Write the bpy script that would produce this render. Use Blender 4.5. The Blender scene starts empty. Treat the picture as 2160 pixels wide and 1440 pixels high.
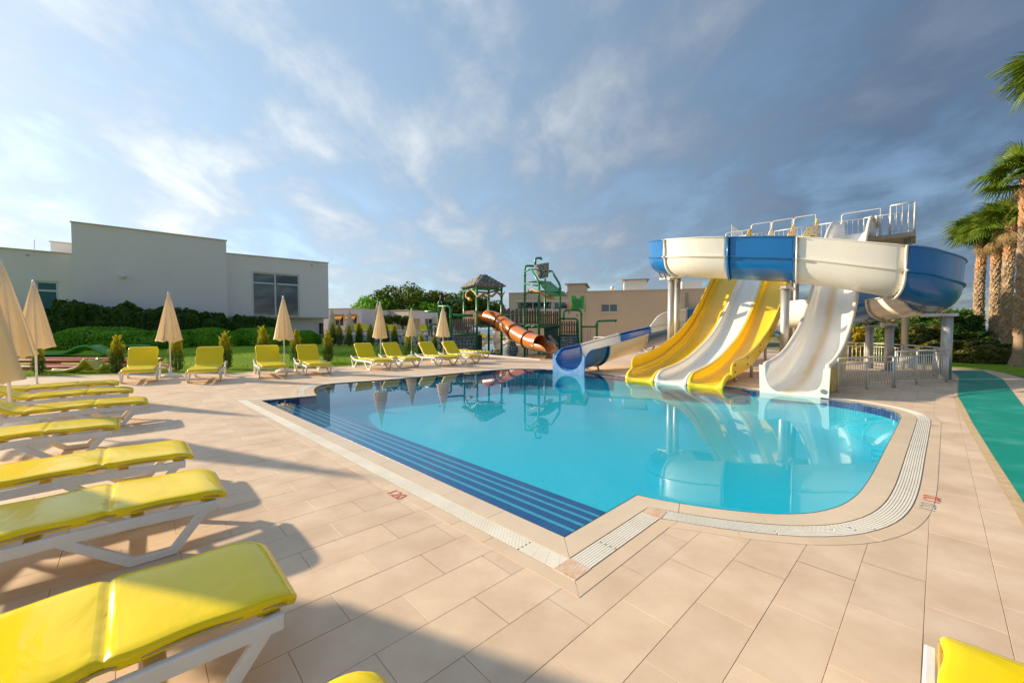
import bpy, bmesh, math, random
import numpy as np
from mathutils import Vector, Matrix, Quaternion, noise as mnoise
from mathutils.geometry import tessellate_polygon
R = math.radians
rnd = random.Random(11)
scene = bpy.context.scene
COL = scene.collection

# ---------------------------------------------------------------- camera
EYE = 1.5
PITCH = R(1.75)
FPX = 850.0                                   # focal length in pixels of the 2160 px wide photograph
cam_d = bpy.data.cameras.new('camera')
cam = bpy.data.objects.new('camera', cam_d)
COL.objects.link(cam)
cam.location = (0, 0, EYE)
cam.rotation_euler = (R(90) - PITCH, 0, 0)
cam_d.sensor_width = 36.0
cam_d.lens = FPX / 2160 * 36
cam_d.clip_start = 0.05
cam_d.clip_end = 9000
scene.camera = cam

# ---------------------------------------------------------------- light
SUN_EL = R(21)
_az = Vector((-0.95, 0.31)).normalized()
SUN = Vector((_az.x * math.cos(SUN_EL), _az.y * math.cos(SUN_EL), math.sin(SUN_EL)))
sun_d = bpy.data.lights.new('sun', 'SUN')
sun_d.energy = 4.4
sun_d.angle = R(1.4)
sun_d.color = (1.0, 0.83, 0.60)
sun = bpy.data.objects.new('sun', sun_d)
COL.objects.link(sun)
sun.rotation_euler = (-SUN).to_track_quat('-Z', 'Y').to_euler()

world = bpy.data.worlds.new('World')
scene.world = world
world.use_nodes = True
wn, wl = world.node_tree.nodes, world.node_tree.links
wn.clear()
def W(t, **k):
    n = wn.new(t)
    for a, b in k.items():
        setattr(n, a, b)
    return n
w_out = W('ShaderNodeOutputWorld')
w_bg = W('ShaderNodeBackground')
w_bg.inputs['Strength'].default_value = 0.15
wl.new(w_bg.outputs[0], w_out.inputs[0])
w_sky = W('ShaderNodeTexSky', sky_type='NISHITA')
w_sky.sun_disc = False
w_sky.sun_elevation = SUN_EL
w_sky.sun_rotation = math.atan2(_az.x, _az.y)
w_sky.altitude = 10
w_sky.air_density = 1.0
w_sky.dust_density = 0.6
w_sky.ozone_density = 1.5
# broken cloud layer seen in perspective: noise on a flat plane above the viewer
w_tc = W('ShaderNodeTexCoord')
w_sep = W('ShaderNodeSeparateXYZ')
wl.new(w_tc.outputs['Generated'], w_sep.inputs[0])
def wmath(op, a, b=None, clamp=False):
    n = W('ShaderNodeMath', operation=op, use_clamp=clamp)
    for i, s in enumerate((a, b)):
        if s is None:
            continue
        if isinstance(s, (int, float)):
            n.inputs[i].default_value = s
        else:
            wl.new(s, n.inputs[i])
    return n.outputs[0]
def wrange(v, a, b, c, d, smooth=True):
    n = W('ShaderNodeMapRange', interpolation_type='SMOOTHSTEP' if smooth else 'LINEAR')
    wl.new(v, n.inputs[0])
    for i, x in enumerate((a, b, c, d)):
        n.inputs[i + 1].default_value = x
    return n.outputs[0]
OX, OY = 8.0, 6.0
zc = wmath('ADD', wmath('MAXIMUM', w_sep.outputs[2], 0.0), 0.28)
w_cmb = W('ShaderNodeCombineXYZ')
wl.new(wmath('DIVIDE', w_sep.outputs[0], zc), w_cmb.inputs[0])
wl.new(wmath('DIVIDE', w_sep.outputs[1], zc), w_cmb.inputs[1])
def wnoise(scale, detail, rough, dist, off, rot=0.0, sc=(1, 1, 1)):
    m = W('ShaderNodeMapping')
    m.inputs['Location'].default_value = off
    m.inputs['Rotation'].default_value = (0, 0, rot)
    m.inputs['Scale'].default_value = sc
    wl.new(w_cmb.outputs[0], m.inputs[0])
    n = W('ShaderNodeTexNoise')
    wl.new(m.outputs[0], n.inputs['Vector'])
    n.inputs['Scale'].default_value = scale
    n.inputs['Detail'].default_value = detail
    n.inputs['Roughness'].default_value = rough
    n.inputs['Distortion'].default_value = dist
    return n.outputs[0]
n_big = wnoise(1.25, 3, 0.5, 0.2, (OX, OY, 0), 0.5, (1, 0.9, 1))
n_fine = wnoise(2.9, 9, 0.58, 0.25, (7.7, 2.3, 0), 0.75, (1.2, 0.8, 1))
n_sum = wmath('ADD', wmath('MULTIPLY', n_big, 0.42), wmath('MULTIPLY', n_fine, 0.62))
veil = wrange(n_sum, 0.36, 0.60, 0.62, 1.0)          # thin grey layer nearly everywhere
puff = wrange(n_sum, 0.46, 0.72, 0.0, 1.0)          # denser, whiter pieces
w_dot = W('ShaderNodeVectorMath', operation='DOT_PRODUCT')
wl.new(w_tc.outputs['Generated'], w_dot.inputs[0])
w_dot.inputs[1].default_value = SUN
sunny = wrange(w_dot.outputs['Value'], -0.25, 0.97, 0.0, 1.0, False)      # clouds towards the sun glow
def wmix(f, a, b):
    n = W('ShaderNodeMix', data_type='RGBA')
    for s, v in ((0, f), (6, a), (7, b)):
        if isinstance(v, (int, float)):
            n.inputs[s].default_value = v
        elif isinstance(v, tuple):
            n.inputs[s].default_value = v + (1,)
        else:
            wl.new(v, n.inputs[s])
    return n.outputs[2]
c_veil = wmix(sunny, (0.27, 0.47, 0.82), (2.0, 2.7, 3.4))
c_puff = wmix(sunny, (0.85, 1.12, 1.58), (5.0, 5.1, 5.1))
col1 = wmix(wmath('MULTIPLY', veil, 0.90), w_sky.outputs[0], c_veil)
col2 = wmix(wmath('MULTIPLY', puff, 0.80), col1, c_puff)
wl.new(col2, w_bg.inputs['Color'])

scene.view_settings.view_transform = 'Standard'
scene.view_settings.look = 'None'
scene.view_settings.exposure = 0.72
scene.view_settings.gamma = 1.0
scene.view_settings.use_curve_mapping = False
try:
    scene.cycles.max_bounces = 8
    scene.cycles.transparent_max_bounces = 16
    scene.cycles.caustics_reflective = False
    scene.cycles.caustics_refractive = False
    scene.cycles.use_denoising = True
except Exception:
    pass

# ---------------------------------------------------------------- helpers
def ray(u, v):
    x, y = (u - 1080) / FPX, (720 - v) / FPX
    return Vector((x, math.cos(PITCH) + math.sin(PITCH) * y, -math.sin(PITCH) + math.cos(PITCH) * y))
def G(u, v, z=0.0):                           # photo pixel -> point on the level plane z
    d = ray(u, v)
    t = (z - EYE) / d.z
    return Vector((d.x * t, d.y * t, z))
def D(u, v, depth):                           # photo pixel -> point at a known distance ahead
    d = ray(u, v)
    t = depth / d.y
    return Vector((d.x * t, depth, EYE + d.z * t))

def link(o, parent=None):
    COL.objects.link(o)
    if parent is not None:
        o.parent = parent
    return o
def tag(o, label=None, cat=None, group=None, kind=None):
    if label: o['label'] = label
    if cat: o['category'] = cat
    if group: o['group'] = group
    if kind: o['kind'] = kind
    return o
def thing(name, label, cat, loc=(0, 0, 0), rz=0.0, group=None):
    o = bpy.data.objects.new(name, None)
    o.empty_display_size = 0.2
    o.location = loc
    o.rotation_euler = (0, 0, rz)
    link(o)
    return tag(o, label, cat, group)
def copy_tree(o, parent=None):
    c = o.copy()
    link(c, parent)
    for ch in list(o.children):
        copy_tree(ch, c)
    return c

class MB:
    """collects geometry; build() links it as one mesh object"""
    def __init__(s):
        s.v, s.f, s.sm = [], [], []
    def add(s, verts, faces, smooth=False):
        o = len(s.v)
        s.v.extend([tuple(p) for p in verts])
        s.f.extend([tuple(i + o for i in f) for f in faces])
        s.sm.extend([smooth] * len(faces))
        return s
    def box(s, c, size, rz=0.0, rot=None, taper=1.0):
        hx, hy, hz = size[0] / 2, size[1] / 2, size[2] / 2
        m = rot if rot is not None else Matrix.Rotation(rz, 3, 'Z')
        c = Vector(c)
        P = []
        for z in (-1, 1):
            k = taper if z > 0 else 1.0
            for x, y in ((-1, -1), (1, -1), (1, 1), (-1, 1)):
                P.append(c + m @ Vector((x * hx * k, y * hy * k, z * hz)))
        return s.add(P, [(3, 2, 1, 0), (4, 5, 6, 7), (0, 1, 5, 4), (1, 2, 6, 5), (2, 3, 7, 6), (3, 0, 4, 7)])
    def cbox(s, c, size, bev=0.01, rz=0.0, rot=None):
        """box with chamfered edges"""
        hx, hy, hz = size[0] / 2, size[1] / 2, size[2] / 2
        b = min(bev, hx * .45, hy * .45, hz * .45)
        m = rot if rot is not None else Matrix.Rotation(rz, 3, 'Z')
        c = Vector(c)
        rings = []
        for z, k in ((-hz, b), (-hz + b, 0), (hz - b, 0), (hz, b)):
            rings.append([c + m @ Vector((x, y, z)) for x, y in (
                (-hx + b + (0 if k == 0 else 0), -hy + k), (hx - b, -hy + k), (hx - k, -hy + b), (hx - k, hy - b),
                (hx - b, hy - k), (-hx + b, hy - k), (-hx + k, hy - b), (-hx + k, -hy + b))])
        return s.loft(rings, closed=True, caps=True, smooth=False)
    def loft(s, rings, closed=True, caps=False, smooth=True, loop=False):
        n = len(rings[0])
        V = [p for r in rings for p in r]
        F = []
        m = len(rings)
        for i in range(m if loop else m - 1):
            a, b = i * n, ((i + 1) % m) * n
            for j in range(n if closed else n - 1):
                k = (j + 1) % n
                F.append((a + j, a + k, b + k, b + j))
        s.add(V, F, smooth)
        if caps and not loop:
            o = len(s.v) - len(V)
            s.f.append(tuple(o + j for j in reversed(range(n)))); s.sm.append(False)
            s.f.append(tuple(o + (m - 1) * n + j for j in range(n))); s.sm.append(False)
        return s
    def tube(s, path, r, n=8, caps=True, smooth=True, loop=False):
        P = [Vector(p) for p in path]
        m = len(P)
        rr = r if isinstance(r, (list, tuple)) else [r] * m
        rings = []
        up = None
        for i in range(m):
            if loop:
                t = P[(i + 1) % m] - P[i - 1]
            else:
                t = P[min(i + 1, m - 1)] - P[max(i - 1, 0)]
            if t.length < 1e-9:
                t = Vector((0, 0, 1))
            t.normalize()
            if up is None:
                ref = Vector((0, 0, 1)) if abs(t.z) < .9 else Vector((1, 0, 0))
                up = (ref - t * ref.dot(t)).normalized()
            else:
                up = up - t * up.dot(t)
                up = up.normalized() if up.length > 1e-6 else t.orthogonal().normalized()
            w = t.cross(up)
            rings.append([P[i] + up * (rr[i] * math.cos(2 * math.pi * j / n)) + w * (rr[i] * math.sin(2 * math.pi * j / n)) for j in range(n)])
        return s.loft(rings, True, caps and not loop, smooth, loop)
    def bar(s, a, b, w, h):
        """rectangular bar from a to b"""
        a, b = Vector(a), Vector(b)
        t = (b - a)
        L = t.length
        t.normalize()
        ref = Vector((0, 0, 1)) if abs(t.z) < .95 else Vector((1, 0, 0))
        side = t.cross(ref).normalized()
        up = side.cross(t)
        m = Matrix((t, side, up)).transposed()
        return s.box((a + b) / 2, (L, w, h), rot=m)
    def lathe(s, prof, n=24, c=(0, 0, 0), smooth=True, caps=True):
        c = Vector(c)
        rings = [[c + Vector((r * math.cos(2 * math.pi * j / n), r * math.sin(2 * math.pi * j / n), z)) for j in range(n)] for r, z in prof]
        return s.loft(rings, True, caps, smooth)
    def prism(s, poly, z0, z1):
        n = len(poly)
        V = [(p[0], p[1], z0) for p in poly] + [(p[0], p[1], z1) for p in poly]
        F = [(i, (i + 1) % n, n + (i + 1) % n, n + i) for i in range(n)]
        tri = tessellate_polygon([[Vector((p[0], p[1], 0)) for p in poly]])
        for t in tri:
            F.append(tuple(n + i for i in t)); F.append(tuple(reversed(t)))
        return s.add(V, F)
    def sheet(s, loops, z):
        """flat polygon with holes"""
        tri = tessellate_polygon([[Vector((p[0], p[1], 0)) for p in l] for l in loops])
        V = [(p[0], p[1], z) for l in loops for p in l]
        F = []
        for t in tri:
            a, b, c = (Vector(V[i]) for i in t)
            F.append(t if (b - a).cross(c - a).z > 0 else tuple(reversed(t)))
        return s.add(V, F)
    def mesh(s, name, mats=None, fix=True):
        me = bpy.data.meshes.new(name)
        me.from_pydata(s.v, [], s.f)
        me.polygons.foreach_set('use_smooth', s.sm)
        if fix:
            bm = bmesh.new(); bm.from_mesh(me)
            bmesh.ops.recalc_face_normals(bm, faces=bm.faces)
            bm.to_mesh(me); bm.free()
        for m in (mats if isinstance(mats, (list, tuple)) else [mats]):
            if m is not None:
                me.materials.append(m)
        me.update()
        return me
    def build(s, name, mat, parent=None, world=True, fix=True):
        """geometry is in world coordinates unless world=False (then in the parent's own frame)"""
        if parent is not None and world:
            o = parent_origin(parent)
            s.v = [(p[0] - o.x, p[1] - o.y, p[2] - o.z) for p in s.v]
        ob = bpy.data.objects.new(name, s.mesh(name, mat, fix))
        return link(ob, parent)
def parent_origin(p):
    o = Vector((0, 0, 0))
    while p is not None:
        o += p.location
        p = p.parent
    return o
def mod_solid(o, th, off=0.0):
    m = o.modifiers.new('solid', 'SOLIDIFY'); m.thickness = th; m.offset = off
    return o
def mod_bevel(o, w, seg=2):
    m = o.modifiers.new('bevel', 'BEVEL'); m.width = w; m.segments = seg; m.limit_method = 'ANGLE'; m.angle_limit = R(35)
    return o
def np_mesh(name, V, F, mat, smooth=False):
    """V (n,3), F (m,k) arrays -> mesh"""
    me = bpy.data.meshes.new(name)
    V = np.asarray(V, dtype=np.float32); F = np.asarray(F, dtype=np.int32)
    me.vertices.add(len(V)); me.vertices.foreach_set('co', V.ravel())
    k = F.shape[1]
    me.loops.add(F.size); me.loops.foreach_set('vertex_index', F.ravel())
    me.polygons.add(len(F))
    me.polygons.foreach_set('loop_start', np.arange(0, F.size, k, dtype=np.int32))
    me.polygons.foreach_set('loop_total', np.full(len(F), k, dtype=np.int32))
    me.polygons.foreach_set('use_smooth', np.full(len(F), smooth))
    me.update(calc_edges=True)
    if mat: me.materials.append(mat)
    return me
def catmull(P, n):
    """n samples per span through control points (tuples of any length)"""
    P = [np.array(p, float) for p in P]
    Q = [2 * P[0] - P[1]] + P + [2 * P[-1] - P[-2]]
    out = []
    for i in range(1, len(Q) - 2):
        a, b, c, d = Q[i - 1:i + 3]
        for k in range(n):
            t = k / n
            out.append(.5 * ((2 * b) + (c - a) * t + (2 * a - 5 * b + 4 * c - d) * t * t + (3 * b - a - 3 * c + d) * t ** 3))
    out.append(P[-1])
    return out
def lerp_tab(tab, x):
    xs = [t[0] for t in tab]; ys = [t[1] for t in tab]
    return float(np.interp(x, xs, ys))
def smooth_tab(tab, x):
    """monotone-ish smooth interpolation through a table"""
    xs = np.array([t[0] for t in tab], float); ys = np.array([t[1] for t in tab], float)
    if x <= xs[0]: return float(ys[0])
    if x >= xs[-1]: return float(ys[-1])
    i = int(np.searchsorted(xs, x)) - 1
    i = max(0, min(i, len(xs) - 2))
    m = np.gradient(ys, xs)
    h = xs[i + 1] - xs[i]; t = (x - xs[i]) / h
    return float((2*t**3-3*t**2+1)*ys[i] + (t**3-2*t**2+t)*h*m[i] + (-2*t**3+3*t**2)*ys[i+1] + (t**3-t**2)*h*m[i+1])
def inside(p, poly):
    x, y = p[0], p[1]
    r = False
    n = len(poly)
    for i in range(n):
        x0, y0 = poly[i][0], poly[i][1]; x1, y1 = poly[i - 1][0], poly[i - 1][1]
        if (y0 > y) != (y1 > y) and x < (x1 - x0) * (y - y0) / (y1 - y0) + x0:
            r = not r
    return r

# ---------------------------------------------------------------- materials
def mat(name, c1, c2=None, rough=.6, scale=6.0, detail=6, contrast=(.35, .65), bump=0.0, bscale=None, spec=.5,
        metal=0.0, coat=0.0, coat_rough=.1, coords='Object', trans=0.0, island=0.0, stretch=None, dirt=None, rough_var=0.0, sheen=0.0):
    """principled material with noise colour, optional fine relief and per-piece variation"""
    m = bpy.data.materials.new(name)
    m.use_nodes = True
    nt = m.node_tree; N, L = nt.nodes, nt.links
    b = N['Principled BSDF']
    b.inputs['Roughness'].default_value = rough
    b.inputs['Metallic'].default_value = metal
    b.inputs['Specular IOR Level'].default_value = spec
    b.inputs['Coat Weight'].default_value = coat
    b.inputs['Coat Roughness'].default_value = coat_rough
    if sheen: b.inputs['Sheen Weight'].default_value = sheen
    tc = N.new('ShaderNodeTexCoord')
    src = N.new('ShaderNodeNewGeometry').outputs['Position'] if coords == 'World' else tc.outputs[coords]
    if stretch:
        mp = N.new('ShaderNodeMapping'); mp.inputs['Scale'].default_value = stretch
        L.new(src, mp.inputs[0]); src = mp.outputs[0]
    col = None
    if c2 is not None:
        nz = N.new('ShaderNodeTexNoise'); nz.inputs['Scale'].default_value = scale; nz.inputs['Detail'].default_value = detail
        nz.inputs['Roughness'].default_value = .6
        L.new(src, nz.inputs['Vector'])
        mr = N.new('ShaderNodeMapRange'); mr.inputs[1].default_value, mr.inputs[2].default_value = contrast
        L.new(nz.outputs[0], mr.inputs[0])
        mx = N.new('ShaderNodeMix'); mx.data_type = 'RGBA'
        mx.inputs[6].default_value = tuple(c1) + (1,); mx.inputs[7].default_value = tuple(c2) + (1,)
        L.new(mr.outputs[0], mx.inputs[0])
        col = mx.outputs[2]
        if rough_var:
            r2 = N.new('ShaderNodeMapRange'); r2.inputs[3].default_value = rough - rough_var; r2.inputs[4].default_value = rough + rough_var
            L.new(nz.outputs[0], r2.inputs[0]); L.new(r2.outputs[0], b.inputs['Roughness'])
    if dirt is not None:        # (colour, scale, lo, hi, amount) stains with a shape of their own
        dc, ds, lo, hi, am = dirt
        nz = N.new('ShaderNodeTexNoise'); nz.inputs['Scale'].default_value = ds; nz.inputs['Detail'].default_value = 8
        nz.inputs['Roughness'].default_value = .7
        L.new(src, nz.inputs['Vector'])
        mr = N.new('ShaderNodeMapRange'); mr.inputs[1].default_value = lo; mr.inputs[2].default_value = hi; mr.inputs[4].default_value = am
        L.new(nz.outputs[0], mr.inputs[0])
        mx = N.new('ShaderNodeMix'); mx.data_type = 'RGBA'
        if col is None: mx.inputs[6].default_value = tuple(c1) + (1,)
        else: L.new(col, mx.inputs[6])
        mx.inputs[7].default_value = tuple(dc) + (1,)
        L.new(mr.outputs[0], mx.inputs[0])
        col = mx.outputs[2]
    if island:
        ge = N.new('ShaderNodeNewGeometry'); oi = N.new('ShaderNodeObjectInfo')
        ad = N.new('ShaderNodeMath'); ad.operation = 'ADD'
        L.new(ge.outputs['Random Per Island'], ad.inputs[0]); L.new(oi.outputs['Random'], ad.inputs[1])
        fr = N.new('ShaderNodeMath'); fr.operation = 'FRACT'; L.new(ad.outputs[0], fr.inputs[0])
        mr = N.new('ShaderNodeMapRange'); mr.inputs[3].default_value = 1 - island; mr.inputs[4].default_value = 1 + island
        L.new(fr.outputs[0], mr.inputs[0])
        hs = N.new('ShaderNodeHueSaturation')
        L.new(mr.outputs[0], hs.inputs['Value'])
        if col is None: hs.inputs['Color'].default_value = tuple(c1) + (1,)
        else: L.new(col, hs.inputs['Color'])
        col = hs.outputs[0]
    if col is None:
        b.inputs['Base Color'].default_value = tuple(c1) + (1,)
    else:
        L.new(col, b.inputs['Base Color'])
    if bump:
        nz = N.new('ShaderNodeTexNoise'); nz.inputs['Scale'].default_value = bscale or scale * 6; nz.inputs['Detail'].default_value = 6
        L.new(src, nz.inputs['Vector'])
        bp = N.new('ShaderNodeBump'); bp.inputs['Strength'].default_value = bump; bp.inputs['Distance'].default_value = .02
        L.new(nz.outputs[0], bp.inputs['Height']); L.new(bp.outputs[0], b.inputs['Normal'])
    if trans:
        tr = N.new('ShaderNodeBsdfTranslucent')
        if col is None: tr.inputs[0].default_value = tuple(c1) + (1,)
        else: L.new(col, tr.inputs[0])
        ms = N.new('ShaderNodeMixShader'); ms.inputs[0].default_value = trans
        L.new(b.outputs[0], ms.inputs[1]); L.new(tr.outputs[0], ms.inputs[2])
        L.new(ms.outputs[0], N['Material Output'].inputs[0])
    return m
def water_mat(name, tint, rough=0.0, bump=.03, bscale=1.2, ior=1.33):
    m = bpy.data.materials.new(name); m.use_nodes = True
    nt = m.node_tree; N, L = nt.nodes, nt.links
    N.remove(N['Principled BSDF'])
    t = N.new('ShaderNodeBsdfTransparent'); t.inputs[0].default_value = tint + (1,)
    g = N.new('ShaderNodeBsdfGlossy'); g.inputs['Roughness'].default_value = rough
    tc = N.new('ShaderNodeTexCoord')
    nz = N.new('ShaderNodeTexNoise'); nz.inputs['Scale'].default_value = bscale; nz.inputs['Detail'].default_value = 3
    L.new(tc.outputs['Object'], nz.inputs['Vector'])
    bp = N.new('ShaderNodeBump'); bp.inputs['Strength'].default_value = bump; bp.inputs['Distance'].default_value = .1
    L.new(nz.outputs[0], bp.inputs['Height'])
    L.new(bp.outputs[0], g.inputs['Normal'])
    # mirror share rises towards grazing view, the same from both sides (Schlick)
    ge = N.new('ShaderNodeNewGeometry')
    dt = N.new('ShaderNodeVectorMath'); dt.operation = 'DOT_PRODUCT'
    L.new(ge.outputs['Incoming'], dt.inputs[0]); L.new(bp.outputs[0], dt.inputs[1])
    ab = N.new('ShaderNodeMath'); ab.operation = 'ABSOLUTE'; L.new(dt.outputs['Value'], ab.inputs[0])
    om = N.new('ShaderNodeMath'); om.operation = 'SUBTRACT'; om.inputs[0].default_value = 1.0; L.new(ab.outputs[0], om.inputs[1])
    pw_ = N.new('ShaderNodeMath'); pw_.operation = 'POWER'; pw_.inputs[1].default_value = 5.0; L.new(om.outputs[0], pw_.inputs[0])
    fr = N.new('ShaderNodeMath'); fr.operation = 'MULTIPLY_ADD'; fr.inputs[1].default_value = .98; fr.inputs[2].default_value = .02; L.new(pw_.outputs[0], fr.inputs[0])
    ms = N.new('ShaderNodeMixShader')
    L.new(fr.outputs[0], ms.inputs[0]); L.new(t.outputs[0], ms.inputs[1]); L.new(g.outputs[0], ms.inputs[2])
    L.new(ms.outputs[0], N['Material Output'].inputs[0])
    return m
def mosaic_mat(name, c1, c2, grout, size, rough=.25, spec=.5):
    """small glazed mosaic: colour per little tile, grout lines (too small to pick apart)"""
    m = bpy.data.materials.new(name); m.use_nodes = True
    nt = m.node_tree; N, L = nt.nodes, nt.links
    b = N['Principled BSDF']; b.inputs['Roughness'].default_value = rough; b.inputs['Specular IOR Level'].default_value = spec
    tc = N.new('ShaderNodeTexCoord')
    mp = N.new('ShaderNodeMapping'); mp.inputs['Rotation'].default_value = (0, 0, R(43.4))
    L.new(tc.outputs['Object'], mp.inputs[0])
    br = N.new('ShaderNodeTexBrick'); br.offset = 0.0
    br.inputs['Color1'].default_value = tuple(c1) + (1,); br.inputs['Color2'].default_value = tuple(c2) + (1,); br.inputs['Mortar'].default_value = tuple(grout) + (1,)
    br.inputs['Scale'].default_value = 1.0; br.inputs['Mortar Size'].default_value = size * .07
    br.inputs['Brick Width'].default_value = size; br.inputs['Row Height'].default_value = size
    L.new(mp.outputs[0], br.inputs['Vector'])
    L.new(br.outputs[0], b.inputs['Base Color'])
    return m
# ================================================================= ground, deck, pools
AX = Vector((0.727, 0.687, 0)).normalized()      # paving grid: along the long joints
BX = Vector((AX.y, -AX.x, 0))
GRID = math.atan2(AX.y, AX.x)

M_TILE = mat('paving_tile', (.65, .475, .325), (.76, .585, .42), rough=.5, scale=2.6, detail=10, contrast=(.36, .64), bump=.035, bscale=90, island=.06, spec=.3,
             dirt=((.53, .365, .24), .9, .50, .72, .45), coords='World', rough_var=.12)
M_BORDER = mat('border_mosaic', (.69, .52, .35), (.75, .575, .40), rough=.45, scale=3, bump=.06, bscale=160, island=.04)
M_COPING = mat('coping_ceramic', (.69, .54, .38), (.75, .60, .43), rough=.30, scale=2.2, bump=.06, bscale=90, island=.035, dirt=((.45, .32, .2), 3.0, .66, .85, .35))
M_GRATE = mat('white_grate_plastic', (.84, .80, .70), (.76, .71, .60), rough=.45, scale=3)
M_DARK = mat('dark_fill', (.10, .07, .05), rough=.9)
M_CHAN = mat('channel_concrete', (.34, .29, .23), rough=.9)
M_STONE = mat('corner_stone', (.66, .42, .26), (.74, .56, .42), rough=.55, scale=9, bump=.2)
M_RED = mat('red_paint', (.62, .03, .05), (.7, .12, .10), rough=.5, scale=30)
M_BLUEGREY = mat('faded_blue_paint', (.28, .32, .42), (.45, .44, .44), rough=.6, scale=40)
M_POOL = mosaic_mat('pool_floor_mosaic', (.003, .54, .72), (.004, .59, .76), (.01, .57, .73), .05)
M_POOLWALL = mosaic_mat('pool_wall_mosaic', (.03, .46, .62), (.04, .50, .66), (.08, .5, .62), .05)
M_NAVY = mosaic_mat('navy_mosaic', (.010, .045, .20), (.015, .06, .25), (.03, .09, .25), .05)
M_STEPD = mosaic_mat('step_blue_mosaic', (.004, .055, .22), (.006, .07, .26), (.012, .10, .28), .05)
M_STEPL = mosaic_mat('step_nosing_mosaic', (.045, .34, .54), (.06, .38, .58), (.08, .38, .54), .05)
M_WATER = water_mat('pool_water_surface', (.70, .97, .985), bump=.012, bscale=.9)
M_PLAYW = water_mat('play_pool_water_surface', (.72, .90, .90), bump=.02, bscale=1.5)
M_SEA = mat('sea_water', (.05, .12, .20), (.07, .15, .24), rough=.3, scale=.02)
M_EARTH = mat('dry_earth', (.16, .17, .05), (.24, .20, .10), rough=.95, scale=.15, bump=.4, bscale=4)
M_TEAL = mat('teal_rubber_paint', (.0, .30, .215), (.001, .255, .19), rough=.5, scale=.9, bump=.08, bscale=60,
             dirt=((.10, .46, .38), 1.4, .50, .72, .6), spec=.25)
M_SANDEDGE = mat('sandy_edge', (.52, .36, .18), (.62, .46, .28), rough=.8, scale=8, bump=.2)
M_KERB = mat('pale_kerb_stone', (.66, .56, .46), (.72, .63, .54), rough=.6, scale=3, bump=.1, island=.06)
# paving beyond the nearest tiles: joints are only drawn in where single tiles cannot be told apart
M_DECK = bpy.data.materials.new('deck_bed'); M_DECK.use_nodes = True
def _deck():
    N, L = M_DECK.node_tree.nodes, M_DECK.node_tree.links
    b = N['Principled BSDF']; b.inputs['Roughness'].default_value = .55
    tc = N.new('ShaderNodeTexCoord')
    mp = N.new('ShaderNodeMapping'); mp.inputs['Rotation'].default_value = (0, 0, -GRID)
    L.new(tc.outputs['Object'], mp.inputs[0])
    br = N.new('ShaderNodeTexBrick'); br.offset = .5
    br.inputs['Color1'].default_value = (.62, .45, .31, 1); br.inputs['Color2'].default_value = (.71, .535, .38, 1); br.inputs['Mortar'].default_value = (.40, .28, .19, 1)
    br.inputs['Scale'].default_value = 1; br.inputs['Mortar Size'].default_value = .004
    br.inputs['Brick Width'].default_value = .58; br.inputs['Row Height'].default_value = .29
    L.new(mp.outputs[0], br.inputs['Vector'])
    sp = N.new('ShaderNodeSeparateXYZ'); L.new(tc.outputs['Object'], sp.inputs[0])
    gt = N.new('ShaderNodeMath'); gt.operation = 'GREATER_THAN'; gt.inputs[1].default_value = 15.9
    L.new(sp.outputs[1], gt.inputs[0])
    mx = N.new('ShaderNodeMix'); mx.data_type = 'RGBA'
    mx.inputs[6].default_value = (.55, .40, .28, 1)          # joint mortar between the laid tiles
    L.new(br.outputs[0], mx.inputs[7]); L.new(gt.outputs[0], mx.inputs[0])
    L.new(mx.outputs[2], b.inputs['Base Color'])
_deck()

# ---- outline of the main pool (water edge), from the photograph, on the level deck
runs = [
    [(551, 845), (668, 834.5)],
    [(668, 834.5), (662.5, 826), (664, 819), (675, 813.5), (700, 809), (750, 805.2), (820, 800.5), (898, 793.3), (960, 787.2), (1014, 782.5), (1068, 779), (1116, 777.8), (1180, 780.5),
     (1250, 787), (1320, 794.5), (1390, 801), (1460, 808), (1542, 816.5), (1607, 824), (1737, 839), (1811, 850), (1862, 860), (1890, 869), (1900, 878), (1897, 888), (1866.7, 946.7), (1831, 1013), (1791, 1056), (1729, 1079), (1649, 1084.5), (1564, 1079), (1484, 1069.5), (1400, 1056), (1343, 1044)],
    [(1343, 1044), (1190, 1133)],
    [(1190, 1133), (551, 845)],
]
pool = []
corner_ids = []
for rn in runs:
    pts = [G(u, v).to_2d() for u, v in rn]
    corner_ids.append(len(pool))
    if len(pts) == 2:
        n = max(2, int((pts[1] - pts[0]).length / .12))
        pool += [pts[0].lerp(pts[1], i / n) for i in range(n)]
    else:
        dense = [Vector(p) for p in catmull([tuple(p) for p in pts], 24)]
        # even spacing
        L_ = [0]
        for i in range(1, len(dense)): L_.append(L_[-1] + (dense[i] - dense[i - 1]).length)
        n = int(L_[-1] / .12)
        xs = np.interp(np.linspace(0, L_[-1], n + 1), L_, [p.x for p in dense]); ys = np.interp(np.linspace(0, L_[-1], n + 1), L_, [p.y for p in dense])
        pool += [Vector((x, y)) for x, y in zip(xs[:-1], ys[:-1])]
NP_ = len(pool)
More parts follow.
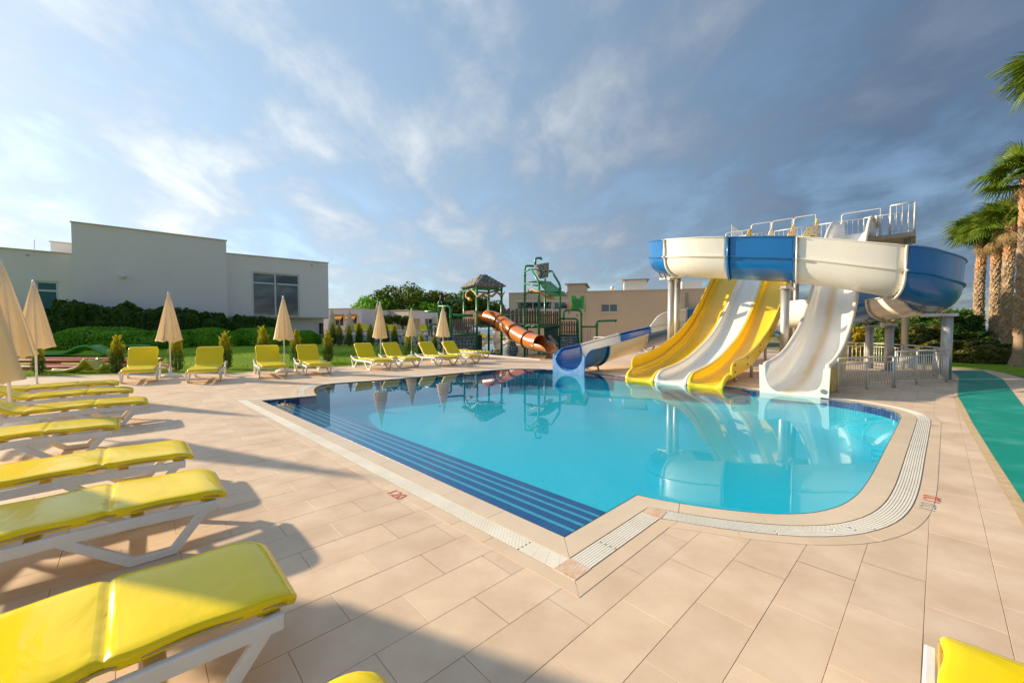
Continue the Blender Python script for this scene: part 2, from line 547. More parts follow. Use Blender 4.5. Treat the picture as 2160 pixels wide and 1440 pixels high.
def offset_poly(poly, d):
    """push a closed outline outwards, mitred at corners"""
    n = len(poly)
    area = sum(poly[i].x * poly[(i + 1) % n].y - poly[(i + 1) % n].x * poly[i].y for i in range(n))
    sg = 1 if area > 0 else -1
    out = []
    for i in range(n):
        e0 = (poly[i] - poly[i - 1]).normalized(); e1 = (poly[(i + 1) % n] - poly[i]).normalized()
        n0 = Vector((e0.y, -e0.x)) * sg; n1 = Vector((e1.y, -e1.x)) * sg
        m = (n0 + n1)
        if m.length < 1e-6: m = n0.copy()
        m.normalize()
        c = max(.35, m.dot(n0))
        out.append(poly[i] + m * (d / c))
    # inward-pointing deck corners: neighbours collapse onto the mitre point
    for i in range(n):
        e0 = (poly[i] - poly[i - 1]).normalized(); e1 = (poly[(i + 1) % n] - poly[i]).normalized()
        turn = (e0.x * e1.y - e0.y * e1.x) * sg
        if turn < -.5 and d > 0:
            lim = d * math.tan(math.asin(min(1, -turn)) / 2) if e0.dot(e1) > 0 else d * math.tan((math.pi - math.asin(min(1, -turn))) / 2)
            for st in (1, -1):
                acc, j = 0.0, i
                while True:
                    k = (j + st) % n
                    acc += (poly[k] - poly[j]).length
                    if acc > lim: break
                    out[k] = out[i].copy(); j = k
    return out
def clean(poly):
    """drop loops made by offsetting tight inward corners"""
    return poly
OFF_COPE, OFF_GRATE, OFF_BORD = .19, .355, .465
pool_c = offset_poly(pool, OFF_COPE); pool_g0 = offset_poly(pool, OFF_COPE + .004); pool_g1 = offset_poly(pool, OFF_GRATE)
pool_b0 = offset_poly(pool, OFF_GRATE + .004); pool_b1 = offset_poly(pool, OFF_BORD)
pool_mid = offset_poly(pool, .40)

play = [Vector(p) for p in [tuple(G(1014, 747).to_2d()), tuple(G(1056, 751).to_2d()), tuple(G(1102, 754.8).to_2d()), tuple(G(1145, 758.3).to_2d()), tuple(G(1185, 758.8).to_2d()),
        (4.4, 20.8), (6.0, 24.5), (6.6, 33), (2.5, 37), (-.7, 40), (-1.0, 52.0), (-5.6, 53), (-6.0, 40), (-4.5, 32), (-3.2, 27)]]

deck_edge = [G(u, v).to_2d() for u, v in ((-400, 805), (-100, 801), (60, 796), (233, 790.5), (473, 788), (560, 783), (700, 775), (734.5, 772.6), (840, 764.5), (898, 760), (960, 753.5), (1000, 749))]
deck_edge = [Vector(p) for p in catmull([tuple(p) for p in deck_edge], 8)]
deck_poly = [Vector((-40, -6)), Vector((30, -6)), Vector((24, 2)), Vector((17.5, 9.5)), G(2160, 797).to_2d(), G(2095, 780.5).to_2d(), Vector((17.2, 16.2)), Vector((18.5, 27)), Vector((22, 60)), Vector((-7.5, 60)), Vector((-7.0, 34)), Vector((-4.6, 28))] + list(reversed(deck_edge))

mb = MB().sheet([deck_poly, pool_mid, play], -.006)
deck = mb.build('deck', M_DECK, fix=False)
tag(deck, kind='structure')

# big ground sheet out to the shore, sea beyond
mb = MB().sheet([[Vector((-400, -60)), Vector((400, -60)), Vector((400, 74)), Vector((-400, 150))], offset_poly(pool, .3), offset_poly(play, -.0) if False else play], -.06)
ground = mb.build('ground', M_EARTH, fix=False); tag(ground, kind='structure')
mb = MB().add([(-6000, 60, -1.4), (6000, 60, -1.4), (6000, 8000, -1.4), (-6000, 8000, -1.4)], [(0, 1, 2, 3)])
sea = mb.build('sea', M_SEA); tag(sea, kind='structure')

# ---- paving tiles
TW, TL, GAP = .29, .58, .0024
def tile_mesh():
    hx, hy, c = TL / 2 - GAP / 2, TW / 2 - GAP / 2, .0009
    V = [(-hx, -hy, -.006), (hx, -hy, -.006), (hx, hy, -.006), (-hx, hy, -.006), (-hx, -hy, -c), (hx, -hy, -c), (hx, hy, -c), (-hx, hy, -c),
         (-hx + c, -hy + c, 0), (hx - c, -hy + c, 0), (hx - c, hy - c, 0), (-hx + c, hy - c, 0)]
    F = [(8, 9, 10, 11)]
    for i in range(4):
        j = (i + 1) % 4
        F += [(i, j, 4 + j, 4 + i), (4 + i, 4 + j, 8 + j, 8 + i)]
    return V, F
TV, TF = tile_mesh()
tile_me = MB().add(TV, TF).mesh('tile', M_TILE)
org = G(1702.2, 1147.2).to_2d()                     # a joint seen in the photograph
rest = MB()
cands = []
teal_px = [(2004.5, 781), (2023, 794.5), (2020, 835.6), (2029, 849), (2051, 891), (2093, 958), (2160, 1061), (2158, 856), (2115.6, 800), (2074, 782)]
teal = [G(u, v).to_2d() for u, v in teal_px]
_i = teal_px.index((2160, 1061)); _d = (teal[_i] - teal[_i - 1]).normalized()
teal[_i + 1:_i + 1] = [teal[_i] + _d * 11, teal[_i] + _d * 11 + Vector((1.75, -1.35)), teal[_i] + _d * 2 + Vector((1.85, -1.25))]
a2, b2 = AX.to_2d(), BX.to_2d()
pm_box = (min(p.x for p in pool_mid), max(p.x for p in pool_mid), min(p.y for p in pool_mid), max(p.y for p in pool_mid))
for ib in range(-80, 80):
    for ia in range(-50, 50):
        off = .5 if ib % 2 else 0.0
        c = org + b2 * (TW * (ib + .5)) + a2 * (TL * (ia + off))
        if c.y < -3.6 or c.y > 16.2 or abs(c.x) > max(13.0, c.y * 1.45 + 1.6):
            continue
        cor = [c + a2 * (sx * TL / 2) + b2 * (sy * TW / 2) for sx in (-1, 1) for sy in (-1, 1)]
        near = pm_box[0] - 1 < c.x < pm_box[1] + 1 and pm_box[2] - 1 < c.y < pm_box[3] + 1
        k = [(near and inside(p, pool_mid)) or not inside(p, deck_poly) for p in cor]
        if all(k):
            continue
        if all(inside(p, teal) for p in cor):
            continue
        cands.append((c, any(k), c.length))
cands.sort(key=lambda t: t[2])
rotm = Matrix.Rotation(GRID, 2)
n_ind = 0
for c, cut, dist in cands:
    u_px = 1080 + FPX * c.x / max(c.y, .01)
    in_view = c.y > 1.5 and -150 < u_px < 2310
    if not cut:
        if in_view and n_ind < 300:
            o = bpy.data.objects.new('tile', tile_me); link(o, deck)
            o.location = (c.x, c.y, rnd.uniform(-.0006, .0006)); o.rotation_euler = (0, 0, GRID)
            n_ind += 1
        else:
            V = []
            for p in TV:
                q = rotm @ Vector((p[0], p[1]))
                V.append((c.x + q.x, c.y + q.y, p[2]))
            rest.add(V, TF)
    else:
        # cut tile: fine cells kept where they lie outside the pool (the edge is under the border strip)
        nx, ny = 24, 12
        V, F, idx = [], [], {}
        def vid(i, j):
            if (i, j) not in idx:
                lx = -TL / 2 + GAP / 2 + (TL - GAP) * i / nx; ly = -TW / 2 + GAP / 2 + (TW - GAP) * j / ny
                q = rotm @ Vector((lx, ly)); idx[(i, j)] = len(V)
                V.append((c.x + q.x, c.y + q.y, 0))
            return idx[(i, j)]
        for i in range(nx):
            for j in range(ny):
                lx = -TL / 2 + TL * (i + .5) / nx; ly = -TW / 2 + TW * (j + .5) / ny
                p = c + rotm @ Vector((lx, ly))
                if inside(p, pool_mid) or not inside(p, deck_poly):
                    continue
                F.append((vid(i, j), vid(i + 1, j), vid(i + 1, j + 1), vid(i, j + 1)))
        if not F:
            continue
        if in_view and n_ind < 300:
            MB().add(V, F).build('tile', M_TILE, deck); n_ind += 1
        else:
            rest.add(V, F)
o = rest.build('far_paving', M_TILE, deck); o['kind'] = 'stuff'

# kerb between paving and lawn
kerb_pts = deck_edge
acc = 0
for i in range(0, len(kerb_pts) - 2, 2):
    a, b = kerb_pts[i], kerb_pts[i + 2]
    t = (b - a).normalized(); n = Vector((-t.y, t.x))
    a_, b_ = a + t * .008, b - t * .008
    MB().prism([a_ - n * .05, b_ - n * .05, b_ + n * .09, a_ + n * .09], -.1, .012).build('kerb_stone', M_KERB, deck)

# ---- pool shell
DEPTH = -.62
lit_edge = pool
mb = MB()
n = NP_
mb.add([(p.x, p.y, -.16) for p in pool] + [(p.x, p.y, DEPTH) for p in pool], [(i, (i + 1) % n, n + (i + 1) % n, n + i) for i in range(n)])
mb.sheet([pool], DEPTH)
basin = mb.build('swimming_pool', M_POOLWALL, fix=False)
basin.data.materials.append(M_POOL)
for p in basin.data.polygons:
    if len(p.vertices) == 3: p.material_index = 1
tag(basin, kind='structure')
mb = MB()
mb.add([(p.x, p.y, .006) for p in pool] + [(p.x, p.y, -.162) for p in pool], [(i, (i + 1) % n, n + (i + 1) % n, n + i) for i in range(n)])
mb.build('waterline_band', M_NAVY, basin, fix=False)
# entry steps along the straight left side
q0, q1 = G(551, 845).to_2d(), G(1190, 1133).to_2d()
e = (q1 - q0).normalized(); inn = Vector((-e.y, e.x))
if inn.dot(Vector((0, 9)) - q0) < 0: inn = -inn
def sub_clip(w0, w1, z, name, m_, thick=.02):
    """strip parallel to the entry side between offsets w0..w1, trimmed to the pool outline"""
    mb = MB()
    Lh = (q1 - q0).length
    N_ = 150
    cells = 4
    for k in range(cells):
        wa, wb = w0 + (w1 - w0) * k / cells, w0 + (w1 - w0) * (k + 1) / cells
        s0 = s1 = None
        for i in range(-20, N_ + 60):
            s = Lh * i / N_
            p = q0 + e * s + inn * ((wa + wb) / 2)
            if inside(p, pool):
                if s0 is None: s0 = s
                s1 = s
            elif s0 is not None:
                break
        if s0 is None: continue
        s0 -= .06; s1 += .06
        P = [q0 + e * s0 + inn * wa, q0 + e * s1 + inn * wa, q0 + e * s1 + inn * wb, q0 + e * s0 + inn * wb]
        mb.prism(P, z - thick, z)
    return mb.build(name, m_, basin)
ST = .225
for k in range(4):
    z = -.05 - .06 * k
    st_o = sub_clip(.004 + ST * k, ST * (k + 1) - .038, z, 'step', M_STEPD, thick=.06)
    sub_clip(ST * (k + 1) - .036, ST * (k + 1), z + .001, 'step_nosing', M_STEPL, thick=.06)
sub_clip(ST * 4 + .002, ST * 4 + .22, -.29, 'step', M_STEPD, thick=.2)

mb = MB().sheet([pool], -.012)
pw = mb.build('pool_water', M_WATER, fix=False); tag(pw, kind='structure')

# coping, grate and border round the pool
def band(o0, o1, z0, z1, step, name, m_, gap=.004, parent=basin, skip=None, crown=0.0):
    i = 0
    N_ = len(o0)
    brk = set(corner_ids)
    start = corner_ids[0]
    k = 0
    ids = list(range(N_)) + [0]
    seg = [ids[0]]
    acc = 0.0
    for t in range(1, len(ids)):
        seg.append(ids[t])
        acc += (pool[ids[t] % N_] - pool[ids[t - 1]]).length
        if acc >= step or ids[t] in brk or t == len(ids) - 1:
            if not (skip and skip(seg)):
                A = [o0[j] for j in seg]; B = [o1[j] for j in seg]
                A = [a.copy() for a in A]; B = [b.copy() for b in B]
                for arr in (A, B):
                    d0 = (arr[1] - arr[0]); d1 = (arr[-2] - arr[-1])
                    if d0.length > gap: arr[0] += d0.normalized() * gap * .5
                    if d1.length > gap: arr[-1] += d1.normalized() * gap * .5
                m = len(A)
                V = [(p.x, p.y, z0) for p in A] + [(p.x, p.y, z0 + crown) for p in B] + [(p.x, p.y, z1) for p in A] + [(p.x, p.y, z1 + crown) for p in B]
                F = []
                for j in range(m - 1):
                    F += [(2*m+j, 2*m+j+1, 3*m+j+1, 3*m+j), (j, j+1, 2*m+j+1, 2*m+j), (m+j+1, m+j, 3*m+j, 3*m+j+1)]
                F += [(0, 2*m, 3*m, m), (m-1, 2*m-1, 4*m-1, 3*m-1)]
                MB().add(V, F).build(name, m_, parent)
            seg = [ids[t]]; acc = 0.0
band(pool, pool_c, -.03, .003, .60, 'coping_tile', M_COPING, crown=.002)
band(pool_b0, pool_b1, -.01, .0022, .30, 'border_tile', M_BORDER)
# channel under the grate
mb = MB()
mb.add([(p.x, p.y, -.004) for p in pool_c] + [(p.x, p.y, -.004) for p in pool_b0], [(i, (i + 1) % n, n + (i + 1) % n, n + i) for i in range(n)])
o = mb.build('drain_channel', M_CHAN, basin)
# white grate ribs: short moulded knuckles on long ribs, far too many to count
mb = MB()
ribs = 8
skip_r = .30
corner_pts = [pool_g0[corner_ids[3]], pool_g0[corner_ids[2]], pool_g0[corner_ids[0]], pool_g0[corner_ids[1]]]
tot = 0
for k in range(ribs):
    f0 = OFF_COPE + .008 + (OFF_GRATE - OFF_COPE - .012) * (k + .10) / ribs
    f1 = OFF_COPE + .008 + (OFF_GRATE - OFF_COPE - .012) * (k + .86) / ribs
    A = offset_poly(pool, f0); B = offset_poly(pool, f1)
    for i in range(n):
        j = (i + 1) % n
        # bare stone at the notch corners instead of grate
        if i in (corner_ids[3], corner_ids[3] - 1, corner_ids[3] - 2) or i in (corner_ids[2] - 1, corner_ids[2]):
            if k >= 0 and (pool[i] - pool[corner_ids[3]]).length < .0 : continue
        dist = pool[i].length
        parts_ = 4 if dist < 7 else 1
        for q in range(parts_):
            gp_ = .90 if (A[j] - A[i]).length < .15 else .985
            t0, t1 = q / parts_, (q + (gp_ if parts_ > 1 else 1.0)) / parts_
            if parts_ > 1 and k % 2 and gp_ < .95: t0, t1 = t0 + .1, t1 + .1
            a0, a1 = A[i].lerp(A[j], t0), A[i].lerp(A[j], t1); b0, b1 = B[i].lerp(B[j], t0), B[i].lerp(B[j], t1)
            z = .0035
            mb.add([(a0.x, a0.y, -.003), (a1.x, a1.y, -.003), (b1.x, b1.y, -.003), (b0.x, b0.y, -.003), (a0.x, a0.y, z), (a1.x, a1.y, z), (b1.x, b1.y, z), (b0.x, b0.y, z)],
                   [(4, 5, 6, 7), (0, 1, 5, 4), (1, 2, 6, 5), (2, 3, 7, 6), (3, 0, 4, 7)])
o = mb.build('overflow_grate', M_GRATE, basin, fix=False); o['kind'] = 'stuff'
# stone blocks closing the grate at the two notch corners
def corner_block(ci, name='corner_stone'):
    p = pool_g0[ci]; q = pool_g1[ci]
    d = (q - p)
    c = (p + q) / 2
    ang = math.atan2(d.y, d.x) + R(45)
    s = d.length * .7071 + .012
    mb = MB().cbox((c.x, c.y, -.0055), (s, s, .022), .003, rz=ang)
    return mb.build(name, M_STONE, basin)
corner_block(corner_ids[3]); corner_block(corner_ids[2])

# painted depth marks
def text_mesh(txt, size, m_, parent, loc, ux, uy, name, squash=1.0):
    cu = bpy.data.curves.new('t', 'FONT'); cu.body = txt; cu.size = size; cu.align_x = 'CENTER'; cu.align_y = 'CENTER'
    to = bpy.data.objects.new('t', cu); COL.objects.link(to)
    bpy.context.view_layer.update()
    me = bpy.data.meshes.new_from_object(to.evaluated_get(bpy.context.evaluated_depsgraph_get()))
    bpy.data.objects.remove(to); 
    ux, uy = Vector(ux).normalized(), Vector(uy).normalized()
    nz = ux.cross(uy)
    M = Matrix((ux * squash, uy, nz)).transposed().to_4x4(); M.translation = Vector(loc) - (parent_origin(parent) if parent else Vector())
    me.transform(M); me.name = name
    me.materials.append(m_)
    o = bpy.data.objects.new(name, me)
    return link(o, parent)
p = G(835, 1043); p.z = .0046
text_mesh('120', .15, M_RED, basin, p, (e.x, e.y, 0), (-e.y, e.x, 0) if Vector((-e.y, e.x)).dot(inn) > 0 else (e.y, -e.x, 0), 'depth_mark')
p = G(1966, 1053); p.z = .0046
dr = (G(1831, 1013) - G(1866.7, 946.7)).normalized()
text_mesh('120', .15, M_RED, basin, p, dr * -1, (dr.y, -dr.x, 0), 'depth_mark', squash=.9)
p = G(1957, 1069); p.z = .0046
text_mesh('120', .13, M_BLUEGREY, basin, p, dr * -1, (dr.y, -dr.x, 0), 'depth_mark', squash=1.1)
p = G(1971, 898); p.z = .0046
text_mesh('120', .12, mat('worn_red_paint', (.70, .34, .26), (.72, .50, .38), rough=.6, scale=30), basin, p, dr * -1, (dr.y, -dr.x, 0), 'depth_mark', squash=.9)

# teal path on the right
mb = MB().sheet([teal], .006)
tp = mb.build('teal_path', M_TEAL, fix=False); tag(tp, kind='structure')
mb = MB()
lt = teal[:8]
A = [p for p in lt]; B = []
for i, p in enumerate(lt):
    t = (lt[min(i + 1, len(lt) - 1)] - lt[max(i - 1, 0)]).normalized()
    B.append(p + Vector((t.y, -t.x)) * (.085 if i > 2 else .02))
mb.add([(p.x, p.y, .003) for p in A] + [(p.x, p.y, .003) for p in B], [(i, i + 1, len(A) + i + 1, len(A) + i) for i in range(len(A) - 1)])
mb.build('sandy_edge', M_SANDEDGE, tp)

# ---- play pool basin
n = len(play)
M_PLAYF = mosaic_mat('play_pool_floor', (.03, .22, .24), (.04, .25, .27), (.06, .25, .26), .08)  # darker teal: shade over this basin is put into the floor colour
mb = MB()
mb.add([(p.x, p.y, .0) for p in play] + [(p.x, p.y, -.4) for p in play], [(i, (i + 1) % n, n + (i + 1) % n, n + i) for i in range(n)])
mb.sheet([play], -.4)
pb = mb.build('play_pool', M_PLAYF, fix=False); tag(pb, kind='structure')
mb = MB().sheet([play], -.02)
o = mb.build('play_pool_water', M_PLAYW, fix=False); tag(o, kind='structure')
M_WHITEC = mat('pale_pool_edge', (.70, .64, .56), (.64, .57, .48), rough=.5, scale=4)
for i in range(n):
    a, b = play[i], play[(i + 1) % n]
    t = (b - a).normalized(); nn = Vector((-t.y, t.x))
    MB().prism([a - nn * .02, b - nn * .02, b + nn * .22, a + nn * .22] if nn.dot(Vector((0, 33)) - a) < 0 else [a + nn * .02, b + nn * .02, b - nn * .22, a - nn * .22], -.05, .03 + .002 * (i % 2)).build('pool_edge', M_WHITEC, pb)
# ================================================================= water slides
M_FWHITE = mat('white_fibreglass', (.86, .82, .73), (.82, .77, .67), rough=.28, scale=.9, coat=.35, coat_rough=.12, bump=.02, bscale=3,
               dirt=((.66, .54, .38), 1.1, .52, .78, .45), stretch=(1, 1, .35))
M_FBLUE = mat('blue_fibreglass', (.002, .13, .40), (.003, .16, .46), rough=.28, scale=.8, coat=.4, coat_rough=.12, bump=.02, bscale=3,
              dirt=((.05, .20, .45), 1.2, .62, .9, .35))
M_FYEL = mat('yellow_fibreglass', (.90, .585, .006), (.92, .63, .010), rough=.26, scale=.8, coat=.45, coat_rough=.1, bump=.02, bscale=3,
             dirt=((.80, .62, .22), 1.0, .62, .88, .35))
M_LWHITE = mat('white_lane_gelcoat', (.86, .84, .79), (.83, .80, .72), rough=.24, scale=.8, coat=.45, coat_rough=.1, bump=.02, bscale=3)
# the single white slide has a worn ochre streak along its run
M_WSLIDE = bpy.data.materials.new('worn_white_gelcoat'); M_WSLIDE.use_nodes = True
def _ws():
    N, L = M_WSLIDE.node_tree.nodes, M_WSLIDE.node_tree.links
    b = N['Principled BSDF']; b.inputs['Roughness'].default_value = .28; b.inputs['Coat Weight'].default_value = .35
    at = N.new('ShaderNodeAttribute'); at.attribute_name = 'lane'
    sp = N.new('ShaderNodeSeparateXYZ'); L.new(at.outputs['Vector'], sp.inputs[0])
    tc = N.new('ShaderNodeTexCoord')
    nz = N.new('ShaderNodeTexNoise'); nz.inputs['Scale'].default_value = 1.6; nz.inputs['Detail'].default_value = 7
    mp = N.new('ShaderNodeMapping'); mp.inputs['Scale'].default_value = (1, .35, 1)
    L.new(at.outputs['Vector'], mp.inputs[0]); L.new(mp.outputs[0], nz.inputs['Vector'])
    # distance from the streak's wandering centre line
    ad = N.new('ShaderNodeMath'); ad.operation = 'MULTIPLY_ADD'; L.new(nz.outputs[0], ad.inputs[0]); ad.inputs[1].default_value = .22; L.new(sp.outputs[0], ad.inputs[2])
    sb = N.new('ShaderNodeMath'); sb.operation = 'ADD'; L.new(ad.outputs[0], sb.inputs[0]); sb.inputs[1].default_value = -.02
    ab = N.new('ShaderNodeMath'); ab.operation = 'ABSOLUTE'; L.new(sb.outputs[0], ab.inputs[0])
    mr = N.new('ShaderNodeMapRange'); mr.interpolation_type = 'SMOOTHSTEP'
    for i, x in enumerate((.0, .20, 1.0, 0)): mr.inputs[i + 1].default_value = x
    L.new(ab.outputs[0], mr.inputs[0])
    n2 = N.new('ShaderNodeMapRange'); n2.inputs[1].default_value = .25; n2.inputs[2].default_value = .52; L.new(nz.outputs[0], n2.inputs[0])
    mu = N.new('ShaderNodeMath'); mu.operation = 'MULTIPLY'; L.new(mr.outputs[0], mu.inputs[0]); L.new(n2.outputs[0], mu.inputs[1])
    mx = N.new('ShaderNodeMix'); mx.data_type = 'RGBA'
    mx.inputs[6].default_value = (.86, .83, .77, 1); mx.inputs[7].default_value = (.76, .54, .27, 1)
    L.new(mu.outputs[0], mx.inputs[0])
    n3 = N.new('ShaderNodeTexNoise'); n3.inputs['Scale'].default_value = .7; n3.inputs['Detail'].default_value = 6; L.new(tc.outputs['Object'], n3.inputs['Vector'])
    m3 = N.new('ShaderNodeMapRange'); m3.inputs[1].default_value = .45; m3.inputs[2].default_value = .75; m3.inputs[4].default_value = .5; L.new(n3.outputs[0], m3.inputs[0])
    m4 = N.new('ShaderNodeMix'); m4.data_type = 'RGBA'; L.new(mx.outputs[2], m4.inputs[6]); m4.inputs[7].default_value = (.74, .66, .54, 1); L.new(m3.outputs[0], m4.inputs[0])
    L.new(m4.outputs[2], b.inputs['Base Color'])
_ws()
M_STEEL = mat('galvanised_steel', (.46, .45, .42), (.56, .54, .50), rough=.42, scale=2.5, metal=.55, bump=.03, bscale=40, dirt=((.30, .22, .15), 1.6, .6, .85, .4))
M_RAIL = mat('pale_grey_rail', (.62, .61, .57), (.70, .68, .63), rough=.38, scale=6, metal=.25)
M_BOLT = mat('dark_bolt', (.06, .05, .04), rough=.5, metal=.6)
M_RUST = mat('rusty_bracket', (.36, .20, .10), (.50, .42, .33), rough=.8, scale=12)

# ---- winding open flume, alternately blue and white ------------------------------------------
# centre line of the trough's bottom, from the splash-down end up to the tower (x, y, z, extra outer wall)
fl_ctrl = [(1.95, 13.8, .06, 0), (2.65, 14.5, .10, 0), (3.8, 15.65, .33, 0), (5.4, 17.25, .62, 0), (7.0, 18.85, .86, 0), (7.9, 19.75, 1.00, .5), (9.4, 20.95, 1.18, .62), (11.3, 21.35, 1.36, .62), (12.9, 20.5, 1.50, .62), (13.75, 18.7, 1.63, .62),
           (13.85, 16.6, 1.75, .62), (13.6, 14.8, 1.84, .55), (13.45, 13.42, 1.93, .60), (12.95, 12.42, 2.08, .66), (11.95, 11.98, 2.25, .66), (11.1, 12.05, 2.48, .66), (9.45, 13.2, 2.98, .64), (8.0, 14.25, 3.24, .62), (6.85, 15.15, 3.43, .62), (6.4, 16.2, 3.64, .62),
           (6.7, 17.9, 4.02, .62), (8.0, 19.75, 4.5, .62), (9.6, 21.3, 4.95, .62), (11.2, 22.1, 5.35, .5), (12.3, 22.9, 5.5, .3)]
FL = catmull(fl_ctrl, 14)
arc = [0.0]
for i in range(1, len(FL)):
    arc.append(arc[-1] + float(np.linalg.norm(FL[i][:2] - FL[i - 1][:2])))
def fl_at(s):
    return [float(np.interp(s, arc, [p[k] for p in FL])) for k in range(4)]
def fl_frame(s):
    p = fl_at(s); q0 = fl_at(max(0, s - .15)); q1 = fl_at(min(arc[-1], s + .15))
    h = Vector((q0[0] - q1[0], q0[1] - q1[1], 0)).normalized()      # downhill heading
    outer = Vector((h.y, -h.x, 0))                                  # right of the heading is the outside of the bend
    return Vector(p[:3]), h, outer, p[3]
RF = .60
def fl_section(s, grow=0.0):
    """open profile across the trough, from inner rim to outer rim"""
    c, h, o, up = fl_frame(s)
    fin = 1.0
    pts = []
    r = RF + grow
    pts.append((-r - .05, .70 + grow * .2)); pts.append((-r - .01, .72 + grow * .2)); pts.append((-r, .68))
    for k in range(15):
        a = math.pi + math.pi * k / 14
        x = math.cos(a) * r; z = RF + math.sin(a) * r
        pts.append((x, z))
    # moulded joint flange on the outside, then the upright splash wall
    pts += [(r + .005, .66), (r + .075 + grow * .3, .70), (r + .075 + grow * .3, .735), (r + .01, .745)]
    hh = .745 + max(up, .004)
    pts += [(r + .02, .745 + (hh - .745) * .5), (r + .045, hh - .02), (r + .085 + grow * .3, hh)]
    return [c + o * x + Vector((0, 0, z)) for x, z in pts]
flume = thing('body_flume', 'long winding open flume in alternating blue and white sections above the slides', 'water slide', (8, 15, 0))
bounds = [0, 1.55, 4.45, 7.3, 10.6, 13.8, 17.2, 20.2, 22.15, 24.42, 26.76, 28.70, 30.6, 33.2, 36.6, arc[-1]]
bounds = [b for b in bounds if b < arc[-1] - .8] + [arc[-1]]
for k in range(len(bounds) - 1):
    s0, s1 = bounds[k] + .004, bounds[k + 1] - .004
    n = max(6, int((s1 - s0) / .13))
    rings = []
    for i in range(n + 1):
        s = s0 + (s1 - s0) * i / n
        sec = fl_section(s)
        if k == 0 and s < .62:                       # splash-down end: the rims swoop down to the water
            c0 = fl_frame(s)[0]
            f = math.sqrt(max(0.0, 1 - (1 - s / .62) ** 2)) * .86 + .14
            sec = [Vector((p.x, p.y, c0.z + (p.z - c0.z) * (f if p.z - c0.z > .08 else 1))) for p in sec]
        rings.append(sec)
    mb = MB().loft(rings, closed=False, smooth=True)
    o = mb.build('flume_section', M_FBLUE if k % 2 == 0 else M_FWHITE, flume)
    mod_solid(o, .028, 1.0)
    o.data.set_sharp_from_angle(angle=R(38)) if hasattr(o.data, 'set_sharp_from_angle') else None
    # bolted joint flange at the upper end of each section
    if k < len(bounds) - 2:
        fm = M_FWHITE if True else M_FBLUE
        for sgn in (-1,):
            ringA = fl_section(s1 + .004); 
            c, h, o_, up = fl_frame(s1)
            inner = fl_section(s1); outer_ = fl_section(s1, .065)
            V, F = [], []
            m = len(inner)
            for dh in (-.028, .028):
                V += [p + h * dh for p in inner] + [p + h * dh for p in outer_]
            for j in range(m - 1):
                F += [(j, j + 1, m + j + 1, m + j), (2*m+j, 3*m+j, 3*m+j+1, 2*m+j+1), (m+j, m+j+1, 3*m+j+1, 3*m+j), (j, 2*m+j, 2*m+j+1, j+1)]
            F += [(0, m, 3*m, 2*m), (m-1, 3*m-1, 4*m-1, 2*m-1)]
            fo = MB().add(V, F, True).build('joint_flange', M_FWHITE if k in (8, 9, 7, 6, 11) or k % 2 else M_FBLUE, o)
            bm_ = MB()
            for j in range(3, m - 1, 2):
                pc = (inner[j] * .45 + outer_[j] * .55)
                for dh in (-1, 1):
                    bm_.tube([pc + h * (.026 * dh), pc + h * (.040 * dh)], .012, 6)
            bo = bm_.build('bolt_row', M_BOLT, o); bo['kind'] = 'stuff'
# flat lip plate that stands in the water at the lower end
c, h, o_, up = fl_frame(0.0)
sec = []
m = 25
inn_, out_ = [], []
for j in range(m):
    t = j / (m - 1)
    a = math.pi + math.pi * t
    x = math.cos(a) * RF; z = RF + math.sin(a) * RF
    k_ = max(-1, min(1, x / RF))
    inn_.append((x, z + .06 if z > .01 else z + .06))
    # outline of the plate: round shoulders, straight sides down into the water
    if t < .12: out_.append((-RF - .07, .60 - .0 * t))
    elif t > .88: out_.append((RF + .07, .60))
    else:
        out_.append((-RF - .07 + (2 * RF + .14) * (t - .12) / .76, -.12))
V = []
for dh in (0, .05):
    V += [c + o_ * x + Vector((0, 0, z - .06)) + h * dh for x, z in inn_] + [c + o_ * x + Vector((0, 0, z - .06)) + h * dh for x, z in out_]
F = []
for j in range(m - 1):
    F += [(j, j+1, m+j+1, m+j), (2*m+j, 3*m+j, 3*m+j+1, 2*m+j+1), (m+j, m+j+1, 3*m+j+1, 3*m+j), (j, 2*m+j, 2*m+j+1, j+1)]
M_LBLUE = mat('pale_blue_gelcoat', (.10, .26, .55), (.22, .38, .62), rough=.35, scale=5, coat=.3)
MB().add(V, F).build('end_lip', M_LBLUE, flume)

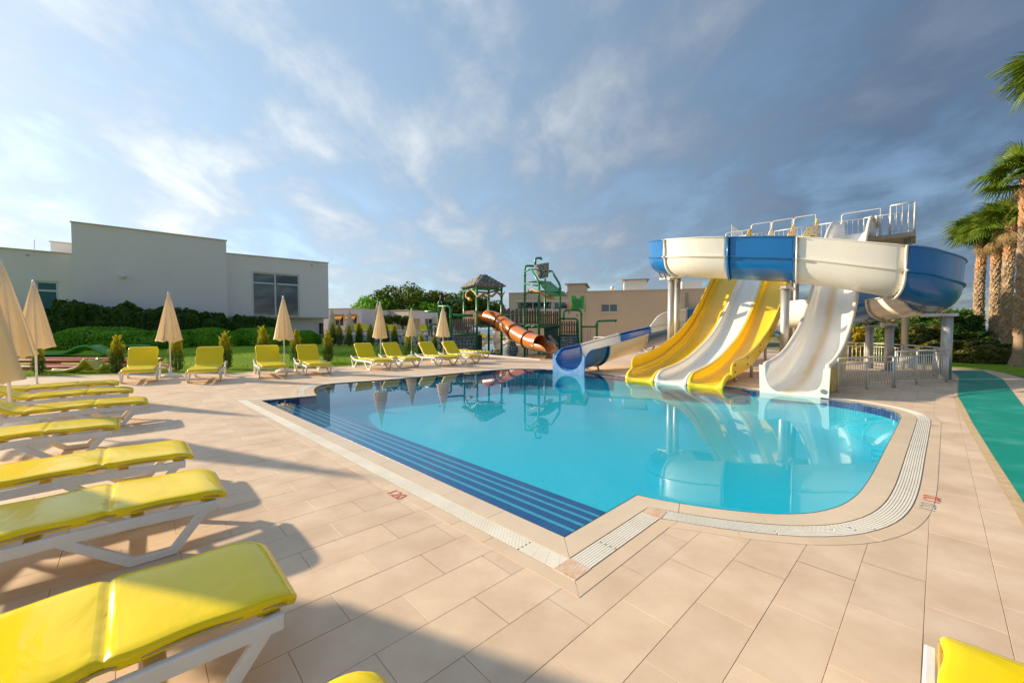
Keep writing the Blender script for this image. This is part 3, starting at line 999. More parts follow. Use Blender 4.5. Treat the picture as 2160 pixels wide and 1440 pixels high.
# ---- straight slides ------------------------------------------------------------------------
SA = Vector((.7071, .7071, 0)); SB = Vector((.7071, -.7071, 0))
floor_tab = [(-.1, .0), (0, .01), (.8, .06), (1.6, .15), (2.4, .31), (3.4, .62), (4.2, .92), (5.0, 1.34), (6.1, 2.12), (7.2, 3.05), (8.5, 4.13), (9.6, 4.88), (10.6, 5.32), (11.6, 5.53), (12.6, 5.58), (13.6, 5.6)]
def zf(s): return smooth_tab(floor_tab, s)
S_TOP = 13.2
def lane(o2, width, m_, parent, wall, s_end=S_TOP, name='slide_lane', r=.16, lip=.55, attr=False, flare=.0):
    """one U-shaped lane, lateral 0..width from o2 along SB"""
    rings = []
    ss = [0, .04, .1, .18, .28, .4, .55] + [0.55 + .2 * i for i in range(1, int((s_end - .55) / .2) + 1)] + [s_end]
    lat = []
    for s in ss:
        w = wall(s)
        ring = []
        hw = width / 2
        f = 1.0
        if s < lip:
            f = math.sqrt(max(0.0, 1 - (1 - s / lip) ** 2))
        wz = max(.02, w * f)
        rr = min(r, hw * .8)
        prof = [(-hw - .035, wz - .03), (-hw - .03, wz), (-hw + .005, wz)]
        for k in range(7):
            a = math.pi + (math.pi / 2) * k / 6
            prof.append((-hw + rr + math.cos(a) * (rr - .01), min(rr + math.sin(a) * rr, wz)))
        prof += [(-hw * .35, 0), (hw * .35, 0)]
        prof += [(-x, z) for x, z in reversed(prof[:10])]
        base = Vector((o2.x, o2.y, 0)) + SB * hw + SA * s
        ring = [base + SB * x + Vector((0, 0, zf(s) + z)) for x, z in prof]
        lat += [(x, s, 0) for x, z in prof]
        rings.append(ring)
    # run the floor down under the water
    first = [Vector((p.x, p.y, min(p.z, 0) - .14)) for p in rings[0]]
    rings = [first] + rings
    lat = [(0, -.2, 0)] * len(rings[0]) + lat
    mb = MB().loft(rings, closed=False, smooth=True)
    o = mb.build(name, m_, parent)
    if attr:
        at = o.data.attributes.new('lane', 'FLOAT_VECTOR', 'POINT')
        at.data.foreach_set('vector', np.array(lat, dtype=np.float32).ravel())
    mod_solid(o, .03, 1.0)
    return o
def side_panel(o2, m_, parent, hgt, s0=.42, s1=S_TOP, th=.05, base=.20, bolts=False, name='side_panel'):
    """upright panel along the slide's edge"""
    ss = [s0, s0 + .05, s0 + .12, s0 + .22, s0 + .35] + [s0 + .35 + .25 * i for i in range(1, int((s1 - s0 - .35) / .25) + 1)] + [s1]
    A, B = [], []
    for s in ss:
        f = math.sqrt(max(0, 1 - (1 - min(1, (s - s0) / .35)) ** 2))
        h = hgt(s)
        zt = zf(s) + base + (h - base) * (.45 + .55 * f)
        A.append((Vector((o2.x, o2.y, 0)) + SA * s, zf(s) + base, zt))
    rings = []
    for p, z0, z1 in A:
        rings.append([p + Vector((0, 0, z0)), p + Vector((0, 0, z1 - .02)), p + SB * (th * .3) + Vector((0, 0, z1)), p + SB * (th * .7) + Vector((0, 0, z1)), p + SB * th + Vector((0, 0, z1 - .02)), p + SB * th + Vector((0, 0, z0))])
    o = MB().loft(rings, True, True, smooth=False).build(name, m_, parent)
    if bolts:
        b = MB()
        for i, (p, z0, z1) in enumerate(A):
            if i % 5 == 3:
                for q in (.3, .75):
                    c = p + SB * (th + .004) + Vector((0, 0, z0 + (z1 - z0) * q))
                    b.tube([c, c + SB * .015], .022, 6)
        bo = b.build('bolt_row', M_BOLT, o); bo['kind'] = 'stuff'
    return o
L0 = Vector((3.43, 12.14)); LW = .92
multi = thing('triple_slide', 'steep three-lane slide, yellow, white and yellow, running into the pool', 'water slide', (L0.x, L0.y, 0))
sb2 = SB.to_2d()
for k in range(3):
    lane(L0 + sb2 * (LW * k + .05), LW - .10, M_LWHITE if k == 1 else M_FYEL, multi, lambda s: .27, r=.2)
hump = lambda s: .62 + .55 * math.exp(-((s - 12.7) / .45) ** 2)
side_panel(L0 - sb2 * .06, M_FYEL, multi, hump)
side_panel(L0 + sb2 * (3 * LW + .01), M_FYEL, multi, hump, bolts=True)
for k in (1, 2):                                     # low dividers end in small fins at the top
    side_panel(L0 + sb2 * (LW * k - .03), M_FYEL if k == 2 else M_LWHITE, multi, lambda s: .50 + .50 * math.exp(-((s - 12.7) / .4) ** 2), s0=11.6, th=.06, base=.1, name='divider_fin')
    o = side_panel(L0 + sb2 * (LW * k - .028), M_FYEL if k == 2 else M_LWHITE, multi, lambda s: .30, s0=.5, s1=11.5, th=.056, base=.18, name='divider')
# underside stiffeners of the outer flank
for s in (1.6, 3.2, 4.8):
    c = Vector((L0.x, L0.y, 0)) + SB * (3 * LW - .2) + SA * s
    MB().tube([c, c + Vector((0, 0, zf(s) - .03))], .045, 10).build('prop', M_STEEL, multi)

WL = Vector((6.02, 9.60)); WW = 1.16
single = thing('white_slide', 'single white slide with a worn ochre streak down its middle', 'water slide', (WL.x, WL.y, 0))
wall_w = lambda s: .66 + .42 * math.exp(-((s - 13.9) / .5) ** 2)
WTOP = 14.6
floor_tab.append((15.5, 5.6))
lane(WL, WW, M_WSLIDE, single, wall_w, s_end=WTOP, r=.36, lip=.30, attr=True)
# thick rolled rims
for sgn, lat_ in ((-1, -.03), (1, WW + .03)):
    path = []
    for i in range(90):
        s = .05 + (WTOP - .05) * (i / 89) ** 1.25
        f = math.sqrt(max(0, 1 - (1 - min(1, s / .30)) ** 2))
        path.append(Vector((WL.x, WL.y, 0)) + SB * lat_ + SA * s + Vector((0, 0, zf(s) + wall_w(s) * f - .03)))
    MB().tube(path, .055, 10).build('rolled_rim', M_WSLIDE, single)
# front plate with the U cut-out
inn_, out_ = [], []
m = 27
for j in range(m):
    t = j / (m - 1)
    a = math.pi + math.pi * t
    ca, sa = math.cos(a), math.sin(a)
    sx = abs(ca) ** .6 * (1 if ca > 0 else -1); sz = abs(sa) ** .75
    inn_.append((WW / 2 + sx * (WW / 2 - .03), .62 - sz * .60))
    if t < .10: out_.append((-.10, .66 - t * .2))
    elif t > .90: out_.append((WW + .10, .66 - (1 - t) * .2))
    else: out_.append((-.10 + (WW + .20) * (t - .10) / .80, -.14))
V = []
base = Vector((WL.x, WL.y, 0))
for dh in (-.03, .05):
    V += [base + SB * x + Vector((0, 0, z)) + SA * dh for x, z in inn_] + [base + SB * x + Vector((0, 0, z)) + SA * dh for x, z in out_]
F = []
for j in range(m - 1):
    F += [(j, j+1, m+j+1, m+j), (2*m+j, 3*m+j, 3*m+j+1, 2*m+j+1), (m+j, m+j+1, 3*m+j+1, 3*m+j), (j, 2*m+j, 2*m+j+1, j+1)]
F += [(0, m, 3*m, 2*m), (m-1, 3*m-1, 4*m-1, 2*m-1)]
o = MB().add(V, F).build('front_lip', M_LWHITE, single)
mod_bevel(o, .02, 2)
c = base + SB * (WW - .02) + SA * -.035 + Vector((0, 0, .14))
MB().tube([c, c - SA * .012], .05, 14).build('name_badge', mat('worn_metal_badge', (.42, .38, .32), rough=.4, metal=.7), single)
# yellow side web under the right flank
ss = [.9 + .3 * i for i in range(10)]
V = []
for s in ss:
    p = base + SB * (WW + .015) + SA * s
    V += [p + Vector((0, 0, .02 + max(0, (s - 2.2)) * .35)), p + Vector((0, 0, zf(s) + .5))]
F = [(2 * i, 2 * i + 2, 2 * i + 3, 2 * i + 1) for i in range(len(ss) - 1)]
o = MB().add(V, F).build('side_web', M_FYEL, single); mod_solid(o, .03)

# ---- tower with platform, rails and stairs -----------------------------------------------------
PZ = 5.6
TA = Vector((12.05, 21.55, 0)) + SA * .45          # front edge, left end
tower = thing('slide_tower', 'raised steel start platform with pale railings behind the slides', 'slide tower', (15.5, 20.5, 0))
M_PLATE = mat('platform_plate', (.36, .33, .29), (.44, .40, .35), rough=.7, scale=3, bump=.2, bscale=20)
c = TA + SB * 3.05 + SA * .9
MB().box((c.x, c.y, PZ - .09), (2.2, 7.2, .18), rz=R(45)).build('platform', M_PLATE, tower)
def post(x, y, z, r=.12, par=None, cap=True, z0=0.0):
    mb = MB().tube([(x, y, z0), (x, y, z)], r, 18)
    if z0 == 0.0:
        mb.cbox((x, y, .012), (r * 3.4, r * 3.4, .024), .005, rz=R(45))
    if cap:
        mb.tube([(x, y, z - .03), (x, y, z)], r * 1.3, 18)
    return mb.build('post', M_STEEL, par or tower)
for la in (-.3, 2.2, 4.4, 6.4):
    for aa in (.2, 1.7):
        p = TA + SB * la + SA * aa
        post(p.x, p.y, PZ - .18)
def rail_run(pts, z0, hgt, par, bars=.12, r=.022, br=.009, posts=True, mid=True, mat_=M_RAIL, foot=.10):
    """railing panels: top rail, lower rail, posts, balusters (each its own piece)"""
    pts = [Vector((p[0], p[1], p[2] if len(p) > 2 else z0)) for p in pts]
    bme = None
    for i in range(len(pts) - 1):
        a, b = pts[i], pts[i + 1]
        L_ = (b - a).length
        MB().tube([a + Vector((0, 0, hgt)), b + Vector((0, 0, hgt))], r, 10).build('top_rail', mat_, par)
        MB().tube([a + Vector((0, 0, foot)), b + Vector((0, 0, foot))], r * .7, 8).build('lower_rail', mat_, par)
        if mid:
            MB().tube([a + Vector((0, 0, hgt - .13)), b + Vector((0, 0, hgt - .13))], r * .7, 8).build('upper_rail', mat_, par)
        n = int(L_ / bars)
        if n > 1:
            key = round(hgt, 3), br, mat_.name
            if key not in BARS:
                BARS[key] = MB().tube([(0, 0, foot), (0, 0, hgt - (.13 if mid else 0))], br, 6).mesh('baluster', mat_)
            for k in range(1, n):
                p = a.lerp(b, k / n)
                o = bpy.data.objects.new('baluster', BARS[key]); link(o, par); o.location = p - parent_origin(par)
    if posts:
        for p in pts:
            MB().tube([p, p + Vector((0, 0, hgt + .01))], r * 1.05, 10).build('rail_post', mat_, par)
BARS = {}
e0 = TA + SA * 1.05
rail_run([Vector(((e0 + SB * t).x, (e0 + SB * t).y, PZ)) for t in (-.5, 1.3, 3.1, 4.9, 6.6)], PZ, 1.12, tower, bars=.19, mid=False, foot=.12, r=.024, br=.010)
for o in [c for c in tower.children]: pass
def at_z(v, z): return Vector((v.x, v.y, z))
rail_run([at_z(TA + SA * 1.95 + SB * -.5, PZ), at_z(TA + SA * .05 + SB * -.5, PZ)], PZ, 1.6, tower, bars=.16, mid=False, foot=.12)
rail_run([at_z(TA + SA * .05 + SB * 5.85, PZ), at_z(TA + SA * .05 + SB * 6.6, PZ), at_z(TA + SA * 1.95 + SB * 6.6, PZ)], PZ, 1.28, tower, bars=.17, mid=False, foot=.16, r=.03)
# inverted-U grab bars over each lane entrance
def grab(p0, p1, z, hgt):
    P = [at_z(p0, z), at_z(p0, z + hgt - .12)]
    for k in range(1, 5):
        a = math.pi / 2 * k / 4
        d = (p1 - p0).normalized()
        P.append(at_z(p0, z + hgt - .12) + d * (.12 * (1 - math.cos(a))) + Vector((0, 0, .12 * math.sin(a))))
    P += [at_z(p1, z + hgt), at_z(p1, z)]
    MB().tube(P, .026, 10).build('grab_bar', M_RAIL, tower)
lane_t = Vector((L0.x, L0.y, 0)) + SA * 12.75
for k in range(3):
    grab(lane_t + SB * (LW * k + .02), lane_t + SB * (LW * (k + 1) - .04), PZ, 1.32)
grab(lane_t + SB * -1.3 + SA * .3, lane_t + SB * -.15 + SA * .3, PZ, 1.15)
wt = Vector((WL.x, WL.y, 0)) + SA * 14.4
grab(wt + SB * -.12, wt + SB * (WW + .12), PZ, 1.5)
# stairs going down behind the platform to the right
sx0 = TA + SA * 2.0 + SB * 5.3
steps_n = 26
for k in range(steps_n):
    p = sx0 + SA * (.27 * (k + .5)) + SB * .55
    MB().box((p.x, p.y, PZ - .215 * (k + 1) + .1), (.29, 1.1, .04), rz=R(45)).build('stair_tread', M_PLATE, tower)
for lt in (0, 1.1):
    a = sx0 + SB * lt; b = a + SA * (.27 * steps_n)
    MB().bar(at_z(a, PZ - .1), at_z(b, PZ - .215 * steps_n + .1), .05, .22).build('stringer', M_STEEL, tower)
    MB().tube([at_z(a, PZ + .95), at_z(b, .95)], .024, 8).build('top_rail', M_RAIL, tower)
    for k in range(0, steps_n + 1, 2):
        p = a + SA * (.27 * k)
        zz = PZ - .215 * k
        MB().tube([at_z(p, zz - .05), at_z(p, zz + .95)], .014, 6).build('rail_post', M_RAIL, tower)

# ---- columns that carry the flume ---------------------------------------------------------------
def column(s, lat=0.0, r=.125, fork=True, base=None):
    c, h, o_, up = fl_frame(s)
    p = c + o_ * lat if base is None else Vector((base[0], base[1], 0))
    t = thing('steel_column', '', 'column', (p.x, p.y, 0), group='steel columns carrying the flume')
    post(p.x, p.y, c.z - .22, r, t)
    a = at_z(p, c.z - .20); b = at_z(c, c.z - .20)
    d = (b - a)
    if d.length > .05: dirn = d.normalized()
    else: dirn = o_
    MB().bar(a - dirn * .22, b + dirn * .22, .16, .09).build('saddle_beam', M_STEEL, t)
    for q in (-.16, .16):
        MB().bar(at_z(c, c.z - .15) + o_ * q, c + o_ * q * 1.6 + Vector((0, 0, .05)), .05, .05).build('bracket', M_RUST, t)
    return t
cols = [(26.9, 0, (8.80, 13.02), 'stout steel column beside the white slide, under the flume'),
        (31.2, 0, (6.32, 16.05), 'steel column at the left flank of the triple slide, under the flume'),
        (31.9, 0, (6.80, 16.62), 'second steel column behind the left flank of the triple slide'),
        (22.9, .35, None, 'tall steel column inside the pale railing, under the blue bend'),
        (20.4, .0, None, 'paired steel column behind the railing, carrying the white bend'),
        (19.6, -.1, None, 'slimmer steel column behind the railing, carrying the lower blue trough'),
        (12.0, .0, None, 'short steel column under the lower trough behind the slides'),
        (5.9, .0, None, 'short steel column under the straight end of the flume')]
for s, lat_, base_, lb in cols:
    t = column(s, lat_, base=base_); t['label'] = lb
# small rusty foot under the splash-down section
c, h, o_, up = fl_frame(1.45)
ft = thing('steel_trestle', 'small rusty steel foot under the blue end of the flume', 'support', (c.x, c.y, 0))
for q in (-.2, .2):
    MB().bar(at_z(c + o_ * q * 1.3, .015), c + o_ * q + Vector((0, 0, .02)), .05, .05).build('strut', M_RUST, ft)
    MB().box(at_z(c + o_ * q * 1.3, .008), (.22, .14, .016)).build('base_plate', M_RUST, ft)

# ---- pale railing round the flume's columns ------------------------------------------------------
fr = thing('pool_railing', 'pale grey metal railing with upright bars enclosing the columns', 'railing', (10, 11, 0))
fp = [G(1766.7, 828), G(1828, 821), G(1883, 817.6)]
rail_run(fp, 0, .80, fr, bars=.105, mid=True, br=.008, r=.021)
fp2 = [G(1883, 817.6) + Vector((.05, -.01, 0)), G(1933, 811), G(1998, 805.6)]
rail_run(fp2, 0, .92, fr, bars=.105, mid=True, br=.008, r=.021)
fp3 = [G(1998, 805.6) + Vector((.03, .05, 0)), Vector((13.55, 12.9, 0)), Vector((14.6, 15.0, 0)), Vector((14.9, 17.0, 0)), Vector((13.9, 17.9, 0))]
rail_run(fp3, 0, .92, fr, bars=.13, mid=True, br=.011, r=.026)
# ================================================================= loungers and parasols
M_PLAST = mat('white_resin', (.78, .78, .77), (.72, .71, .68), rough=.38, scale=5, bump=.03, bscale=50, dirt=((.55, .48, .38), 4, .62, .85, .35))
def vinyl(name, c1, c2, wr):
    """glossy vinyl cover with soft wrinkles"""
    m = bpy.data.materials.new(name); m.use_nodes = True
    N, L = m.node_tree.nodes, m.node_tree.links
    b = N['Principled BSDF']; b.inputs['Roughness'].default_value = .17; b.inputs['Specular IOR Level'].default_value = .36
    tc = N.new('ShaderNodeTexCoord')
    nz = N.new('ShaderNodeTexNoise'); nz.inputs['Scale'].default_value = 2.2; nz.inputs['Detail'].default_value = 4; L.new(tc.outputs['Object'], nz.inputs['Vector'])
    mx = N.new('ShaderNodeMix'); mx.data_type = 'RGBA'; mx.inputs[6].default_value = c1 + (1,); mx.inputs[7].default_value = c2 + (1,)
    L.new(nz.outputs[0], mx.inputs[0]); L.new(mx.outputs[2], b.inputs['Base Color'])
    mp = N.new('ShaderNodeMapping'); mp.inputs['Scale'].default_value = (1.0, .45, 1); L.new(tc.outputs['Object'], mp.inputs[0])
    oi = N.new('ShaderNodeObjectInfo')
    ad = N.new('ShaderNodeVectorMath'); ad.operation = 'ADD'; L.new(mp.outputs[0], ad.inputs[0]); L.new(oi.outputs['Location'], ad.inputs[1])
    n1 = N.new('ShaderNodeTexNoise'); n1.inputs['Scale'].default_value = 5; n1.inputs['Detail'].default_value = 3; n1.inputs['Distortion'].default_value = .8; L.new(ad.outputs[0], n1.inputs['Vector'])
    n2 = N.new('ShaderNodeTexNoise'); n2.inputs['Scale'].default_value = 260; n2.inputs['Detail'].default_value = 1; L.new(tc.outputs['Object'], n2.inputs['Vector'])
    b1 = N.new('ShaderNodeBump'); b1.inputs['Strength'].default_value = wr; b1.inputs['Distance'].default_value = .05; L.new(n1.outputs[0], b1.inputs['Height'])
    b2_ = N.new('ShaderNodeBump'); b2_.inputs['Strength'].default_value = .03; b2_.inputs['Distance'].default_value = .002; L.new(n2.outputs[0], b2_.inputs['Height']); L.new(b1.outputs[0], b2_.inputs['Normal'])
    L.new(b2_.outputs[0], b.inputs['Normal'])
    return m
M_VINYL = vinyl('yellow_vinyl', (.92, .67, .0), (.95, .72, .0), .15)
M_PIPING = mat('tan_piping', (.55, .38, .10), (.45, .33, .16), rough=.6, scale=20)
LLEN, LWID = 1.92, .66
SEATZ = .30
HINGE = -.28                                    # x of the backrest hinge; +x is the foot end
def mattress_mesh(back_deg, seed, droop=.10, th=.052, wrinkle=1.0):
    """padded cover lofted along the lounger: foot overhang, seat, fold, backrest"""
    rg = random.Random(seed)
    top = []                                     # centre line (x, z, tangent)
    xs = np.sort(np.concatenate([np.linspace(LLEN / 2 + .06, HINGE, 38), .42 + np.array([-.03, -.014, .0, .014, .03]), [HINGE + .02]]))[::-1]
    pts = []
    for x in xs:
        z = SEATZ + .035 + .014 * math.exp(-((x - .35) / .45) ** 2)
        if x > LLEN / 2 - .08: z -= droop * ((x - (LLEN / 2 - .08)) / .13) ** 2 * .35
        pts.append((x, z))
    a = R(back_deg)
    for t in np.linspace(.03, .78, 22):
        k = min(1, t / .16); aa = a * (k * k * (3 - 2 * k))
        lx, lz = pts[-1]
        dt = .034
        pts.append((lx - math.cos(aa) * dt, lz + math.sin(aa) * dt))
    rings = []
    n = len(pts)
    seams = [.42, HINGE + .02]
    sx = [(rg.uniform(0, 6), rg.uniform(8, 17), rg.uniform(-.5, .5)) for _ in range(4)]
    for i, (x, z) in enumerate(pts):
        x0, z0 = pts[max(0, i - 1)]; x1, z1 = pts[min(n - 1, i + 1)]
        t = Vector((x1 - x0, 0, z1 - z0)).normalized(); up = Vector((-t.z, 0, t.x))
        if up.z < 0: up = -up
        e = 1.0 if 0 < i < n - 1 else .45
        hw = LWID / 2 - .012 + .008 * math.sin(i * .6 + seed) - (0 if 1 < i < n - 2 else .012)
        hh = th / 2 * (.45 + .55 * e)
        for sm in seams:
            hh *= 1 - .50 * math.exp(-((x - sm) / .016) ** 2) * (1 if i < 46 else 0)
        ring = []
        rc = min(.016, hh * .9)
        prof = []
        for cy, cz, a0 in ((hw - rc, -hh + rc, -90), (hw - rc, hh - rc, 0)):
            for q in range(4):
                g = R(a0 + 30 * q); prof.append((cy + math.cos(g) * rc, cz + math.sin(g) * rc))
        prof += [(hw * (1 - 2 * (q + 1) / 12) * .96, hh) for q in range(11)]
        prof += [(-y_, z_) for y_, z_ in reversed(prof[:8])]
        for yy, zz in prof:
            if zz > hh * .6:
                w = 0
                for ph, fr, sk in sx:
                    w += math.sin(ph + fr * (x + sk * yy) + 3 * yy)
                near = math.exp(-((x - .42) / .10) ** 2) + math.exp(-((x - HINGE) / .16) ** 2) + .12
                zz += wrinkle * .0028 * w * near + .006 * (1 - (yy / hw) ** 4) * e
                zz += .004 * math.sin(yy * 55 + seed) * math.exp(-(abs(x - .42) / .055) ** 1.5) * (abs(x - .42) > .012)
            ring.append(Vector((x, yy, z)) + up * zz)
        rings.append(ring)
    return MB().loft(rings, True, True, True)
def trapezoid_leg(mb, y, xa, xb, xc, xd, zt, w=.055, d=.035):
    """one side support: down-stroke, foot bar, up-stroke"""
    def strip(P):
        P = [Vector((p[0], y, p[1])) for p in P]
        rings = []
        for i, p in enumerate(P):
            a = P[max(0, i - 1)]; b = P[min(len(P) - 1, i + 1)]
            t = (b - a).normalized(); nrm = Vector((-t.z, 0, t.x))
            k = 1.0
            if 0 < i < len(P) - 1:
                t0 = (p - a).normalized(); k = 1 / max(.55, t.dot(t0))
            rings.append([p + nrm * w / 2 * k + Vector((0, d / 2, 0)), p + nrm * w / 2 * k - Vector((0, d / 2, 0)), p - nrm * w / 2 * k - Vector((0, d / 2, 0)), p - nrm * w / 2 * k + Vector((0, d / 2, 0))])
        mb.loft(rings, True, True, False)
    strip([(xa, zt), (xb, w / 2 + .001), (xc, w / 2 + .001), (xd, zt)])
def make_lounger(name, back_deg, seed):
    """white resin lounger in its own frame: +x foot, z = 0 ground"""
    root = bpy.data.objects.new(name, None); link(root)
    for sy in (-1, 1):
        y = sy * (LWID / 2 + .012)
        # gently arched side rail
        rings = []
        for i in range(26):
            x = LLEN / 2 - (LLEN + .06) * i / 25
            z = SEATZ - .038 + .014 * math.exp(-((x - .35) / .45) ** 2) + (.10 * max(0, (-.62 - x) / .34) ** 1.6)
            h = .065
            rings.append([Vector((x, y - .018, z - h / 2)), Vector((x, y + .018, z - h / 2)), Vector((x, y + .018, z + h / 2)), Vector((x, y - .018, z + h / 2))])
        o = MB().loft(rings, True, True, False).build('side_rail', M_PLAST, root, world=False); mod_bevel(o, .007, 2)
        mb = MB(); trapezoid_leg(mb, y, .90, .72, .52, .22, SEATZ - .04)
        o = mb.build('leg', M_PLAST, root, world=False); mod_bevel(o, .007, 2)
        mb = MB(); trapezoid_leg(mb, y, -.42, -.66, -.84, -.93, SEATZ - .03)
        o = mb.build('leg', M_PLAST, root, world=False); mod_bevel(o, .007, 2)
    # seat slats under the mattress and cross members
    for k, x in enumerate((.93, .55, .1, -.28, -.93)):
        o = MB().cbox((x, 0, SEATZ - .03 + (.08 if x < -.9 else 0)), (.07, LWID, .03), .006).build('cross_bar', M_PLAST, root, world=False)
    a = R(back_deg)
    c = Vector((HINGE - .09, 0, SEATZ - .045)); d = Vector((-math.cos(a), 0, math.sin(a)))
    mb = MB()
    for sy in (-1, 1):
        p = c + Vector((0, sy * .27, 0)); mb.bar(p, p + d * .76, .035, .03)
    for k in range(5):
        p = c + d * (.10 + .16 * k); mb.bar(p + Vector((0, -.27, 0)), p + Vector((0, .27, 0)), .09, .018)
    mb.build('backrest', M_PLAST, root, world=False)
    mm = mattress_mesh(back_deg, seed).build('mattress', M_VINYL, root, world=False)
    # piping along both lower edges
    for sy in (-1, 1):
        P = []
        for x in np.linspace(LLEN / 2 + .02, HINGE + .05, 24):
            z = SEATZ + .029 + .014 * math.exp(-((x - .35) / .45) ** 2)
            if x > LLEN / 2 - .08: z -= .035 * ((x - (LLEN / 2 - .08)) / .13) ** 2
            P.append((x, sy * (LWID / 2 - .011), z))
        MB().tube(P, .0065, 6).build('piping', M_PIPING, mm, world=False)
    # end flap folded back under the foot of the cover
    V = []
    for i in range(9):
        t = i / 8
        V.append([Vector((LLEN / 2 + .045 - .13 * t, y_, SEATZ + .004 - .006 * math.sin(math.pi * t) - .012 * t)) for y_ in (-LWID / 2 + .03, 0, LWID / 2 - .03)])
    o = MB().loft(V, False, False, True).build('end_flap', M_VINYL, mm, world=False); mod_solid(o, .012, 1)
    return root
L_UP = make_lounger('sun_lounger', 48, 3)
L_LOW = make_lounger('sun_lounger', 30, 5)
L_FLAT = make_lounger('sun_lounger', 4, 8)
protos = {'up': [L_UP, False], 'low': [L_LOW, False], 'flat': [L_FLAT, False]}
def place_lounger(kind, foot, heading, label, group, z=0.0):
    """foot = centre of the foot end on the ground, heading = direction the foot points"""
    pr = protos[kind]
    if not pr[1]:
        o = pr[0]; pr[1] = True
    else:
        o = copy_tree(pr[0])
    h = Vector((heading[0], heading[1])).normalized()
    o.location = (foot[0] - h.x * LLEN / 2, foot[1] - h.y * LLEN / 2, z)
    o.rotation_euler = (0, 0, math.atan2(h.y, h.x))
    tag(o, label, 'lounger', group)
    return o
a2v = (AX.x, AX.y)
def off_foot(p):                              # mattress overhang
    return p
near = [('low', (-1.21, 1.93), 'big yellow lounger nearest the pool corner, its foot end filling the foreground'),
        ('low', (-2.32, 3.06), 'yellow lounger second along the pool side from the foreground one, sharp drooping corner'),
        ('low', (-3.24, 3.92), 'yellow lounger third along the pool side from the foreground one'),
        ('flat', (-5.0, 5.02), 'yellow lounger lying flat, pulled back from its row beside a parasol foot'),
        ('low', (-6.1, 6.62), 'yellow lounger with raised back, next beyond the one lying flat'),
        ('low', (-7.45, 7.80), 'yellow lounger with raised back beside the middle left parasol pole'),
        ('flat', (-8.75, 8.85), 'flat yellow lounger at the far end of the left row, by the dark shrub')]
for k, p, lb in near:
    place_lounger(k, p, a2v, lb, 'loungers in the left row beside the pool')
place_lounger('low', (-.305, 1.10), a2v, 'yellow lounger of which only one raised corner shows at the bottom edge', 'loungers at the lower edge')
place_lounger('flat', (1.83, 1.25), a2v, 'yellow lounger on the open paving near the teal path, cut off by the frame', 'loungers at the lower edge')
far = [((258, 802), (333, 810), 'squat yellow lounger beside the lawn, closest to the toy tracks on the grass'),
       ((400, 806.7), (461.7, 803), 'yellow lounger on the right of the parasol standing by the toy tracks'),
       ((548, 796.7), (603, 791.7), 'yellow lounger on the left side of the second parasol by the lawn'),
       ((643, 790), (696.7, 788), 'yellow lounger on the right side of the second parasol by the lawn'),
       ((779, 781), (820.6, 777), 'yellow lounger left of the third parasol by the lawn'),
       ((842, 775.5), (881, 772.6), 'yellow lounger right of the third parasol by the lawn'),
       ((927, 771), (958, 769.7), 'yellow lounger left of the last parasol before the play pool'),
       ((977, 766.8), (1007, 765.4), 'yellow lounger at the paving corner next to the play pool')]
row_dir = [(.62, -.78), (.52, -.85), (.60, -.80), (.62, -.78), (.66, -.75), (.68, -.73), (.70, -.71), (.72, -.70)]
for ((u0, v0), (u1, v1), lb), hd in zip(far, row_dir):
    p = (G(u0, v0) + G(u1, v1)) / 2
    h = Vector(hd).normalized()
    place_lounger('up', (p.x + h.x * .22, p.y + h.y * .22), hd, lb, 'loungers along the lawn edge').scale = (1.10, 1.10, 1.10)
place_lounger('flat', (-1.35, 20.6), (.72, -.7), 'flat yellow lounger half hidden behind the last lounger by the play pool', 'loungers along the lawn edge')

# ---- closed parasols ---------------------------------------------------------------------------
def fabric(name):
    m = bpy.data.materials.new(name); m.use_nodes = True
    N, L = m.node_tree.nodes, m.node_tree.links
    b = N['Principled BSDF']; b.inputs['Roughness'].default_value = .85; b.inputs['Specular IOR Level'].default_value = .2
    tc = N.new('ShaderNodeTexCoord')
    nz = N.new('ShaderNodeTexNoise'); nz.inputs['Scale'].default_value = 3; nz.inputs['Detail'].default_value = 6; L.new(tc.outputs['Object'], nz.inputs['Vector'])
    mx = N.new('ShaderNodeMix'); mx.data_type = 'RGBA'; mx.inputs[6].default_value = (.93, .87, .74, 1); mx.inputs[7].default_value = (.90, .83, .69, 1)
    L.new(nz.outputs[0], mx.inputs[0]); L.new(mx.outputs[2], b.inputs['Base Color'])
    wv = N.new('ShaderNodeTexNoise'); wv.inputs['Scale'].default_value = 180; L.new(tc.outputs['Object'], wv.inputs['Vector'])
    bp = N.new('ShaderNodeBump'); bp.inputs['Strength'].default_value = .08; bp.inputs['Distance'].default_value = .004; L.new(wv.outputs[0], bp.inputs['Height']); L.new(bp.outputs[0], b.inputs['Normal'])
    tr = N.new('ShaderNodeBsdfTranslucent'); tr.inputs[0].default_value = (1.0, .80, .46, 1)
    ms = N.new('ShaderNodeMixShader'); ms.inputs[0].default_value = .42
    L.new(b.outputs[0], ms.inputs[1]); L.new(tr.outputs[0], ms.inputs[2]); L.new(ms.outputs[0], N['Material Output'].inputs[0])
    return m
M_FABRIC = fabric('cream_parasol_cloth')
M_CAP = mat('pale_plastic_cap', (.72, .72, .70), rough=.4)
M_POLE = mat('white_painted_pole', (.78, .78, .75), (.72, .71, .67), rough=.35, scale=5, metal=.1)
M_BASE = mat('white_plastic_foot', (.78, .77, .73), (.70, .68, .62), rough=.4, scale=4, dirt=((.5, .42, .32), 3, .6, .85, .4))
PH = 2.62
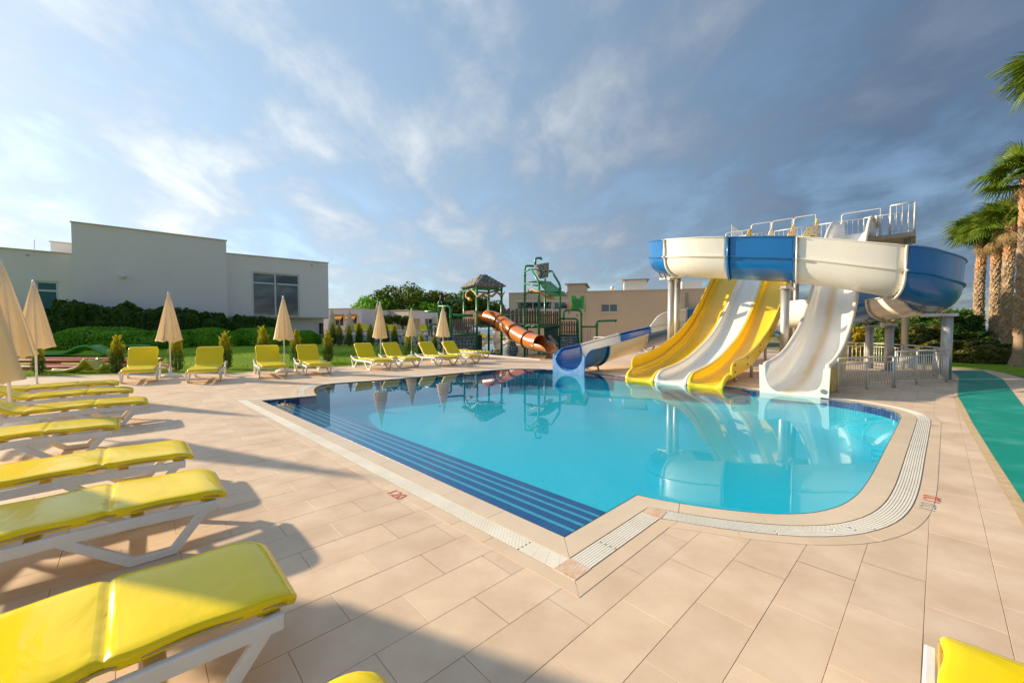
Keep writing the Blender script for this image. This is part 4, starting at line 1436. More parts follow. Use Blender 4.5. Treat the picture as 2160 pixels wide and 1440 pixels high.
def canopy_mesh(seed, full=1.0):
    rg = random.Random(seed)
    nf = 8
    n = nf * 10
    ph = [rg.uniform(-.25, .25) for _ in range(nf)]
    am = [rg.uniform(.75, 1.25) for _ in range(nf)]
    rings = []
    lv = 26
    for i in range(lv):
        t = i / (lv - 1)
        z = PH - .10 - 1.40 * t
        r = (.030 + .275 * (t ** .92)) * full
        if t > .93: r += .012 * (t - .93) / .07
        ring = []
        for j in range(n):
            a = 2 * math.pi * j / n
            f = nf * j / n
            k = int(f) % nf
            u = f - int(f)
            fold = 1 - abs(2 * u - 1) ** 2.6                     # 1 at the middle of a gore, 0 on the rib
            depth = (.05 + .30 * t) * am[k]
            rr = r * (1.06 - (.20 + .30 * t) * am[k] * fold + .05 * math.cos(4 * math.pi * (u + ph[k])) * t)
            tw = .35 * t * math.sin(a * 2 + seed) * .25 + .34 * t * math.sin(math.pi * u)
            zz = z - (.045 * math.sin(math.pi * u) ** 2 * (t > .95)) + .015 * t * math.sin(3 * a + seed)
            ring.append(Vector((math.cos(a + tw) * rr, math.sin(a + tw) * rr, zz)))
        rings.append(ring)
    return MB().loft(rings, True, False, True)
canopies = [canopy_mesh(s, f).mesh('canopy', M_FABRIC, fix=False) for s, f in ((1, 1.05), (2, 1.0), (3, .95))]
def make_parasol(k):
    root = bpy.data.objects.new('parasol', None); link(root)
    MB().tube([(0, 0, .05), (0, 0, PH - .06)], .020, 12).build('pole', M_POLE, root, world=False)
    o = bpy.data.objects.new('canopy', canopies[k]); link(o, root)
    # a tie strap holds some of them shut
    MB().lathe([(.030, PH - .13), (.034, PH - .09), (.030, PH - .06), (.022, PH - .03), (.012, PH)], 14).build('cap', M_CAP, root, world=False)
    mb = MB().lathe([(.27, 0), (.285, .015), (.275, .05), (.22, .085), (.12, .11), (.05, .125), (.038, .13), (.036, .30), (.028, .31)], 30)
    b = mb.build('foot', M_BASE, root, world=False)
    MB().tube([(.034, 0, .24), (.075, 0, .24)], .012, 8).build('screw_knob', M_BASE, b, world=False)
    ribs = MB()
    for j in range(8):
        a = 2 * math.pi * (j + .02) / 8
        ribs = MB().tube([(math.cos(a) * .02, math.sin(a) * .02, PH - .15), (math.cos(a) * .19, math.sin(a) * .19, PH - 1.25)], .006, 5)
        ribs.build('rib', M_POLE, root, world=False)
    return root
pp = [make_parasol(0), make_parasol(1), make_parasol(2)]
used_p = [False] * 3
def place_parasol(k, x, y, rz, label, group, z=0.0, sc=1.0, lean=(0, 0)):
    o = pp[k] if not used_p[k] else copy_tree(pp[k])
    used_p[k] = True
    o.location = (x, y, z); o.rotation_euler = (lean[0], lean[1], rz); o.scale = (sc, sc, sc)
    return tag(o, label, 'parasol', group)
gl = 'closed parasols between the near loungers'
place_parasol(0, -3.86, 2.78, .4, 'closed cream parasol whose hem alone shows, next to the second lounger of the row', gl, sc=1.0)
p = G(26, 900); place_parasol(1, p.x, p.y, 1.9, 'closed cream parasol between the flat lounger and the ones with raised backs', gl, sc=.98, lean=(0, R(-2.5)))
p = D(74, 700, 8.9); place_parasol(2, p.x, p.y, .9, 'closed cream parasol with golden folds before the teal-glazed door', gl, sc=.985)
# the row goes on towards the camera's left; these stand outside the picture and only their shadows reach it
place_parasol(1, -2.35, .62, 2.2, 'closed cream parasol standing beside the foreground lounger, outside the picture', gl)
place_parasol(2, -5.4, 3.3, 1.2, 'closed cream parasol standing behind the row of loungers, outside the picture', gl)
place_parasol(0, -6.6, 1.6, 1.2, 'closed cream parasol of the back row on the paving, outside the picture', gl)
gl = 'closed parasols along the lawn edge'
for k, (u, v, rz, lb) in enumerate(((360, 794.5, .3, 'closed cream parasol by the lawn, nearest to the toy tracks'), (600, 784, 1.4, 'closed cream parasol between two loungers, before the big building window'),
                                    (803, 768.5, 2.1, 'closed cream parasol with a slim crooked pole, third along the lawn edge'), (935, 758.5, .9, 'closed cream parasol standing before the stone wall of the play pool'))):
    p = G(u, v)
    place_parasol(k % 3, p.x, p.y, rz, lb, gl, sc=1.02)
# ================================================================= lawn, terrace and buildings
def lawn_h(x, y):
    """the left lawn climbs gently towards the building"""
    k = max(0.0, min(1.0, (y + x * -.12 - 17.5) / 11.0)); k = k * k * (3 - 2 * k)
    f = max(0.0, min(1.0, (-x - 4.5) / 4.0)); f = f * f * (3 - 2 * f)
    return .40 * k * f
M_GRASS = mat('mown_grass', (.15, .28, .010), (.25, .38, .014), rough=.9, scale=.9, detail=10, bump=.9, bscale=45, spec=.15,
              dirt=((.22, .21, .05), .5, .55, .8, .55))
edge_x = [p.x for p in deck_edge]; edge_y = [p.y for p in deck_edge]
def edge_at(x): return float(np.interp(x, edge_x, edge_y))
V, F = [], []
cols_, rows_ = 120, 70
xs = np.linspace(-75, -2.2, cols_)
for i, x in enumerate(xs):
    y0 = edge_at(x) + .05
    y1 = 60 if x < -9 else 30
    for j in range(rows_):
        t = (j / (rows_ - 1)) ** 1.7
        y = y0 + (y1 - y0) * t
        V.append((x, y, lawn_h(x, y) - .012 + (.012 * mnoise.noise(Vector((x * .6, y * .6, 0))) if j > 1 else 0)))
for i in range(cols_ - 1):
    for j in range(rows_ - 1):
        a = i * rows_ + j
        F.append((a, a + rows_, a + rows_ + 1, a + 1))
lawn = MB().add(V, F, True).build('lawn', M_GRASS, fix=False); tag(lawn, kind='structure')
# right-hand lawn behind the teal path
c1, c2 = G(2160, 797).to_2d(), G(2095, 780.5).to_2d()
lw = [c2 + Vector((-.1, .05)), Vector((17.2, 16.0)), Vector((18.0, 27)), Vector((60, 27)), Vector((60, 0)), Vector((18.5, 8.6)), c1 + Vector((.1, -.05))]
MB().sheet([lw], -.004)
lawn_r = MB().sheet([lw], .002).build('lawn', M_GRASS, fix=False); tag(lawn_r, kind='structure')

# ---- walls with openings --------------------------------------------------------------------
def wall(mb, a, b, z0, z1, holes=(), depth=.22, inward=None):
    """wall face from a to b with rectangular openings (u0,u1,z0,z1 in metres along the wall) and their reveals"""
    a, b = Vector((a[0], a[1], 0)), Vector((b[0], b[1], 0))
    L_ = (b - a).length; t = (b - a) / L_
    n = inward
    us = sorted({0, L_, *[h[0] for h in holes], *[h[1] for h in holes]}); zs = sorted({z0, z1, *[h[2] for h in holes], *[h[3] for h in holes]})
    P = lambda u, z, d=0: a + t * u + n * d + Vector((0, 0, z))
    for i in range(len(us) - 1):
        for j in range(len(zs) - 1):
            uc, zc_ = (us[i] + us[i + 1]) / 2, (zs[j] + zs[j + 1]) / 2
            if any(h[0] < uc < h[1] and h[2] < zc_ < h[3] for h in holes): continue
            mb.add([P(us[i], zs[j]), P(us[i + 1], zs[j]), P(us[i + 1], zs[j + 1]), P(us[i], zs[j + 1])], [(0, 1, 2, 3)])
    for u0, u1, h0, h1 in holes:
        mb.add([P(u0, h0), P(u1, h0), P(u1, h1), P(u0, h1), P(u0, h0, depth), P(u1, h0, depth), P(u1, h1, depth), P(u0, h1, depth)],
               [(0, 4, 5, 1), (1, 5, 6, 2), (2, 6, 7, 3), (3, 7, 4, 0)])
    return t, n, P
M_STUCCO = mat('grey_white_stucco', (.86, .83, .79), (.88, .85, .81), rough=.85, scale=.5, bump=.12, bscale=40, dirt=((.72, .70, .67), .35, .55, .8, .5))
M_BEIGE = mat('beige_render', (.64, .49, .33), (.68, .53, .36), rough=.85, scale=.4, bump=.12, bscale=30, dirt=((.45, .34, .23), .5, .6, .85, .4))
M_TRIM = mat('pale_stone_trim', (.62, .52, .42), rough=.7)
M_FRAME = mat('white_window_frame', (.72, .72, .70), rough=.4)
M_GREYF = mat('grey_window_frame', (.42, .42, .42), rough=.4)
def glass_mat(name, c, rough=.01, ior=2.0):
    m = bpy.data.materials.new(name); m.use_nodes = True
    b = m.node_tree.nodes['Principled BSDF']
    b.inputs['Base Color'].default_value = c + (1,); b.inputs['Roughness'].default_value = rough; b.inputs['IOR'].default_value = ior
    return m
M_GLASS = glass_mat('dark_glass', (.015, .022, .03))
M_TEALGLASS = glass_mat('teal_glass', (.0, .13, .14), .1, 1.4)
M_ROOFM = mat('grey_roof_sheet', (.30, .28, .26), (.36, .34, .31), rough=.7, scale=3)
M_ORANGE = mat('orange_awning_cloth', (.72, .32, .04), (.66, .27, .03), rough=.8, scale=3)
M_LAMPW = mat('white_globe_lamp', (.75, .75, .73), rough=.35)

def window(par, P, t, n, u0, u1, z0, z1, mull=(), trans=(), fm=M_FRAME, gm=M_GLASS, set_=.14, fw=.07):
    """frame with mullions and one pane per light, set back in its opening"""
    mb = MB()
    rz = math.atan2(t.y, t.x)
    def piece(ua, ub, za, zb):
        c = P((ua + ub) / 2, (za + zb) / 2, set_)
        mb.box(c, (ub - ua, .06, zb - za), rz=rz)
    piece(u0, u0 + fw, z0, z1); piece(u1 - fw, u1, z0, z1)
    piece(u0 + fw + .001, u1 - fw - .001, z0, z0 + fw); piece(u0 + fw + .001, u1 - fw - .001, z1 - fw, z1)
    for u in mull: piece(u - fw / 2, u + fw / 2, z0 + fw + .001, z1 - fw - .001)
    ub = [u0] + list(mull) + [u1]
    for z in trans:
        for i in range(len(ub) - 1): piece(ub[i] + fw + .001, ub[i + 1] - fw - .001, z - fw / 2, z + fw / 2)
    w = mb.build('window', fm, par)
    zb = [z0] + list(trans) + [z1]
    for i in range(len(ub) - 1):
        for j in range(len(zb) - 1):
            c = P((ub[i] + ub[i + 1]) / 2, (zb[j] + zb[j + 1]) / 2, set_ + .02)
            MB().box(c, (ub[i + 1] - ub[i] - .02, .012, zb[j + 1] - zb[j] - .02), rz=rz).build('pane', gm, w)
    return w
def block(par, a, b, z0, z1, back, holes=(), m_=M_STUCCO, name='wall', roof=True, trim=True):
    """rectangular building volume: front face a-b, going back by the vector `back`"""
    a, b, back = Vector((a[0], a[1], 0)), Vector((b[0], b[1], 0)), Vector((back[0], back[1], 0))
    n = back.normalized()
    mb = MB()
    fr_ = wall(mb, a, b, z0, z1, holes, inward=n)
    wall(mb, b, b + back, z0, z1, inward=(a - b).normalized())
    wall(mb, b + back, a + back, z0, z1, inward=-n)
    wall(mb, a + back, a, z0, z1, inward=(b - a).normalized())
    mb.add([a + Vector((0, 0, z1)), b + Vector((0, 0, z1)), b + back + Vector((0, 0, z1)), a + back + Vector((0, 0, z1))], [(0, 1, 2, 3)])
    w = mb.build(name, m_, par, fix=False)
    if trim:
        t = (b - a).normalized()
        c = (a + b) / 2
        MB().box((c.x - n.x * .03, c.y - n.y * .03, z1 + .03), ((b - a).length + .12, .14, .06), rz=math.atan2(t.y, t.x)).build('parapet_cap', M_TRIM, par)
        for q in (a, b):
            c = q + back / 2
            MB().box((c.x, c.y, z1 + .028), (back.length, .12, .055), rz=math.atan2(n.y, n.x)).build('parapet_cap', M_TRIM, par)
    return fr_

# ---- big pale hall on the left
hall = thing('hall_building', 'large plain grey-white hall with a tall blank wall and one big window', 'building', (-24, 33, .4))
HB = Vector((-.668, .744))
A_ = D(154, 600, 27.06).to_2d(); B_ = D(479, 600, 32.8).to_2d(); C_ = D(692.5, 600, 38.0).to_2d()
block(hall, A_, B_, -.1, 8.62, HB * 16, name='main_wall')
t_ = (C_ - B_).normalized(); ins = HB * .02
def u_of(x, a, t, inward):     # distance along a wall for a photo column x
    r = (x - 1080) / FPX
    return (r * a.y - a.x) / (t.x - r * t.y)
B2 = B_ + t_ * .0 + HB * .45
LB = (C_ - B2).length
tB = (C_ - B2).normalized()
uw0, uw1 = u_of(534, B2, tB, 0), u_of(633.5, B2, tB, 0)
um = u_of(583, B2, tB, 0)
yw = (B2 + tB * uw0).y
zt = 1.5 + (694 - 573) / FPX * yw; zb = 1.5 + (694 - 667) / FPX * yw
fr_ = block(hall, B2, C_, 2.66, 7.68, HB * 14, holes=[(uw0, uw1, zb, zt)], name='wing_wall')
window(hall, fr_[2], fr_[0], fr_[1], uw0, uw1, zb, zt, mull=(um,), trans=(zt - .92,), fm=M_FRAME, fw=.12)
# no room behind the big window; pane colour stands for its unlit inside
# recessed base under the wing with a door
B3, C3 = B2 + HB * 1.0, C_ + HB * 1.0 - tB * .3
MB().prism([B2 + HB * .02, C_ + HB * .02, C_ + HB * 13.9, B2 + HB * 13.9], 2.50, 2.658).build('soffit', M_TRIM, hall)
ud0, ud1 = u_of(664, B3, tB, 0), u_of(683, B3, tB, 0)
fr_ = block(hall, B3, C3, -.1, 2.49, HB * 12, holes=[(ud0, ud1, .5, 2.1)], name='base_wall', trim=False)
c = fr_[2](ud0 + (ud1 - ud0) * .25, 1.3, .05); MB().box(c, ((ud1 - ud0) * .5, .05, 1.6), rz=math.atan2(tB.y, tB.x)).build('door', M_FRAME, hall)
c = fr_[2](ud0 + (ud1 - ud0) * .5, 1.3, .21); MB().box(c, ((ud1 - ud0), .02, 1.6), rz=math.atan2(tB.y, tB.x)).build('doorway_shade', M_DARK, hall)  # dark sheet stands for the unlit inside behind the door
# lower wing on the left with teal glazing
tA = (B_ - A_).normalized()
A0 = A_ - tA * 6.5 + HB * .5; A1 = A_ + HB * .5
uL = lambda x: u_of(x, A0, tA, 0)
yd = (A0 + tA * uL(100)).y
zd1 = 1.5 + (694 - 593) / FPX * yd
holes = [(uL(77.5), uL(127), .5, zd1)]
fr_ = block(hall, A0, A1, -.1, 6.55, HB * 14, holes=holes, name='low_wing_wall')
window(hall, fr_[2], fr_[0], fr_[1], uL(77.5), uL(127), .5, zd1, trans=(zd1 - .62,), gm=M_TEALGLASS, fw=.12)
b0 = A_ - tA * 1.3 + HB * 3
block(hall, b0, b0 + tA * 1.2, 6.4, 7.6, HB * 3, name='roof_upstand')
# small fittings on the walls
def globe(u, v, depth, r=.14):
    p = D(u, v, depth)
    MB().lathe([(.02, -r), (r * .7, -r * .75), (r, 0), (r * .8, r * .6), (.03, r)], 14, c=p).build('wall_lamp', M_LAMPW, hall)
yl = (A_ + tA * u_of(260, A_, tA, 0)).y
globe(260, 583, yl - .12, .19)
for u, v in ((657, 556.5), (676, 558.5), (688, 559.5)):
    q = (B2 + tB * u_of(u, B2, tB, 0))
    p = D(u, v + 3, q.y - .1)
    mb = MB().tube([p, p + Vector((.12, -.16, -.05))], .07, 10); mb.build('camera_unit', M_GREYF if u < 670 else M_LAMPW, hall)
q = A0 + tA * uL(60); p = D(60, 538, q.y - .1); MB().tube([p, p + Vector((.1, -.15, -.04))], .06, 10).build('camera_unit', M_GREYF, hall)
p = D(73, 526, A_.y + 4); MB().tube([p, p + Vector((0, 0, .75))], .02, 6).build('antenna', M_GREYF, hall)

# ---- raised terrace behind the lawn with a dry-stone face
TZ = 1.04
terr = [Vector((-17.5, 37.5)), Vector((-12.4, 29.0)), Vector((-5.0, 28.4)), Vector((-6.6, 36)), Vector((-7.4, 60)), Vector((-7, 90)), Vector((-45, 90)), Vector((-30, 50))]
M_TPAVE = mat('terrace_paving', (.50, .38, .30), (.58, .45, .36), rough=.7, scale=2, bump=.1)
te = MB().prism(terr, -.1, TZ).build('terrace', M_TPAVE); tag(te, kind='structure')
M_ROCK = mat('pale_wall_stone', (.42, .40, .36), (.60, .57, .52), rough=.85, scale=5, bump=.3, island=.18)
M_MORT = mat('dark_mortar', (.10, .10, .09), rough=.95)
def rubble_face(a, b, z0, z1, par, size=.34, seed=1, m_=None, name='stone', out=.05):
    """irregular stones set on a wall face, every stone its own piece"""
    rg = random.Random(seed)
    a, b = Vector((a[0], a[1], 0)), Vector((b[0], b[1], 0))
    L_ = (b - a).length; t = (b - a) / L_; nrm = Vector((t.y, -t.x, 0))
    if nrm.y > 0: nrm = -nrm
    nz_ = max(1, int((z1 - z0) / size + .5)); nu = max(1, int(L_ / size))
    J = {}
    def pt(i, j):
        if (i, j) not in J:
            du = 0 if i in (0, nu) else rg.uniform(-.32, .32); dz = 0 if j in (0, nz_) else rg.uniform(-.3, .3)
            J[(i, j)] = (L_ * (i + du + (.25 if j % 2 else -.25) * (0 < i < nu)) / nu, z0 + (z1 - z0) * (j + dz) / nz_)
        return J[(i, j)]
    for i in range(nu):
        for j in range(nz_):
            q = [pt(i, j), pt(i + 1, j), pt(i + 1, j + 1), pt(i, j + 1)]
            cu, cz_ = sum(p[0] for p in q) / 4, sum(p[1] for p in q) / 4
            # eight-sided stone: corners cut, shrunk for the joint, domed
            R8 = []
            for k in range(4):
                p, r_ = q[k], q[(k + 1) % 4]
                R8.append((p[0] * .78 + r_[0] * .22, p[1] * .78 + r_[1] * .22)); R8.append((p[0] * .22 + r_[0] * .78, p[1] * .22 + r_[1] * .78))
            sh = lambda f: [(cu + (x - cu) * f, cz_ + (z - cz_) * f) for x, z in R8]
            o1 = out * rg.uniform(.7, 1.3)
            W_ = lambda pts, d: [a + t * x + nrm * d + Vector((0, 0, z)) for x, z in pts]
            V = W_(sh(.92), 0) + W_(sh(.86), o1 * .7) + W_(sh(.6), o1)
            F = []
            for k in range(8):
                l = (k + 1) % 8
                F += [(k, l, 8 + l, 8 + k), (8 + k, 8 + l, 16 + l, 16 + k)]
            F.append(tuple(range(16, 24)))
            MB().add(V, F, True).build(name, m_ or M_ROCK, par)
rw = thing('retaining_wall', 'low retaining wall of pale rough stones behind the golden conifers', 'stone wall', (-8, 28.5, 0))
MB().prism([Vector((-12.4, 28.98)), Vector((-5.0, 28.38)), Vector((-5.0, 28.30)), Vector((-12.4, 28.90))], -.05, TZ + .02).build('mortar_core', M_MORT, rw)
rubble_face((-12.4, 28.895), (-5.0, 28.295), .0, TZ, rw, size=.46, seed=4)

# ---- small pavilion with orange awnings, low beige annexe
pav = thing('pavilion', 'low white pavilion with two orange window awnings beyond the terrace', 'building', (-20, 50, TZ))
pa, pb_ = D(640, 690, 52).to_2d(), D(763, 690, 50).to_2d()
tp_ = (pb_ - pa).normalized(); bp_ = Vector((-tp_.y, tp_.x))
LP = (pb_ - pa).length
h0 = LP - 3.9
fr_ = block(pav, pa, pb_, TZ - .1, 4.05, bp_ * 9, holes=[(LP - 3.9, LP - 2.6, 1.9, 3.2), (LP - 1.9, LP - .7, 1.9, 3.2)], name='wall')
for u0, u1 in ((LP - 3.9, LP - 2.6), (LP - 1.9, LP - .7)):
    window(pav, fr_[2], fr_[0], fr_[1], u0, u1, 1.9, 3.2, mull=((u0 + u1) / 2,))
    V = []
    for z, d in ((3.35, 0.0), (2.78, -.62), (2.62, -.63)):
        V += [fr_[2](u0 - .12, z, d), fr_[2](u1 + .12, z, d)]
    o = MB().add(V, [(0, 1, 3, 2), (2, 3, 5, 4)]).build('awning', M_ORANGE, pav); mod_solid(o, .02)
ann = thing('annexe_building', 'low beige annexe with white glazed doors behind the parasols', 'building', (-12, 56, TZ))
aa, ab_ = D(806, 690, 57).to_2d(), D(862, 690, 54.5).to_2d()
ta = (ab_ - aa).normalized(); ba = Vector((-ta.y, ta.x)); LA = (ab_ - aa).length
M_CREAMW = mat('cream_render', (.66, .58, .47), (.70, .62, .51), rough=.85, scale=.6, bump=.1, bscale=30)
fr_ = block(ann, aa, ab_, TZ - .1, 4.05, ba * 8, holes=[(.9, 2.5, TZ, 3.0)], m_=M_CREAMW)
window(ann, fr_[2], fr_[0], fr_[1], .9, 2.5, TZ, 3.0, mull=(1.3, 1.7, 2.1), trans=(2.4,), fw=.09)
ac = D(925, 690, 58).to_2d()
tc_ = (ac - ab_).normalized(); LC = (ac - ab_).length
fr_ = block(ann, ab_, ac, TZ - .1, 4.03, Vector((-tc_.y, tc_.x)) * 6, holes=[(.5, 1.8, 1.3, 3.0), (2.6, 3.9, 1.3, 3.0)], m_=M_STUCCO, name='side_wall')
for u0, u1 in ((.5, 1.8), (2.6, 3.9)):
    window(ann, fr_[2], fr_[0], fr_[1], u0, u1, 1.3, 3.0, mull=((u0 + u1) / 2,))

# ---- beige two-storey building behind the play structure
bb = thing('beige_building', 'long beige two-storey building with a roof hut behind the green play tower', 'building', (6, 41, 0))
ea, eb = D(1073.5, 640, 42.0).to_2d(), D(1560, 640, 36.6).to_2d()
te_ = (eb - ea).normalized(); be_ = Vector((-te_.y, te_.x))
uE = lambda x: u_of(x, ea, te_, 0)
def zE(u, v): return 1.5 + (694 - v) / FPX * (ea + te_ * uE(u)).y
holes = [(uE(1091), uE(1164), zE(1091, 653), zE(1091, 637)), (uE(1168), uE(1197), zE(1168, 653), zE(1168, 637)), (uE(1208), uE(1235), zE(1208, 658), zE(1208, 641)), (uE(1267), uE(1302.5), zE(1267, 658), zE(1267, 641))]
ZT = zE(1073.5, 619)
fr_ = block(bb, ea, eb, -.1, ZT, be_ * 12, holes=holes, m_=M_BEIGE)
for k, h in enumerate(holes):
    w_ = h[1] - h[0]
    window(bb, fr_[2], fr_[0], fr_[1], *h, mull=tuple(h[0] + w_ * q for q in ((.45,) if k < 2 else (.52,))), gm=M_GLASS)
    c = fr_[2]((h[0] + h[1]) / 2, h[2] - .06, -.03); MB().box(c, (w_ + .15, .14, .05), rz=math.atan2(te_.y, te_.x)).build('window_sill', M_FRAME, bb)
    if k < 2:
        c = fr_[2]((h[0] + h[1]) / 2, h[3] + .09, -.04); MB().box(c, (w_ + .3, .12, .10), rz=math.atan2(te_.y, te_.x)).build('lintel', M_FRAME, bb)
s0 = ea + te_ * uE(1196.5) - be_ * .05; s1 = ea + te_ * uE(1233) - be_ * .05
block(bb, s0, s1, -.1, zE(1210, 600.5), be_ * 4.2, m_=M_BEIGE, name='stair_hut', trim=False)
q = (s0 + s1) / 2 + be_ * 2.1
MB().box((q.x, q.y, zE(1210, 599.5)), ((s1 - s0).length + .5, 4.7, .08), rz=math.atan2(te_.y, te_.x)).build('hut_roof', M_ROOFM, bb)
s0 = ea + te_ * uE(1316) + be_ * 1.2; s1 = ea + te_ * uE(1365) + be_ * 1.2
block(bb, s0, s1, ZT - .1, ZT + 1.15, be_ * 2.6, m_=M_STUCCO, name='roof_hut', trim=False)
q = (s0 + s1) / 2 + be_ * 1.3
MB().box((q.x, q.y, ZT + 1.19), ((s1 - s0).length + .5, 3.1, .07), rz=math.atan2(te_.y, te_.x)).build('hut_roof', M_ROOFM, bb)
s0 = ea + te_ * uE(1445) + be_ * 2.2; s1 = ea + te_ * uE(1490) + be_ * 2.2
block(bb, s0, s1, ZT - .1, ZT + 1.0, be_ * 2.6, m_=M_STUCCO, name='roof_hut', trim=False)
p = D(1292, 612, (ea + te_ * uE(1292)).y + 1.5); MB().lathe([(.05, -.5), (.05, 0), (.22, .05), (.26, .2), (.18, .38), (.02, .45)], 12, c=p).build('roof_vent', M_LAMPW, bb)
for u in (1192, 1301):
    p = fr_[2](uE(u), zE(u, 616 if u < 1250 else 622), -.02); MB().tube([p, p + Vector((.1, -.3, -.06))], .05, 8).build('wall_light', M_LAMPW, bb)
c = fr_[2](uE(1166), 3.4, -.06); MB().tube([Vector((c.x, c.y, .1)), Vector((c.x, c.y, ZT - .2))], .06, 8).build('downpipe', M_TRIM, bb)
c = fr_[2](uE(1447), zE(1447, 645), -.05); MB().box(c, (.22, .12, 2.4), rz=math.atan2(te_.y, te_.x)).build('duct', M_ROOFM, bb)
c = fr_[2](uE(1458), zE(1458, 650), -.35); MB().box(c, (.95, .75, .08), rz=math.atan2(te_.y, te_.x)).build('canopy_slab', M_ROOFM, bb)

# white fence between play pool and beige building
wf = thing('white_fence', 'low white railing with thin bars in front of the beige building', 'fence', (6.5, 27, 0))
rail_run([(5.2, 25.5, .0), (7.2, 24.6, 0), (9.0, 23.9, 0)], 0, 1.0, wf, bars=.17, mid=False, mat_=M_FRAME)
# house beyond the right lawn
M_HOUSE = mat('ochre_render', (.58, .40, .22), (.62, .45, .27), rough=.85, scale=1)
M_RTILE = mat('clay_roof', (.40, .22, .13), (.48, .28, .17), rough=.85, scale=4, bump=.3)
hs = thing('garden_house', 'small ochre house with a clay roof behind the yellow shrubs', 'house', (28, 30, 0))
h0, h1 = D(1868, 690, 33).to_2d(), D(1905, 690, 31.5).to_2d()
th = (h1 - h0).normalized(); bh = Vector((-th.y, th.x)); LH = (h1 - h0).length
fr_ = block(hs, h0, h1, -.1, 2.15, bh * 4, holes=[(LH * .35, LH * .7, .9, 1.8)], m_=M_HOUSE, trim=False)
window(hs, fr_[2], fr_[0], fr_[1], LH * .35, LH * .7, .9, 1.8, mull=(LH * .52,))
c = (h0 + h1) / 2 + bh * 2
o = MB().box((c.x, c.y, 2.45), (LH + 2.2, 5.4, .6), rz=math.atan2(th.y, th.x), taper=.35).build('roof', M_RTILE, hs)
# ================================================================= plants
def foliage(name, c1, c2, c3, trans=.25, scale=1.3, rough=.6):
    """leaf material: three greens mixed by broad noise and per leaf"""
    m = bpy.data.materials.new(name); m.use_nodes = True
    N, L = m.node_tree.nodes, m.node_tree.links
    b = N['Principled BSDF']; b.inputs['Roughness'].default_value = rough; b.inputs['Specular IOR Level'].default_value = .3
    tc = N.new('ShaderNodeTexCoord')
    nz = N.new('ShaderNodeTexNoise'); nz.inputs['Scale'].default_value = scale; nz.inputs['Detail'].default_value = 4; L.new(tc.outputs['Object'], nz.inputs['Vector'])
    r1 = N.new('ShaderNodeMapRange'); r1.inputs[1].default_value = .35; r1.inputs[2].default_value = .65; L.new(nz.outputs[0], r1.inputs[0])
    m1 = N.new('ShaderNodeMix'); m1.data_type = 'RGBA'; m1.inputs[6].default_value = c1 + (1,); m1.inputs[7].default_value = c2 + (1,); L.new(r1.outputs[0], m1.inputs[0])
    ge = N.new('ShaderNodeNewGeometry')
    r2 = N.new('ShaderNodeMapRange'); r2.inputs[1].default_value = .55; r2.inputs[2].default_value = 1.0; r2.inputs[4].default_value = .8; L.new(ge.outputs['Random Per Island'], r2.inputs[0])
    m2 = N.new('ShaderNodeMix'); m2.data_type = 'RGBA'; m2.inputs[7].default_value = c3 + (1,); L.new(m1.outputs[2], m2.inputs[6]); L.new(r2.outputs[0], m2.inputs[0])
    L.new(m2.outputs[2], b.inputs['Base Color'])
    tr = N.new('ShaderNodeBsdfTranslucent'); L.new(m2.outputs[2], tr.inputs[0])
    ms = N.new('ShaderNodeMixShader'); ms.inputs[0].default_value = trans
    L.new(b.outputs[0], ms.inputs[1]); L.new(tr.outputs[0], ms.inputs[2]); L.new(ms.outputs[0], N['Material Output'].inputs[0])
    return m
M_LEAF_HEDGE = foliage('hedge_leaf', (.03, .10, .016), (.075, .16, .02), (.14, .22, .03))
M_LEAF_BUSH = foliage('clipped_bush_leaf', (.11, .34, .010), (.18, .44, .014), (.26, .50, .02))
M_LEAF_TREE = foliage('tree_leaf', (.05, .11, .010), (.12, .19, .014), (.20, .25, .02), scale=.5)
M_LEAF_PINE = foliage('dark_conifer_leaf', (.03, .10, .015), (.09, .19, .02), (.15, .24, .03), scale=.8)
M_LEAF_OLIVE = foliage('shrub_leaf', (.06, .085, .014), (.14, .15, .02), (.20, .17, .02), scale=1.5)
M_LEAF_YEL = foliage('yellow_flower_leaf', (.20, .17, .01), (.50, .36, .01), (.62, .46, .015), scale=1.6)
M_BARK = mat('bark', (.11, .075, .045), (.17, .12, .08), rough=.9, scale=6, bump=.5, bscale=20)
def thuja_mat():
    m = foliage('golden_conifer_leaf', (.06, .13, .012), (.10, .19, .014), (.16, .25, .02), scale=3)
    N, L = m.node_tree.nodes, m.node_tree.links
    b = N['Principled BSDF']
    src = b.inputs['Base Color'].links[0].from_socket
    tc = N.new('ShaderNodeTexCoord'); sp = N.new('ShaderNodeSeparateXYZ'); L.new(tc.outputs['Object'], sp.inputs[0])
    mr = N.new('ShaderNodeMapRange'); mr.interpolation_type = 'SMOOTHSTEP'; mr.inputs[1].default_value = .5; mr.inputs[2].default_value = 1.15; L.new(sp.outputs[2], mr.inputs[0])
    mx = N.new('ShaderNodeMix'); mx.data_type = 'RGBA'; mx.inputs[7].default_value = (.62, .54, .03, 1); L.new(src, mx.inputs[6]); L.new(mr.outputs[0], mx.inputs[0])
    L.new(mx.outputs[2], b.inputs['Base Color'])
    for n_ in N:
        if n_.type == 'BSDF_TRANSLUCENT': L.new(mx.outputs[2], n_.inputs[0])
    return m
M_THUJA = thuja_mat()
NR = np.random.default_rng(5)
